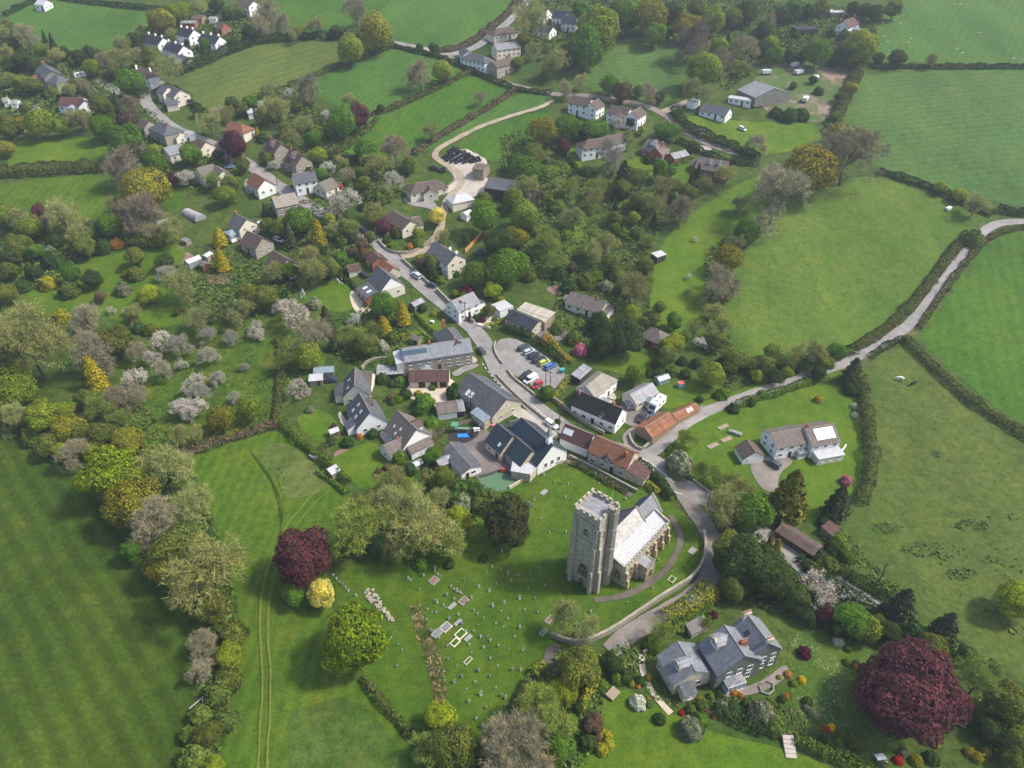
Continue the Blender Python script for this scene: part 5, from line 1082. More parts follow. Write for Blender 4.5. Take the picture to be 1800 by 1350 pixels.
    H('pavilion', 'white pyramid-roofed building at the yard gate', 'outbuilding', (803, 341), (813, 339), 7, 2.8, 4.8, 'cream', 'lead', hip=(1, 1), win=False)
    # roofs among the upper gardens
    H('shed', 'grey shed roof at the far left garden edge', 'shed', (4, 172), (14, 171), 6, 2.4, 3.4, 'cream', 'tin', win=False); H('shed', 'pale grey garage roof beside the far left shed', 'garage', (18, 176), (32, 175), 6, 2.4, 3.4, 'white', 'tin', win=False); H('outbuilding', 'low dark roof between tree and bungalow on the left', 'outbuilding', (52, 186), (66, 185), 7, 2.6, 4, 'stone', 'slate', win=False)
    H('cottage', 'brown-roofed cottage tucked left of the stone hipped house', 'house', (246, 208), (262, 212), 7, 3, 5.6, 'stone', 'brown'); H('cottage', 'stone cottage with brown roof beside the upper lane', 'house', (398, 252), (414, 258), 7, 3.2, 5.6, 'stone', 'brown'); H('outbuilding', 'white-walled outbuilding in the steep gardens', 'outbuilding', (433, 191), (443, 190), 6, 2.4, 3.6, 'white', 'lead', win=False)
    H('cottage', 'small brick house behind the green-roofed building', 'house', (384, 38), (396, 40), 7, 3, 5.4, 'brick', 'brown'); H('shed', 'long pale greenhouse right of the white semis', 'greenhouse', (378, 44), (392, 43), 4, 2.2, 3, 'white', 'lead', win=False)
    H('house', 'orange-roofed extension below the slate semi', 'outbuilding', (62, 131), (70, 133), 6, 2.6, 3.6, 'cream', 'rust', win=False)
    # sheds
    g = 'garden sheds'
    shed('shed', 'corrugated grey open shed beside the stone farmhouse', 'shed', (687, 660), (706, 659), 8, 4, 2.0, 2.8, 'darkwood', 'tin', mono=True)
    shed('shed', 'black timber shed with grey metal roof by the car park', 'shed', (1022, 664), (1033, 653), 7, 3, 2.2, 2.8, 'darkwood', 'tin', mono=True)
    shed('greenhouse', 'skeletal white greenhouse frame above the small green shed', 'greenhouse', (571, 657), (585, 656), 6, 3.4, 1.8, 2.6, 'clear', 'clear', door=False); shed('shed', 'pale-roofed green shed in the orchard corner', 'shed', (557, 673), (567, 672), 4, 3, 2, 2.4, 'wood', 'lead', mono=True)
    shed('shed', 'small white-roofed shed in the middle garden', 'shed', (588, 765), (596, 762), 2.6, 2, 1.9, 2.4, 'wood', 'lead'); shed('field_shelter', 'white-roofed shelter on the meadow hedge line', 'shelter', (589, 836), (596, 832), 2.6, 2.2, 2.0, 2.5, 'wood', 'lead', mono=True)
    shed('shed', 'grey felt-roofed shed beside the classroom hut', 'shed', (782, 818), (793, 813), 4.6, 3.6, 2.2, 3.0, 'wood', 'tin'); shed('shed', 'little grey shed by the worn garden path', 'shed', (735, 821), (741, 818), 2.4, 1.9, 1.7, 2.2, 'wood', 'lead')
    shed('outbuilding', 'long brown-roofed outbuilding below the dark conifers', 'outbuilding', (1401, 957), (1424, 972), 10, 4.4, 2.2, 3.0, 'darkwood', 'brown'); shed('shed', 'small brown-roofed hut beside the pasture edge', 'shed', (1456, 938), (1466, 930), 3.4, 2.8, 2.0, 2.4, 'wood', 'maroon', mono=True)
    shed('greenhouse', 'lean-to greenhouse with red staging behind the manor', 'greenhouse', (1224, 1108), (1240, 1100), 4.6, 2.2, 1.5, 2.4, 'paletone', 'glass', mono=True, door=False)
    shed('greenhouse', 'white glasshouse lowest of the allotment glasshouses', 'greenhouse', (341, 465), (351, 459), 5.5, 3.2, 2.0, 2.9, 'clear', 'lead', door=False); shed('shed', 'pale shed beside the gold cypress in the allotment', 'shed', (366, 456), (371, 451), 3.4, 2.6, 2.0, 2.6, 'wood', 'lead'); shed('shed', 'red-walled wooden shed with grey roof in the allotment', 'shed', (361, 472), (367, 477), 3.6, 3.0, 2.0, 2.6, 'brick', 'greybrown'); shed('shed', 'tiny dark garden shed uphill of the allotment', 'shed', (329, 429), (335, 432), 3, 2.2, 1.8, 2.4, 'wood', 'tin')
    shed('shed', 'pale roofed hut hidden under trees on the left', 'shed', (292, 398), (304, 394), 6, 4, 2.2, 3, 'wood', 'lead'); shed('summerhouse', 'grey-green summerhouse beside the street garden', 'summerhouse', (733, 541), (744, 534), 4.6, 3, 2.2, 3, 'greenslate', 'tin'); shed('shed', 'grey shed under golden cypress by the street farmhouse', 'shed', (731, 603), (739, 606), 3.4, 2.4, 2.1, 2.8, 'wood', 'greybrown')
    shed('greenhouse', 'glazed lean-to behind the cream bungalow near the motorhome', 'greenhouse', (1163, 671), (1174, 667), 4, 2.6, 1.7, 2.4, 'clear', 'clear', door=False); shed('summerhouse', 'white garden room beside the tall green poplars', 'summerhouse', (821, 383), (828, 378), 4, 3.4, 2.2, 3, 'white', 'lead'); shed('shed', 'low bale-coloured trailer shelter on the far farm lane', 'shed', (1234, 233), (1241, 231), 5, 2.6, 1.4, 1.7, 'white', 'lead', mono=True)
    shed('chest_tomb_shelter' if False else 'garden_table', 'wooden garden table and bench on the manor lawn', 'bench', (1077, 1222), (1084, 1214), 2.2, 1.6, .75, .8, 'wood', 'wood', mono=True, door=False)
village()
def polytunnel(c, d, L, w, label):
    A = G(*c); B = G(*d); v = (B-A).xy; Mx = Matrix.Translation((A.x, A.y, A.z))@Matrix.Rotation(math.atan2(v.y, v.x), 4, 'Z'); rt = link('polytunnel', None, None, None, Mx.copy()); tag(rt, label, 'polytunnel')
    bm = bmesh.new(); prism(bm, [(-w/2, -.3)]+[(-w/2*math.cos(a*math.pi/10), w*.48*math.sin(a*math.pi/10)) for a in range(11)]+[(w/2, -.3)], 'x', -L/2, L/2); link('cover', bm_mesh(bm), M['tin'], rt, Mx)
    bm = bmesh.new()
    for k in range(7):
        x = -L/2+L*k/6
        for a in range(10): cyl(bm, (x, -w/2*1.01*math.cos(a*math.pi/10), w*.486*math.sin(a*math.pi/10)), (x, -w/2*1.01*math.cos((a+1)*math.pi/10), w*.486*math.sin((a+1)*math.pi/10)), .05, .05, 4)
    link('hoop', bm_mesh(bm), M['frame'], rt, Mx)
polytunnel((341, 381), (351, 387), 9.5, 4.6, 'grey arched polytunnel in the garden below the ochre tree')

# ---------------------------------------------------------------- vehicles
def car_meshes(kind):
    L, Wd, H_, hood, cab0, cab1 = {'hatch': (4.1, 1.75, 1.5, .95, -1.95, 1.0), 'estate': (4.6, 1.8, 1.5, .95, -2.2, 1.0), 'suv': (4.6, 1.9, 1.75, 1.1, -2.25, 1.0), 'van': (5.0, 1.95, 1.95, 1.15, -2.45, 1.6)}[kind]
    def loft(secs, m):
        bm = bmesh.new(); prev = None
        for x, hw, z0, z1 in secs:
            r = [bm.verts.new((x, a*hw, z)) for a, z in ((-1, z0), (-1.0, z0+(z1-z0)*.75), (-.86, z1), (.86, z1), (1.0, z0+(z1-z0)*.75), (1, z0))]
            if prev: [bm.faces.new((prev[k], prev[(k+1) % 6], r[(k+1) % 6], r[k])) for k in range(6)]
            else: bm.faces.new(r[::-1])
            prev = r
        bm.faces.new(prev); me = bm_mesh(bm); me.materials.append(M[m]); return me
    h2 = L/2; w = Wd/2
    body = loft([(-h2, w*.86, .42, hood*.92), (-h2+.15, w*.96, .3, hood), (-1, w, .25, hood), (1, w, .25, hood), (h2-.7, w*.97, .27, hood*.95), (h2-.12, w*.88, .32, hood*.78), (h2, w*.78, .42, hood*.66)], 'paint')
    glass = loft([(cab0, w*.8, hood-.02, hood+.03), (cab0+.28, w*.86, hood-.02, H_-.09), (.1, w*.88, hood-.02, H_-.06), (cab1-.35, w*.86, hood-.02, H_-.2 if kind != 'van' else H_-.1), (cab1+.25, w*.8, hood-.02, hood+.02)], 'glass')
    roof = loft([(cab0+.22, w*.74, H_-.12, H_-.04), (-.4, w*.8, H_-.1, H_), (cab1-.6, w*.76, H_-.16, H_-.06)], 'paint')
    pil = bmesh.new()
    for s in (-1, 1):
        if kind == 'van': box(pil, cab0+.1, cab1-1.2, s*w*.885-.02, s*w*.885+.02, hood-.02, H_-.12)
        for x in ((cab0+.35, -.35) if kind != 'van' else (cab1-1.2,)): box(pil, x-.06, x+.06, s*w*.875-.03, s*w*.875+.03, hood-.02, H_-.1)
    pil = bm_mesh(pil); pil.materials.append(M['paint'])
    bm = bmesh.new(); cyl(bm, (0, -.11, 0), (0, .11, 0), .33, .33, 14); wh = bm_mesh(bm); wh.materials.append(M['tyre']); bm = bmesh.new(); cyl(bm, (0, -.125, 0), (0, .125, 0), .2, .2, 10); rim = bm_mesh(bm); rim.materials.append(M['chrome'])
    lamp = boxes((-.06, .06, -.17, .17, -.07, .07)); lamp.materials.append(M['clear'])
    return dict(L=L, W=Wd, hood=hood, body=body, glass=glass, roof=roof, pil=pil, wheel=wh, rim=rim, lamp=lamp)
CARS = {}
def car(label, p, q, col, kind='hatch', group=None, z=.17):
    if kind not in CARS: CARS[kind] = car_meshes(kind)
    m = CARS[kind]; A = G(*p); B = G(*q); v = (B-A).xy; a = math.atan2(v.y, v.x); sl = (zt(A.y+math.sin(a))-zt(A.y-math.sin(a)))/2
    Mx = Matrix.Translation((A.x, A.y, A.z+z))@Matrix.Rotation(a, 4, 'Z')@Matrix.Rotation(-math.atan(sl), 4, 'Y'); rt = link('parked_car' if kind != 'van' else 'parked_van', None, None, None, Mx.copy()); rt.empty_display_size = .5; tag(rt, label, 'van' if kind == 'van' else 'car', group)
    c = (*col, 1)
    b = link('body', m['body'], None, rt, Mx); b.color = c; link('windows', m['glass'], None, rt, Mx)
    o = link('roof', m['roof'], None, rt, Mx); o.color = c; o = link('pillars', m['pil'], None, rt, Mx); o.color = c
    for sx in (-1, 1):
        for sy in (-1, 1):
            w_ = link('wheel', m['wheel'], None, rt, Mx@Matrix.Translation((sx*m['L']*.31, sy*(m['W']/2-.1), .33))); link('rim', m['rim'], None, w_, Mx@Matrix.Translation((sx*m['L']*.31, sy*(m['W']/2-.1), .33)))
    for sy in (-1, 1): link('headlight', m['lamp'], None, b, Mx@Matrix.Translation((m['L']/2-.05, sy*m['W']*.33, m['hood']*.66)))
CP = 'cars in the car park'
for lb, p, col, kd in (('dark teal car furthest up the car park row', (921, 613.5), (.035, .06, .065), 'estate'), ('silver-blue car second in the car park row', (930, 621), (.42, .47, .50), 'hatch'), ('black car third in the car park row', (938, 628), (.02, .02, .025), 'hatch'),
      ('black estate beside the lime car in the row', (947, 635), (.022, .025, .03), 'estate'), ('lime-yellow hatchback in the car park row', (957, 640.5), (.50, .52, .12), 'hatch'), ('bright blue car at the end of the row', (968, 646.5), (.05, .16, .42), 'estate')):
    car(lb, p, (p[0]+22, p[1]-10), col, kd, CP)
car('black car beside the white van in the car park', (924, 662.5), (902, 674), (.025, .027, .03), 'estate', CP); car('white delivery van parked in the car park', (933, 670), (911, 682), (.74, .75, .76), 'van'); car('red car half hidden by the bush at the car park', (944, 679.5), (922, 691), (.45, .03, .04), 'hatch', CP)
car('white estate car parked by the school', (969.5, 749), (990, 762), (.75, .75, .74), 'estate'); car('silver people carrier parked on the street', (732, 487), (724, 481), (.46, .50, .55), 'suv'); car('dark grey car parked outside the stone farmhouse', (846, 619), (838, 608), (.055, .065, .075), 'hatch')
car('dark blue car on the street at the bend', (639, 408), (631, 402), (.03, .045, .08), 'hatch'); car('black car behind the dark-roofed house', (638, 485), (628, 480), (.02, .022, .026), 'estate'); car('dark grey car tucked in the gateway by the street', (758, 504), (746, 500), (.05, .055, .065), 'hatch')
car('dark brown car in the cottage yard', (1127, 737), (1119, 748), (.05, .035, .033), 'suv'); car('silver car nose to the bungalow', (1105, 713), (1101, 704), (.40, .40, .46), 'hatch'); car('small red car beside the silver one', (1114, 713.5), (1108, 707), (.36, .03, .03), 'hatch')
car('teal car against the rusty barn', (1149, 736), (1162, 727), (.03, .11, .14), 'hatch'); car('dark car on the drive of the white house', (1358.5, 818), (1348, 811), (.055, .07, .085), 'estate')
car('white car in the upper village parking area', (459, 399), (467, 402), (.7, .7, .7), 'hatch'); car('white car beside the purple conifer', (490, 424), (500, 428), (.7, .71, .73), 'estate'); car('pale blue car outside the L-shaped house', (404, 296), (394, 297), (.25, .36, .55), 'hatch')
car('dark car behind the downhill brown-roofed house', (517, 301), (525, 304), (.03, .035, .045), 'hatch'); car('red car in the courtyard below the white slate house', (596, 331), (586, 328), (.5, .04, .05), 'hatch'); car('blue car outside the white top bungalow', (988, 48), (996, 50), (.03, .07, .2), 'hatch')
car('white van at the far lane beside houses', (1304, 229), (1312, 233), (.7, .7, .7), 'hatch'); car('black car on the drive of the hipped bungalow', (722, 333), (730, 336), (.03, .03, .04), 'hatch'); car('black car beside the orchard shed', (583, 671), (592, 670), (.02, .03, .05), 'hatch')
def motorhome(label, p, q, L=6.8, wd=2.3, hh=2.95, cab=True, name='motorhome'):
    A = G(*p); B = G(*q); v = (B-A).xy; Mx = Matrix.Translation((A.x, A.y, A.z+.15))@Matrix.Rotation(math.atan2(v.y, v.x), 4, 'Z'); rt = link(name, None, None, None, Mx.copy()); tag(rt, label, 'motorhome' if cab else 'caravan')
    f = L/2; bm = bmesh.new(); prism(bm, [(-f, .45), (f-.35, .45), (f, .6), (f-.08, 1.35), (f-.75, 2.3), (f-.9, hh), (-f+.15, hh), (-f, hh-.2)] if cab else [(-f, .5), (f-.1, .5), (f, 1.2), (f-.35, hh), (-f+.3, hh), (-f, 1.3)], 'y', -wd/2, wd/2)
    me = bm_mesh(bm); b = link('body', me, M['white'], rt, Mx)
    if cab: bm = bmesh.new(); prism(bm, [(f-.055, 1.40), (f-.72, 2.28), (f-.66, 2.3), (f, 1.42)], 'y', -wd/2+.15, wd/2-.15); link('windscreen', bm_mesh(bm), M['glass'], rt, Mx)
    for s in (-1, 1):
        for x in (-f*.5, .4): link('window', boxes((x-.5, x+.5, -.02, .02, 1.5, 2.1)), M['glass'], rt, Mx@Matrix.Translation((0, s*(wd/2+.01), 0)))
        for x in (-f*.45, f*.6) if cab else (-.1,):
            bm = bmesh.new(); cyl(bm, (x, s*(wd/2-.22), .36), (x, s*(wd/2+.005), .36), .36, .36, 14); link('wheel', bm_mesh(bm), M['tyre'], rt, Mx)
    for x in (-1.6, .6): link('roof_hatch', boxes((x-.45, x+.45, -.4, .4, hh+.002, hh+.1)), M['tin'], b, Mx)
motorhome('big white motorhome parked in the cottage yard', (1154, 717), (1140, 731)); motorhome('white touring caravan at the upper left houses', (142, 137), (152, 134), 5.5, 2.2, 2.5, False, 'touring_caravan')

# ---------------------------------------------------------------- graves
def headstones():
    def slab(w, h, t, rnd):
        bm = bmesh.new(); pts = [(-w/2, -.25), (w/2, -.25), (w/2, h*.72)]
        if rnd == 1: pts += [(w/2*math.cos(a*math.pi/8), h*.72+h*.28*math.sin(a*math.pi/8)) for a in range(1, 8)]
        if rnd == 2: pts += [(0, h)]
        pts.append((-w/2, h*.72)); prism(bm, pts, 'y', -t/2, t/2); return bm_mesh(bm)
    cross = boxes((-.1, .1, -.08, .08, .35, 1.35), (-.36, .36, -.078, .078, .88, 1.06), (-.32, .32, -.25, .25, -.2, .35))
    P_ = [slab(.62, 1.0, .14, 1), slab(.7, 1.15, .15, 2), slab(.6, .85, .14, 0), cross]
    rr = random.Random(3)
    txt = """882 970;847 990;865 998;880 1003;893 1009;906 1012;911 1011;931 1018;936 1021;932 1008;958 1030;968 1058;913 1053;940 1053;923 1074;946 1077;914 1104;921 1142;919 1144;915 1178;718 1018;722 1021;765 1006;770 1011;774 1014;745 1013;738 1037;765 1001;793 1032;798 1036;803 1040;809 1043;812 1045;786 1047;798 1054;829 1051;764 1056;768 1060;780 1065;784 1069;806 1081;833 1074;839 1080;850 1087;752 1072;759 1077;767 1077;750 1090;757 1108;761 1112;772 1122;790 1089;872 1097;885 1103;858 1120;862 1127;845 1121;876 1136;895 1142;850 1139;862 1158;875 1172;825 1134;829 1148;787 1136;788 1160;780 1182;872 1210;881 1223;889 1228;845 1222;824 1233;838 1264;848 1278;901 1178;861 1190;700 1133;707 1143;698 1172;688 1122;586 1012;592 1018;597 1024;603 1029;608 1034;613 1040;626 1048;1039 1077;1103 1061;1147 1035;956 835;975 848;999 852;987 851;1053 851;1100 878;994 875;935 869;951 913;961 921;973 933;995 936;947 1000;1004 1018;1158 985;1232 958;1224 944;1209 910;943 895;939 880;966 937;855 1008;899 1022;928 1036;951 1066;833 1110;812 1097;819 1110;840 1099;822 1060;866 1066;881 1075;893 1088;905 1120;886 1060;860 1040;842 1033;816 1020;790 1005;872 1028;888 1240;868 1255;855 1245;835 1200;812 1190;803 1172;798 1200;820 1212;842 1180"""
    for it in txt.replace('\n', '').split(';'):
        x, y = map(float, it.split()); g = G(x, y); k = rr.choice([0, 0, 0, 1, 2, 2, 3]); gr = rr.random() < .35
        o = bpy.data.objects.new('headstone', P_[k]); COL.objects.link(o)
        if not P_[k].materials: P_[k].materials.append(M['lichenstone'])
        if gr: o.material_slots[0].link = 'OBJECT'; o.material_slots[0].material = M['greystone']
        o.location = g.xyz; o.rotation_euler = (rr.uniform(-.09, .09), rr.uniform(-.06, .06), R(-40)+rr.uniform(-.2, .2)+(math.pi/2)); s = rr.uniform(.7, 1.0); o.scale = (s, s, s)
        PENDING.append((o, ('dark grey ' if gr else 'pale lichened ')+('rounded', 'pointed', 'square', 'cross-shaped')[k]+' headstone', 'headstone', x, y, 'headstones'))
    def kerb(x, y, L, w, lb, fill='greystone', m='lichenstone'):
        g = G(x, y); Mx = Matrix.Translation(g.xyz)@Matrix.Rotation(R(49), 4, 'Z'); rt = link('kerbed_grave', None, None, None, Mx.copy()); tag(rt, lb, 'grave')
        link('kerb', boxes((-L/2, L/2, -w/2, -w/2+.18, -.2, .28), (-L/2, L/2, w/2-.18, w/2, -.2, .28), (-L/2, -L/2+.18, -w/2+.183, w/2-.183, -.2, .279), (L/2-.18, L/2, -w/2+.183, w/2-.183, -.2, .279)), M[m], rt, Mx)
        link('grave_bed', boxes((-L/2+.184, L/2-.184, -w/2+.184, w/2-.184, -.2, .2)), M[fill] if fill in M else fill, rt, Mx)
    kerb(815, 1057, 2.2, 1.6, 'kerbed grave with brown bed at the upper churchyard rows', RM['dirt']); kerb(795, 1066, 2.1, .9, 'narrow pale kerbed grave beside the brown bed', 'lichenstone'); kerb(784, 1103, 2.3, 1.9, 'square white-kerbed grave with grey slab', 'greystone', 'paletone'); kerb(810, 1115, 2.3, 1.8, 'cream-kerbed grave with grass bed', GM['church'], 'cream'); kerb(800, 1130, 2.0, 1.4, 'yellowish kerbed grave below the cream one', GM['church'], 'cream'); kerb(823, 1122, 1.9, .9, 'narrow white slab grave beside the cream kerb', 'lichenstone'); kerb(823, 1162, 2.0, .9, 'white-kerbed grave alone among the lower rows', GM['church'], 'paletone'); kerb(805, 1095, 2.0, .8, 'narrow pale slab grave uphill of the cream kerb', 'lichenstone'); kerb(768, 1114, 2.2, 1.6, 'flat grey slab grave beside the dead grass bank', 'greystone'); kerb(763, 1021, 2.2, 1.8, 'earth-covered kerbed grave under the budding trees', RM['dirt']); kerb(735, 993, 2.4, 1.1, 'weathered brown tomb slab at the tree edge', RM['lane']); kerb(956, 866, 2.2, 1.2, 'flat pale slab grave on the open lawn north of the tower', 'lichenstone'); kerb(1217, 969, 2.2, 1.5, 'pale ledger slab beside the church lane wall', 'lichenstone'); kerb(1181, 1019, 1.8, 1.4, 'white outlined grave at the churchyard gate', GM['church'], 'paletone'); kerb(966, 1090, 2.2, 1.3, 'brown chest tomb beside the bare churchyard tree', RM['dirt']); kerb(955, 1112, 2.0, 1.0, 'small stone tomb by the churchyard wall end', RM['dirt'])
headstones()

# ---------------------------------------------------------------- walls, fences, poles
def wall(name, label, px, ht=1.2, th=.45, m='drystone', cap=True, cat=None):
    c = line(px, 1.5, 2); nn = normals2(c); bm = bmesh.new(); rr = random.Random(int(px[0][0])); pr = None; ps = []
    for p, n in zip(c, nn):
        z = zt(p.y); h_ = ht*(1+rr.uniform(-.05, .05)); a = [(*(p-n*th/2), z-.4), (*(p-n*th/2), z+h_), (*(p+n*th/2), z+h_), (*(p+n*th/2), z-.4)]; v = [bm.verts.new(q) for q in a]
        if pr: [bm.faces.new((pr[k], v[k], v[k+1], pr[k+1])) for k in range(3)]
        else: bm.faces.new(v)
        pr = v
    bm.faces.new(pr[::-1]); o = link(name, bm_mesh(bm), M[m]); return tag(o, label, cat or name.replace('_', ' ').split()[-1])
wall('stone_wall', 'pale stone wall curving round the churchyard', [(1236, 938), (1241, 965), (1232, 1000), (1212, 1022), (1190, 1035), (1172, 1046), (1130, 1073), (1085, 1105), (1040, 1128), (1005, 1134), (968, 1118)], 1.5, .6, 'drystone')
wall('stone_wall', 'stone wall edging the lower side of the red cottage', [(1000, 804), (1035, 820), (1080, 845), (1120, 866)], 1.1, .45)
wall('stone_wall', 'roadside stone wall in front of the black-roofed cottage', [(965, 698), (985, 712), (1012, 735), (1040, 752), (1062, 764)], 1.3, .45); wall('stone_wall', 'short stone wall beside the cottage drive', [(1106, 765), (1108, 776), (1116, 788), (1130, 793)], 1.1, .5)
wall('stone_wall', 'roadside wall behind the rusty sheds', [(1130, 790), (1160, 765), (1195, 741), (1235, 718)], 1.0, .4); wall('stone_wall', 'low wall along the hall roadside', [(872, 660), (905, 695), (950, 733), (985, 757)], .9, .4); wall('stone_wall', 'curved stone wall of the car park entrance', [(871, 603), (868, 615), (876, 632), (884, 641)], .9, .5); wall('stone_wall', 'long stone wall on the car park street side', [(893, 652), (900, 664), (918, 678), (940, 696)], .9, .5)
wall('stone_wall', 'stone wall round the bungalow garden at the bend', [(665, 425), (680, 442), (700, 448), (725, 446), (750, 432), (765, 415)], 1.2, .45); wall('stone_wall', 'street wall of the slate farmhouse garden', [(707, 458), (725, 474), (745, 492), (760, 506)], 1.2, .45); wall('stone_wall', 'wall below the hedged garden by the white cottage', [(768, 512), (790, 535), (815, 560), (835, 570)], 1.6, .5); wall('stone_wall', 'curved garden wall behind the corrugated shed', [(636, 650), (645, 638), (660, 633), (680, 632)], 1.1, .45); wall('retaining_wall', 'white garden terrace wall of the white house', [(1437, 812), (1450, 808), (1480, 795), (1486, 785)], .9, .3, 'white'); wall('stone_wall', 'wall of the lane beside the conifer garden', [(1205, 835), (1225, 852), (1245, 866)], .8, .4); wall('stone_wall', 'weathered wall end beside the manor greenhouse', [(1130, 1150), (1145, 1143), (1158, 1138)], 1.1, .4); wall('stone_wall', 'garden wall between black-roofed cottage wings', [(1030, 726), (1040, 716), (1052, 708)], 1.0, .35); wall('stone_wall', 'retaining wall of the white courtyard house', [(838, 572), (850, 576), (862, 578)], .8, .3, 'white')
wall('stone_wall', 'school boundary wall on the churchyard side', [(895, 860), (920, 845), (950, 828), (990, 812)], 1.0, .4, 'paletone'); wall('brick_wall', 'round stone-edged garden pool wall near the manor front', [(1334, 1206), (1336, 1218), (1347, 1224), (1359, 1218), (1361, 1206), (1352, 1198), (1341, 1198), (1334, 1205)], .5, .3, 'grey')
def fence(label, px, ht=1.6, m='wood', rails=False, name='fence'):
    c = line(px, 1.8, 2); rt = link(name, None, None, None, Matrix.Translation((c[0].x, c[0].y, zt(c[0].y)))); tag(rt, label, 'fence'); bm = bmesh.new(); bp = bmesh.new()
    for a, b in zip(c, c[1:]):
        d = b-a; Mx = Matrix.Translation((a.x, a.y, zt(a.y)))@Matrix.Rotation(math.atan2(d.y, d.x), 4, 'Z'); dz = zt(b.y)-zt(a.y)
        if rails: [box(bm, 0, d.length, -.02, .02, z-.05, z+.05, Mx) for z in (.4, .75, 1.1)]
        else: box(bm, .07, d.length-.07, -.02, .02, .1, ht, Mx)
        box(bp, -.06, .06, -.06, .06, -.3, ht+.1, Mx)
    link('fence_panel', bm_mesh(bm), M[m], rt, Matrix.Identity(4)); link('fence_post', bm_mesh(bp), M[m], rt, Matrix.Identity(4))
fence('bright orange new wooden fence beside the trampoline', [(818, 445), (832, 430), (845, 414), (847, 409)], 1.9, 'orangewood'); fence('green picket fence along the artificial turf', [(842, 841), (862, 836), (882, 828), (904, 838)], 1.1, 'greenslate'); fence('wooden fence behind the play frame', [(795, 752), (820, 745), (855, 738), (868, 735)], 1.6, 'wood')
fence('rail fence round the left glasshouse plots', [(315, 440), (345, 430), (380, 445), (415, 470)], 1.0, 'wood', True); fence('rail fence of the farm bungalow garden', [(770, 335), (790, 328), (806, 312)], 1.1, 'wood', True)
def pole(label, b, h=7.5, arm=True, m='polestick', r=.14):
    g = G(*b); Mx = Matrix.Translation(g.xyz); rt = link('utility_pole', None, None, None, Mx); tag(rt, label, 'pole'); bm = bmesh.new(); cyl(bm, (0, 0, -.5), (0, 0, h), r, r*.75, 7); link('post', bm_mesh(bm), M[m], rt, Mx)
    if arm: link('crossarm', boxes((-.8, .8, -.06, .06, h-.7, h-.55), (-.72, -.66, -.03, .03, h-.549, h-.35), (.66, .72, -.03, .03, h-.549, h-.35)), M[m], rt, Mx)
for lb, b in (('wooden pole with transformer in the orchard hedge', (495, 723)), ('dark pole at the lane fork under budding trees', (1242, 897)), ('pole on the street by the parked white estate', (983, 753)), ('tall pole beside the street by the golden cypress', (725, 538)), ('dark pole in front of the white street cottage', (818, 566)), ('leaning pole on the horse pasture edge', (1541, 1030)), ('thin pole in the hall courtyard', (828, 722)), ('pole in the car park beside the red car', (959, 680)), ('second pole in the car park near the bush', (967, 682)), ('pole at the street bend near the brick cottage', (655, 438)), ('pole beside the blue car at the car park end', (984, 650)), ('pole on the upper street verge', (566, 365)), ('pole by the upper stone house', (488, 326)), ('pole in the gable house garden hedge', (743, 846))): pole(lb, b, 6.5 if 'thin' in lb or 'car park' in lb else 8)

# ---------------------------------------------------------------- bales, animals, small things
def bales():
    bm = bmesh.new(); n = 12; pr = [(.55, 0), (.62, .05), (.62, 1.15), (.55, 1.22)]; rings = []
    for r, z in pr: rings.append([bm.verts.new((r*math.cos(a*2*math.pi/n), z-.61, r*math.sin(a*2*math.pi/n)+.62)) for a in range(n)])
    for a, b in zip(rings, rings[1:]): [bm.faces.new((a[k], a[(k+1) % n], b[(k+1) % n], b[k])) for k in range(n)]
    bm.faces.new(rings[0]); bm.faces.new(rings[-1][::-1]); me = bm_mesh(bm); me.materials.append(M['wrap']); rr = random.Random(2)
    rows = [((781, 279), (808, 261)), ((786, 284), (815, 266)), ((793, 287), (823, 270)), ((802, 288), (832, 275)), ((815, 288), (841, 279)), ((829, 287), (851, 282))]
    low = [((757, 297), (768, 293)), ((762, 300), (776, 296)), ((770, 302), (786, 298)), ((776, 304), (790, 301))]
    for rs, lb, gp in ((rows, 'shiny black wrapped silage bale in the main stack', 'black silage bales in the main stack'), (low, 'shiny black wrapped silage bale in the small separate stack', 'black silage bales in the small stack')):
        for a, b in rs:
            A, B = G(*a), G(*b); k = int((B-A).xyz.length/1.3); d = (B-A).xy.normalized()
            for i in range(k):
                for lv in ((0, 1) if rs is rows and 0 < i < k-1 and rr.random() < .75 else (0,)):
                    p = A.xy+d*(i+.5*lv)*1.3; o = bpy.data.objects.new('silage_bale', me); COL.objects.link(o); o.location = (p.x, p.y, zt(p.y)+.12+lv*1.15); o.rotation_euler = (0, 0, math.atan2(d.y, d.x)+rr.uniform(-.1, .1)); tag(o, lb, 'bale', gp)
bales()
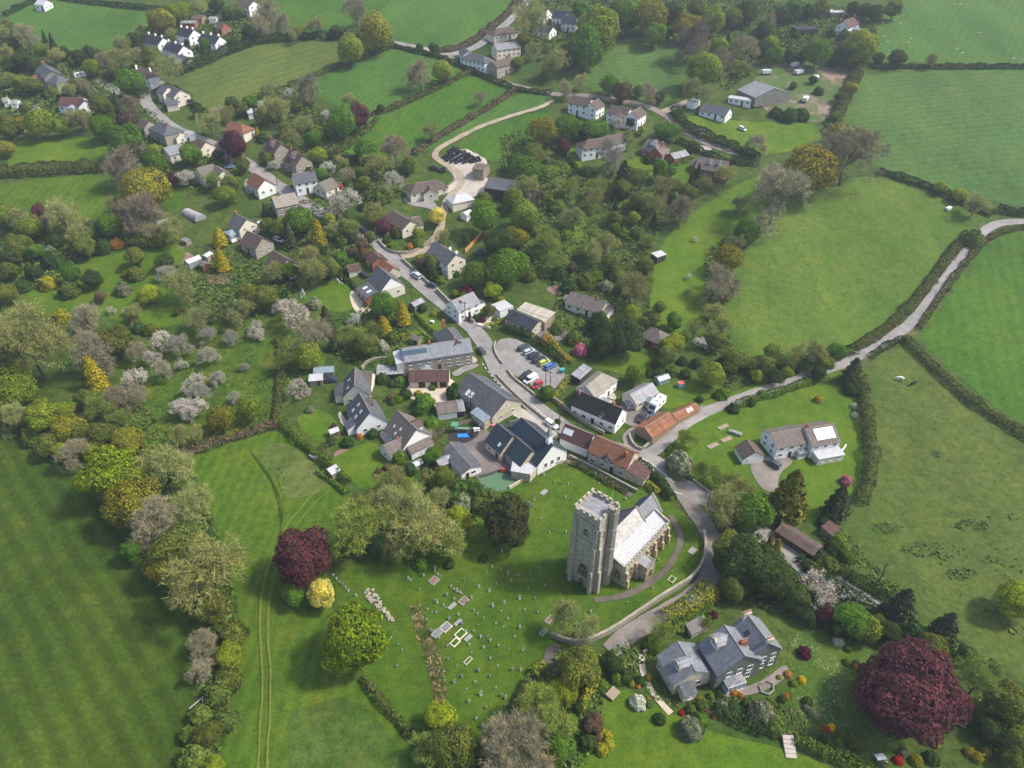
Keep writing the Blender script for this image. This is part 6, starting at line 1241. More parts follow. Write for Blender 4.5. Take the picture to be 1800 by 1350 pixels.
def animal(label, cat, p, q, s, m, name, group=None, graze=True, m2=None):
    """a standing grazing animal, one skin over a jointed skeleton; s = height at the shoulder in metres"""
    A = G(*p); B = G(*q); a = math.atan2((B-A).y, (B-A).x)
    sheep = name == 'sheep'
    V = [(-.55, 0, .80), (-.2, 0, .82), (.15, 0, .80), (.45, 0, .84), (.72, 0, 1.0 if not graze else .70), (.95, 0, 1.22 if not graze else .38), (1.15, 0, 1.12 if not graze else .14)]; Rd = [.22, .25, .25, .23, .14, .11, .07] if not sheep else [.26, .30, .30, .26, .16, .12, .08]
    E = [(i, i+1) for i in range(6)]
    for x, j, kn in ((-.52, 0, .09), (.42, 3, -.02)):
        for y in (-.14, .14):
            i = len(V); V += [(x+.02, y, .55), (x-kn, y, .30), (x+.02, y, .02)]; Rd += [.11, .055, .05]; E += [(j, i), (i, i+1), (i+1, i+2)]
    i = len(V); V += [(-.74, 0, .78), (-.82, 0, .45)]; Rd += [.06, .04]; E += [(0, i), (i, i+1)]
    hd = 5
    for y in (-.1, .1): i = len(V); V += [(V[hd][0]-.05, y, V[hd][2]+.16)]; Rd += [.03]; E += [(hd, i)]
    me = bpy.data.meshes.new('body'); me.from_pydata([(x*s, y*s, z*s) for x, y, z in V], E, []); o = bpy.data.objects.new(name, me); COL.objects.link(o); me.materials.append(M[m])
    sk = o.modifiers.new('skin', 'SKIN'); me.skin_vertices[0].data[0].use_root = True
    for v, r in zip(me.skin_vertices[0].data, Rd): v.radius = (r*s, r*s)
    o.modifiers.new('sub', 'SUBSURF').levels = 1; o.modifiers['sub'].render_levels = 1
    o.location = (A.x, A.y, A.z+.1); o.rotation_euler = (0, 0, a); tag(o, label, cat, group)
animal('pale horse grazing in the olive pasture', 'horse', (1581, 669), (1570, 667), 1.5, 'palehide', 'horse'); animal('dark horse grazing beside the pale one', 'horse', (1604, 677), (1615, 673), 1.5, 'darkhide', 'horse')
for k, (x, y) in enumerate([(1678, 9), (1688, 10), (1582, 43), (1600, 70), (1596, 77), (1559, 76), (1553, 66), (1682, 88), (1691, 95), (1551, 42), (1781, 105), (1640, 50), (1720, 60)]): animal('white sheep grazing in the pale hilltop field', 'sheep', (x, y), (x+(6 if k % 2 else -6), y+(k % 3)-1), .85, 'wool', 'sheep', 'sheep in the hilltop field')
def trampoline():
    g = G(845, 445); Mx = Matrix.Translation(g.xyz); rt = link('trampoline', None, None, None, Mx); tag(rt, 'round garden trampoline with turquoise rim', 'trampoline'); bm = bmesh.new(); n = 24
    for k in range(n):
        a, b = 2*math.pi*k/n, 2*math.pi*(k+1)/n; bm.faces.new([bm.verts.new((r*math.cos(t), r*math.sin(t), .85)) for r, t in ((1.75, a), (2.05, a), (2.05, b), (1.75, b))])
    link('rim_pad', bm_mesh(bm), M['plastic'], rt, Mx).color = (.05, .45, .42, 1); bm = bmesh.new(); cyl(bm, (0, 0, .80), (0, 0, .83), 1.8, 1.8, n); link('mat', bm_mesh(bm), M['tyre'], rt, Mx); bm = bmesh.new()
    for k in range(6): t = k*math.pi/3; cyl(bm, (1.98*math.cos(t), 1.98*math.sin(t), -.1), (1.98*math.cos(t), 1.98*math.sin(t), 2.5), .04, .04, 6)
    link('net_pole', bm_mesh(bm), M['tyre'], rt, Mx)
trampoline()
def goal(label, p, ang, w=3.6, h=2.0):
    g = G(*p); Mx = Matrix.Translation(g.xyz)@Matrix.Rotation(ang, 4, 'Z'); bm = bmesh.new()
    for a, b in (((-w/2, 0, 0), (-w/2, 0, h)), ((w/2, 0, 0), (w/2, 0, h)), ((-w/2, 0, h), (w/2, 0, h)), ((-w/2, 0, h), (-w/2, 1.3, 0)), ((w/2, 0, h), (w/2, 1.3, 0)), ((-w/2, 1.3, 0), (w/2, 1.3, 0))): cyl(bm, a, b, .07, .07, 6)
    for k in range(1, 8): x = -w/2+w*k/8; cyl(bm, (x, 0, h), (x, 1.3, 0), .015, .015, 4)
    o = link('goal', bm_mesh(bm), M['frame'], None, Mx); tag(o, label, 'goal')
goal('white football goal at the left end of the lawn', (535, 520), R(115)); goal('small white goal lying at the far lawn edge', (595, 498), R(-60), 2.6, 1.4)
def simple(name, label, cat, p, parts, ang=0, group=None):
    """parts: (name, list of boxes, material, colour)"""
    g = G(*p); Mx = Matrix.Translation((g.x, g.y, g.z+.15))@Matrix.Rotation(ang, 4, 'Z')
    if len(parts) == 1:
        o = link(name, boxes(*parts[0][1]), M[parts[0][2]], None, Mx); o.color = (*parts[0][3], 1); return tag(o, label, cat, group)
    rt = link(name, None, None, None, Mx); tag(rt, label, cat, group)
    for n, bs, m, c in parts: link(n, boxes(*bs), M[m], rt, Mx).color = (*c, 1)
def bench(label, p, ang, c, name='picnic_bench'): simple(name, label, 'bench', p, [('table_top', [(-.9, .9, -.4, .4, .68, .74)], 'matt', c), ('seat', [(-.9, .9, -.85, -.6, .42, .46), (-.9, .9, .6, .85, .42, .46)], 'matt', c), ('leg', [(-.7, -.62, -.8, .8, 0, .419), (.62, .7, -.8, .8, 0, .419), (-.7, -.62, -.2, .2, .42, .679), (.62, .7, -.2, .2, .42, .679)], 'matt', c)], ang)
bench('white picnic bench nearer the tyre in the playground', (838, 757), R(10), (.75, .75, .72)); bench('grey-white picnic bench nearer the school wing', (847, 751), R(12), (.5, .48, .46)); bench('wooden picnic bench at the manor lawn corner', (1688, 1272), R(-35), (.3, .26, .2)); bench('white bench among the topiary', (1547, 1336), R(8), (.7, .7, .7))
simple('climbing_frame', 'green play frame with blue slide in the playground', 'climbing frame', (800, 758), [('tower', [(-.8, -.7, -.8, -.7, 0, 2.4), (.7, .8, -.8, -.7, 0, 2.4), (-.8, -.7, .7, .8, 0, 2.4), (.7, .8, .7, .8, 0, 2.4), (-.7, .7, -.7, .7, 1.1, 1.2)], 'matt', (.10, .22, .14)), ('roof', [(-1, 1, -1, 1, 2.4, 2.5)], 'matt', (.08, .25, .16)), ('bridge', [(.82, 4.2, -.4, .4, 1.1, 1.2), (.82, 4.2, -.42, -.38, 1.6, 1.7)], 'matt', (.2, .28, .22))], R(-5))
simple('paddling_mat', 'bright blue play mat on black rubber', 'play mat', (815, 767), [('mat', [(-1.8, 1.8, -.8, .8, 0, .25)], 'plastic', (.03, .22, .62))], R(5))
def torus(name, label, cat, p, r, t, m, c):
    g = G(*p); bm = bmesh.new(); n, k = 18, 8; vs = [[bm.verts.new(((r+t*math.cos(b*2*math.pi/k))*math.cos(a*2*math.pi/n), (r+t*math.cos(b*2*math.pi/k))*math.sin(a*2*math.pi/n), t+t*math.sin(b*2*math.pi/k))) for b in range(k)] for a in range(n)]
    for a in range(n): [bm.faces.new((vs[a][b], vs[(a+1) % n][b], vs[(a+1) % n][(b+1) % k], vs[a][(b+1) % k])) for b in range(k)]
    o = link(name, bm_mesh(bm), M[m], None, Matrix.Translation((g.x, g.y, g.z+.15))); o.color = (*c, 1); tag(o, label, cat)
torus('tractor_tyre', 'big black tractor tyre in the playground', 'tyre', (829, 765), .65, .35, 'tyre', (0, 0, 0)); torus('paddling_pool', 'pink inflatable pool beside the school wing', 'paddling pool', (863, 747), .8, .3, 'plastic', (.7, .12, .3))
simple('wheelie_bin', 'turquoise bin at the car park corner', 'bin', (988, 655), [('bin_body', [(-.7, .7, -.6, .6, 0, 1.2)], 'plastic', (.05, .28, .26)), ('lid', [(-.75, .75, -.65, .65, 1.203, 1.3)], 'plastic', (.08, .36, .33))], R(20)); simple('tarpaulin', 'bright blue tarpaulin over a log pile beside the church lane', 'tarpaulin', (1210, 1053), [('sheet', [(-1.4, 1.4, -.6, .6, 0, .7), (-1.1, 1.1, -.4, .4, .703, .95)], 'plastic', (.06, .26, .60))], R(38))
simple('water_trough', 'white water trough at the field hedge', 'trough', (1667, 369), [('tub', [(-1.4, 1.4, -.6, .6, 0, .9), (-1.5, 1.5, -.7, .7, .903, 1.0)], 'matt', (.75, .75, .72))], R(40)); simple('water_tank', 'grey galvanised tank against the meadow hedge', 'tank', (551, 806), [('tub', [(-1.1, 1.1, -.45, .45, 0, .8), (-1.15, 1.15, -.5, .5, .803, .88)], 'matt', (.25, .26, .27))], R(-35))
simple('toy_house', 'red and blue toy playhouse on the cottage lawn', 'toy house', (1196, 680), [('walls', [(-.9, .9, -.7, .7, 0, 1.2)], 'plastic', (.12, .35, .5)), ('roof', [(-1.0, 1.0, -.8, .8, 1.203, 1.5)], 'plastic', (.55, .12, .08))], R(20)); simple('toy_car', 'red play toys beside the artificial turf', 'toy', (884, 830), [('body', [(-.6, .6, -.4, .4, 0, .7), (-.3, .4, -.35, .35, .703, 1.2)], 'plastic', (.5, .05, .04))], R(10))
simple('garden_table', 'white garden table on the hedged lawn', 'table', (760, 568), [('top', [(-.7, .7, -.5, .5, .68, .74)], 'matt', (.75, .75, .73)), ('leg', [(-.5, -.4, -.3, .3, 0, .679), (.4, .5, -.3, .3, 0, .679)], 'matt', (.7, .7, .7))], R(-30)); simple('sun_lounger', 'white garden chairs by the lawn hedge', 'garden chair', (604, 492), [('seat', [(-.7, .7, -.4, .4, .3, .42), (-.9, -.7, -.4, .4, .3, 1.0)], 'matt', (.75, .75, .73))], R(30)); simple('garden_steps', 'pale stone steps down the manor hedge bank', 'steps', (1386, 1311), [('tread', [(-1, 1, -2.4, -1.6, -.4, .15), (-1, 1, -1.598, -.8, -.4, .3), (-1, 1, -.798, 0, -.4, .45), (-1, 1, .002, .8, -.4, .6), (-1, 1, .802, 1.6, -.4, .75)], 'matt', (.42, .36, .31))], R(-5))
simple('raised_bed', 'timber compost bays at the lower right garden corner', 'compost bay', (1765, 1310), [('boards', [(-1.5, 1.5, -1.1, -1.0, 0, .9), (-1.5, 1.5, 1.0, 1.1, 0, .9), (-1.5, -1.4, -.99, .99, 0, .9), (1.4, 1.5, -.99, .99, 0, .9), (-.05, .05, -.99, .99, 0, .9)], 'wood', (1, 1, 1))], R(-30)); simple('stone_trough', 'pale stone trough on the grass by the garage', 'log pile', (1292, 763), [('stones', [(-1.8, 1.8, -.6, .6, 0, .6), (-1.2, .2, -.5, .5, .603, .8), (.6, 1.6, -.4, .5, .603, .75)], 'lichenstone', (1, 1, 1))], R(-30))
for lb, p in (('brown plank bed furthest up the garage lawn', (1271, 751)), ('brown plank bed between the other two on the lawn', (1277, 773)), ('orange-brown square bed nearest the garage lane side', (1253, 784))): simple('raised_bed', lb, 'garden bed', p, [('bed', [(-1.8, 1.8, -.7, .7, -.1, .12)], 'wood', (1, 1, 1))], R(30), 'raised beds on the garage lawn')
for k, (x, y, lb) in enumerate(((1346, 131, 'white box trailer furthest left on the scraped ground'), (1403, 131, 'white sheet-covered heap in the middle of the scraped ground'), (1396, 118, 'grey trailer highest on the scraped ground'), (1415, 179, 'white box trailer lowest on the scraped ground'), (1434, 142, 'small white trough on the scraped ground'))):
    simple('farm_trailer', lb, 'trailer', (x, y), [('box', [(-2.4, 2.4, -1.1, 1.1, .6, 2.2)], 'matt', (.62, .63, .62)), ('chassis', [(-2.3, 2.9, -.9, .9, .4, .597), (-1.2, -.6, -1.05, -.85, 0, .6), (-1.2, -.6, .85, 1.05, 0, .6)], 'matt', (.06, .06, .06))], R(10+k*17))
def rubble():
    rr = random.Random(4); bm = bmesh.new(); c = line([(648, 1040), (662, 1060), (675, 1075), (688, 1090)], .55, 1); o0 = c[0]
    for k, p in enumerate(c):
        for _ in range(5 if k < 8 else 3):
            x = p.x-o0.x+rr.uniform(-1.0, 1.0)*(1.1 if k < 8 else .5); y = p.y-o0.y+rr.uniform(-.5, .5); s_ = rr.uniform(.15, .42)
            box(bm, -s_, s_, -s_*.7, s_*.7, -.1, rr.uniform(.1, .4), Matrix.Translation((x, y, 0))@Matrix.Rotation(rr.uniform(0, 3), 4, 'Z'))
    tag(link('rubble', bm_mesh(bm), M['drystone'], None, Matrix.Translation((o0.x, o0.y, .1))), 'line of broken pale rubble in the churchyard grass', 'rubble', kind='stuff')
rubble()
def deadbranch():
    g = G(362, 1238); bm = bmesh.new(); cyl(bm, (-2.6, -1.4, .8), (.6, 1.8, 1.7), .16, .1, 6); cyl(bm, (-.6, .6, 1.3), (1.4, -3.2, .7), .2, .12, 6); cyl(bm, (1.4, -3.2, .7), (1.8, -5.0, .4), .12, .05, 6); cyl(bm, (0, 1.2, 1.5), (-.9, 2.4, 1.8), .08, .03, 5); o = link('fallen_branch', bm_mesh(bm), plain('bleached_wood', (.42, .38, .33), .9, .2), None, Matrix.Translation(g.xyz)); tag(o, 'bleached fallen branch lying in the brown hedge', 'branch')
deadbranch()

# ---------------------------------------------------------------- hedges
DK, OL, BR, LG, YG = (.040, .072, .020), (.088, .105, .032), (.13, .105, .068), (.08, .14, .02), (.22, .24, .03)
for px, wd, ht, c, d in (
 ([(318, 803), (370, 785), (430, 766), (488, 748)], 3.2, 2.0, BR, 'overgrown brown hedge'), ([(488, 740), (520, 772), (560, 805), (592, 832), (614, 850)], 2.4, 2.2, LG, 'clipped bright hedge'),
 ([(640, 1195), (665, 1230), (700, 1268), (738, 1305)], 1.6, 1.5, OL, 'narrow olive hedge'), ([(1592, 600), (1615, 625), (1660, 668), (1705, 708), (1760, 745), (1830, 785), (1950, 850)], 3.6, 2.3, OL, 'thick olive field hedge'),
 ([(1512, 668), (1520, 730), (1530, 790), (1525, 850), (1512, 885)], 4.0, 3.2, OL, 'tall dense olive hedge'), ([(1530, 628), (1570, 602), (1590, 598)], 2.2, 1.5, DK, 'low dark hedge'), ([(1505, 612), (1550, 585), (1600, 540), (1640, 490), (1665, 455), (1700, 412)], 4.0, 1.7, OL, 'lane hedge of brambles'), ([(1615, 578), (1660, 510), (1705, 452), (1740, 415), (1800, 400), (1880, 398)], 2.4, 1.5, OL, 'low lane hedge'),
 ([(1290, 640), (1330, 650), (1400, 645), (1450, 632), (1500, 618)], 4, 2.5, DK, 'dark lane hedge'), ([(1300, 712), (1340, 700), (1400, 680), (1450, 662)], 3.0, 1.6, LG, 'low green lane hedge'),
 ([(1545, 304), (1600, 320), (1660, 342), (1700, 362), (1740, 380)], 4, 2.2, DK, 'dark field-edge hedge'), ([(1755, 372), (1790, 380), (1880, 378)], 4, 3, DK, 'dark roadside hedge'), ([(1512, 116), (1500, 145), (1480, 185), (1466, 216)], 6, 4, OL, 'broad shaggy hedge'), ([(1535, 120), (1600, 120), (1700, 121), (1900, 119)], 3, 2.4, DK, 'long straight dark field hedge'),
 ([(1185, 200), (1205, 228), (1250, 248), (1300, 268), (1330, 282)], 5, 3.6, DK, 'thick dark lane hedge'), ([(1192, 250), (1230, 268), (1280, 290), (1330, 290)], 3, 2.2, DK, 'dark clipped garden hedge'), ([(1165, 305), (1190, 290), (1215, 278)], 2, 1.6, LG, 'bright garden hedge'),
 ([(508, 152), (557, 134), (600, 117), (645, 102), (690, 83)], 3, 2, OL, 'straight field hedge'), ([(655, 203), (692, 192), (760, 161), (825, 128)], 3.4, 2, OL, 'brown-green field hedge'), ([(728, 272), (770, 242), (822, 212), (862, 190), (905, 158)], 3.4, 2, BR, 'brown track-side hedge'), ([(690, 82), (735, 94), (775, 102), (830, 128), (905, 160), (968, 167)], 3, 2, DK, 'dark lane hedge'), ([(450, 76), (510, 70), (560, 66), (640, 70)], 5, 3.5, DK, 'dark bushy field hedge'), ([(585, 276), (630, 244), (662, 213)], 3.4, 2, OL, 'scrubby garden-end hedge'), ([(300, 148), (330, 180), (360, 200)], 3, 2.2, DK, 'dark hedge'), ([(312, 132), (360, 112), (400, 94), (450, 76)], 6, 4.5, DK, 'dark bushy hedge'), ([(770, 92), (812, 88), (858, 56), (900, 20), (920, -20)], 4, 2.5, BR, 'brown lane hedge'), ([(578, 280), (620, 284), (650, 276)], 3, 2.4, DK, 'dark garden hedge'),
 ([(0, 308), (60, 305), (130, 300), (188, 298)], 7, 4, OL, 'tall mixed field hedge'), ([(0, 170), (50, 168), (110, 172), (160, 178)], 3, 2.2, DK, 'dark garden hedge'), ([(10, 28), (35, 15), (68, 0)], 4, 2.5, DK, 'dark field hedge'), ([(110, 0), (200, 12), (290, 20)], 4, 2.5, DK, 'dark field hedge'),
 ([(960, 595), (975, 612), (1000, 642)], 2.6, 2.4, (.27, .23, .03), 'golden clipped hedge'), ([(885, 580), (915, 590), (950, 605), (985, 640)], 2.2, 2.4, DK, 'dark hedge'), ([(1000, 668), (985, 685), (970, 705)], 2.0, 1.8, YG, 'yellow-green hedge'), ([(853, 576), (870, 572), (882, 566)], 1.6, 1.4, YG, 'small yellow-green hedge'),
 ([(733, 556), (745, 572), (765, 590), (778, 590)], 1.6, 1.6, LG, 'clipped lawn hedge'), ([(940, 1185), (952, 1172)], 2.6, 2.4, YG, 'yellow-green hedge end'), ([(930, 1200), (915, 1228), (905, 1250)], 2.2, 2.0, OL, 'olive hedge'), ([(1262, 1252), (1285, 1262), (1310, 1275), (1340, 1288)], 2.6, 1.6, DK, 'clipped dark hedge'), ([(1400, 1305), (1440, 1322), (1480, 1336), (1540, 1360)], 2.6, 1.8, LG, 'clipped green hedge'), ([(1025, 1250), (1028, 1225), (1045, 1208)], 1.6, 1.8, YG, 'curved yellow hedge'),
 ([(1120, 815), (1145, 835), (1165, 855), (1180, 880)], 2.6, 2.6, DK, 'dark clipped hedge'), ([(1122, 835), (1140, 855), (1155, 870)], 2.4, 1.5, YG, 'lime clipped hedge'), ([(1008, 816), (1050, 838), (1100, 866)], 1.8, 1.1, OL, 'low rough hedge'), ([(1170, 1088), (1195, 1078), (1225, 1060), (1250, 1040)], 4.5, 2.6, YG, 'bushy yellow hedge'), ([(1185, 1100), (1215, 1088), (1245, 1072)], 3.5, 2, LG, 'bright laurel hedge'), ([(1405, 985), (1450, 1025), (1500, 1055), (1550, 1085)], 3.5, 2.4, DK, 'dark lane hedge'), ([(1420, 975), (1470, 1003), (1520, 1035), (1580, 1062)], 3.0, 2.2, DK, 'dark pasture hedge'),
 ([(560, 832), (585, 850), (608, 868)], 1.4, 1.2, LG, 'low meadow-edge hedge'), ([(590, 770), (560, 795), (580, 812)], 1.8, 1.4, OL, 'garden hedge'), ([(750, 790), (760, 775), (775, 760)], 2.2, 2.2, BR, 'brown hedge'), ([(490, 600), (500, 640), (490, 690), (488, 735)], 3, 2.2, OL, 'orchard-edge hedge'), ([(1180, 790), (1178, 808), (1195, 830), (1215, 845)], 2.2, 1.6, LG, 'low corner hedge'), ([(355, 560), (390, 565), (420, 552), (450, 540)], 5, 3, OL, 'olive thicket hedge'), ([(975, 262), (1020, 300), (1000, 320)], 2, 1.6, DK, 'low hedge'), ([(500, 520), (540, 500), (575, 488), (600, 486)], 2, 1.8, DK, 'dark lawn hedge'), ([(600, 492), (618, 500), (628, 512)], 1.6, 1.5, DK, 'dark lawn-end hedge')):
    hedge(px, wd, ht, c, d, 38 if px[0][1] > 500 else 26, .27 if px[0][1] > 500 else .38)

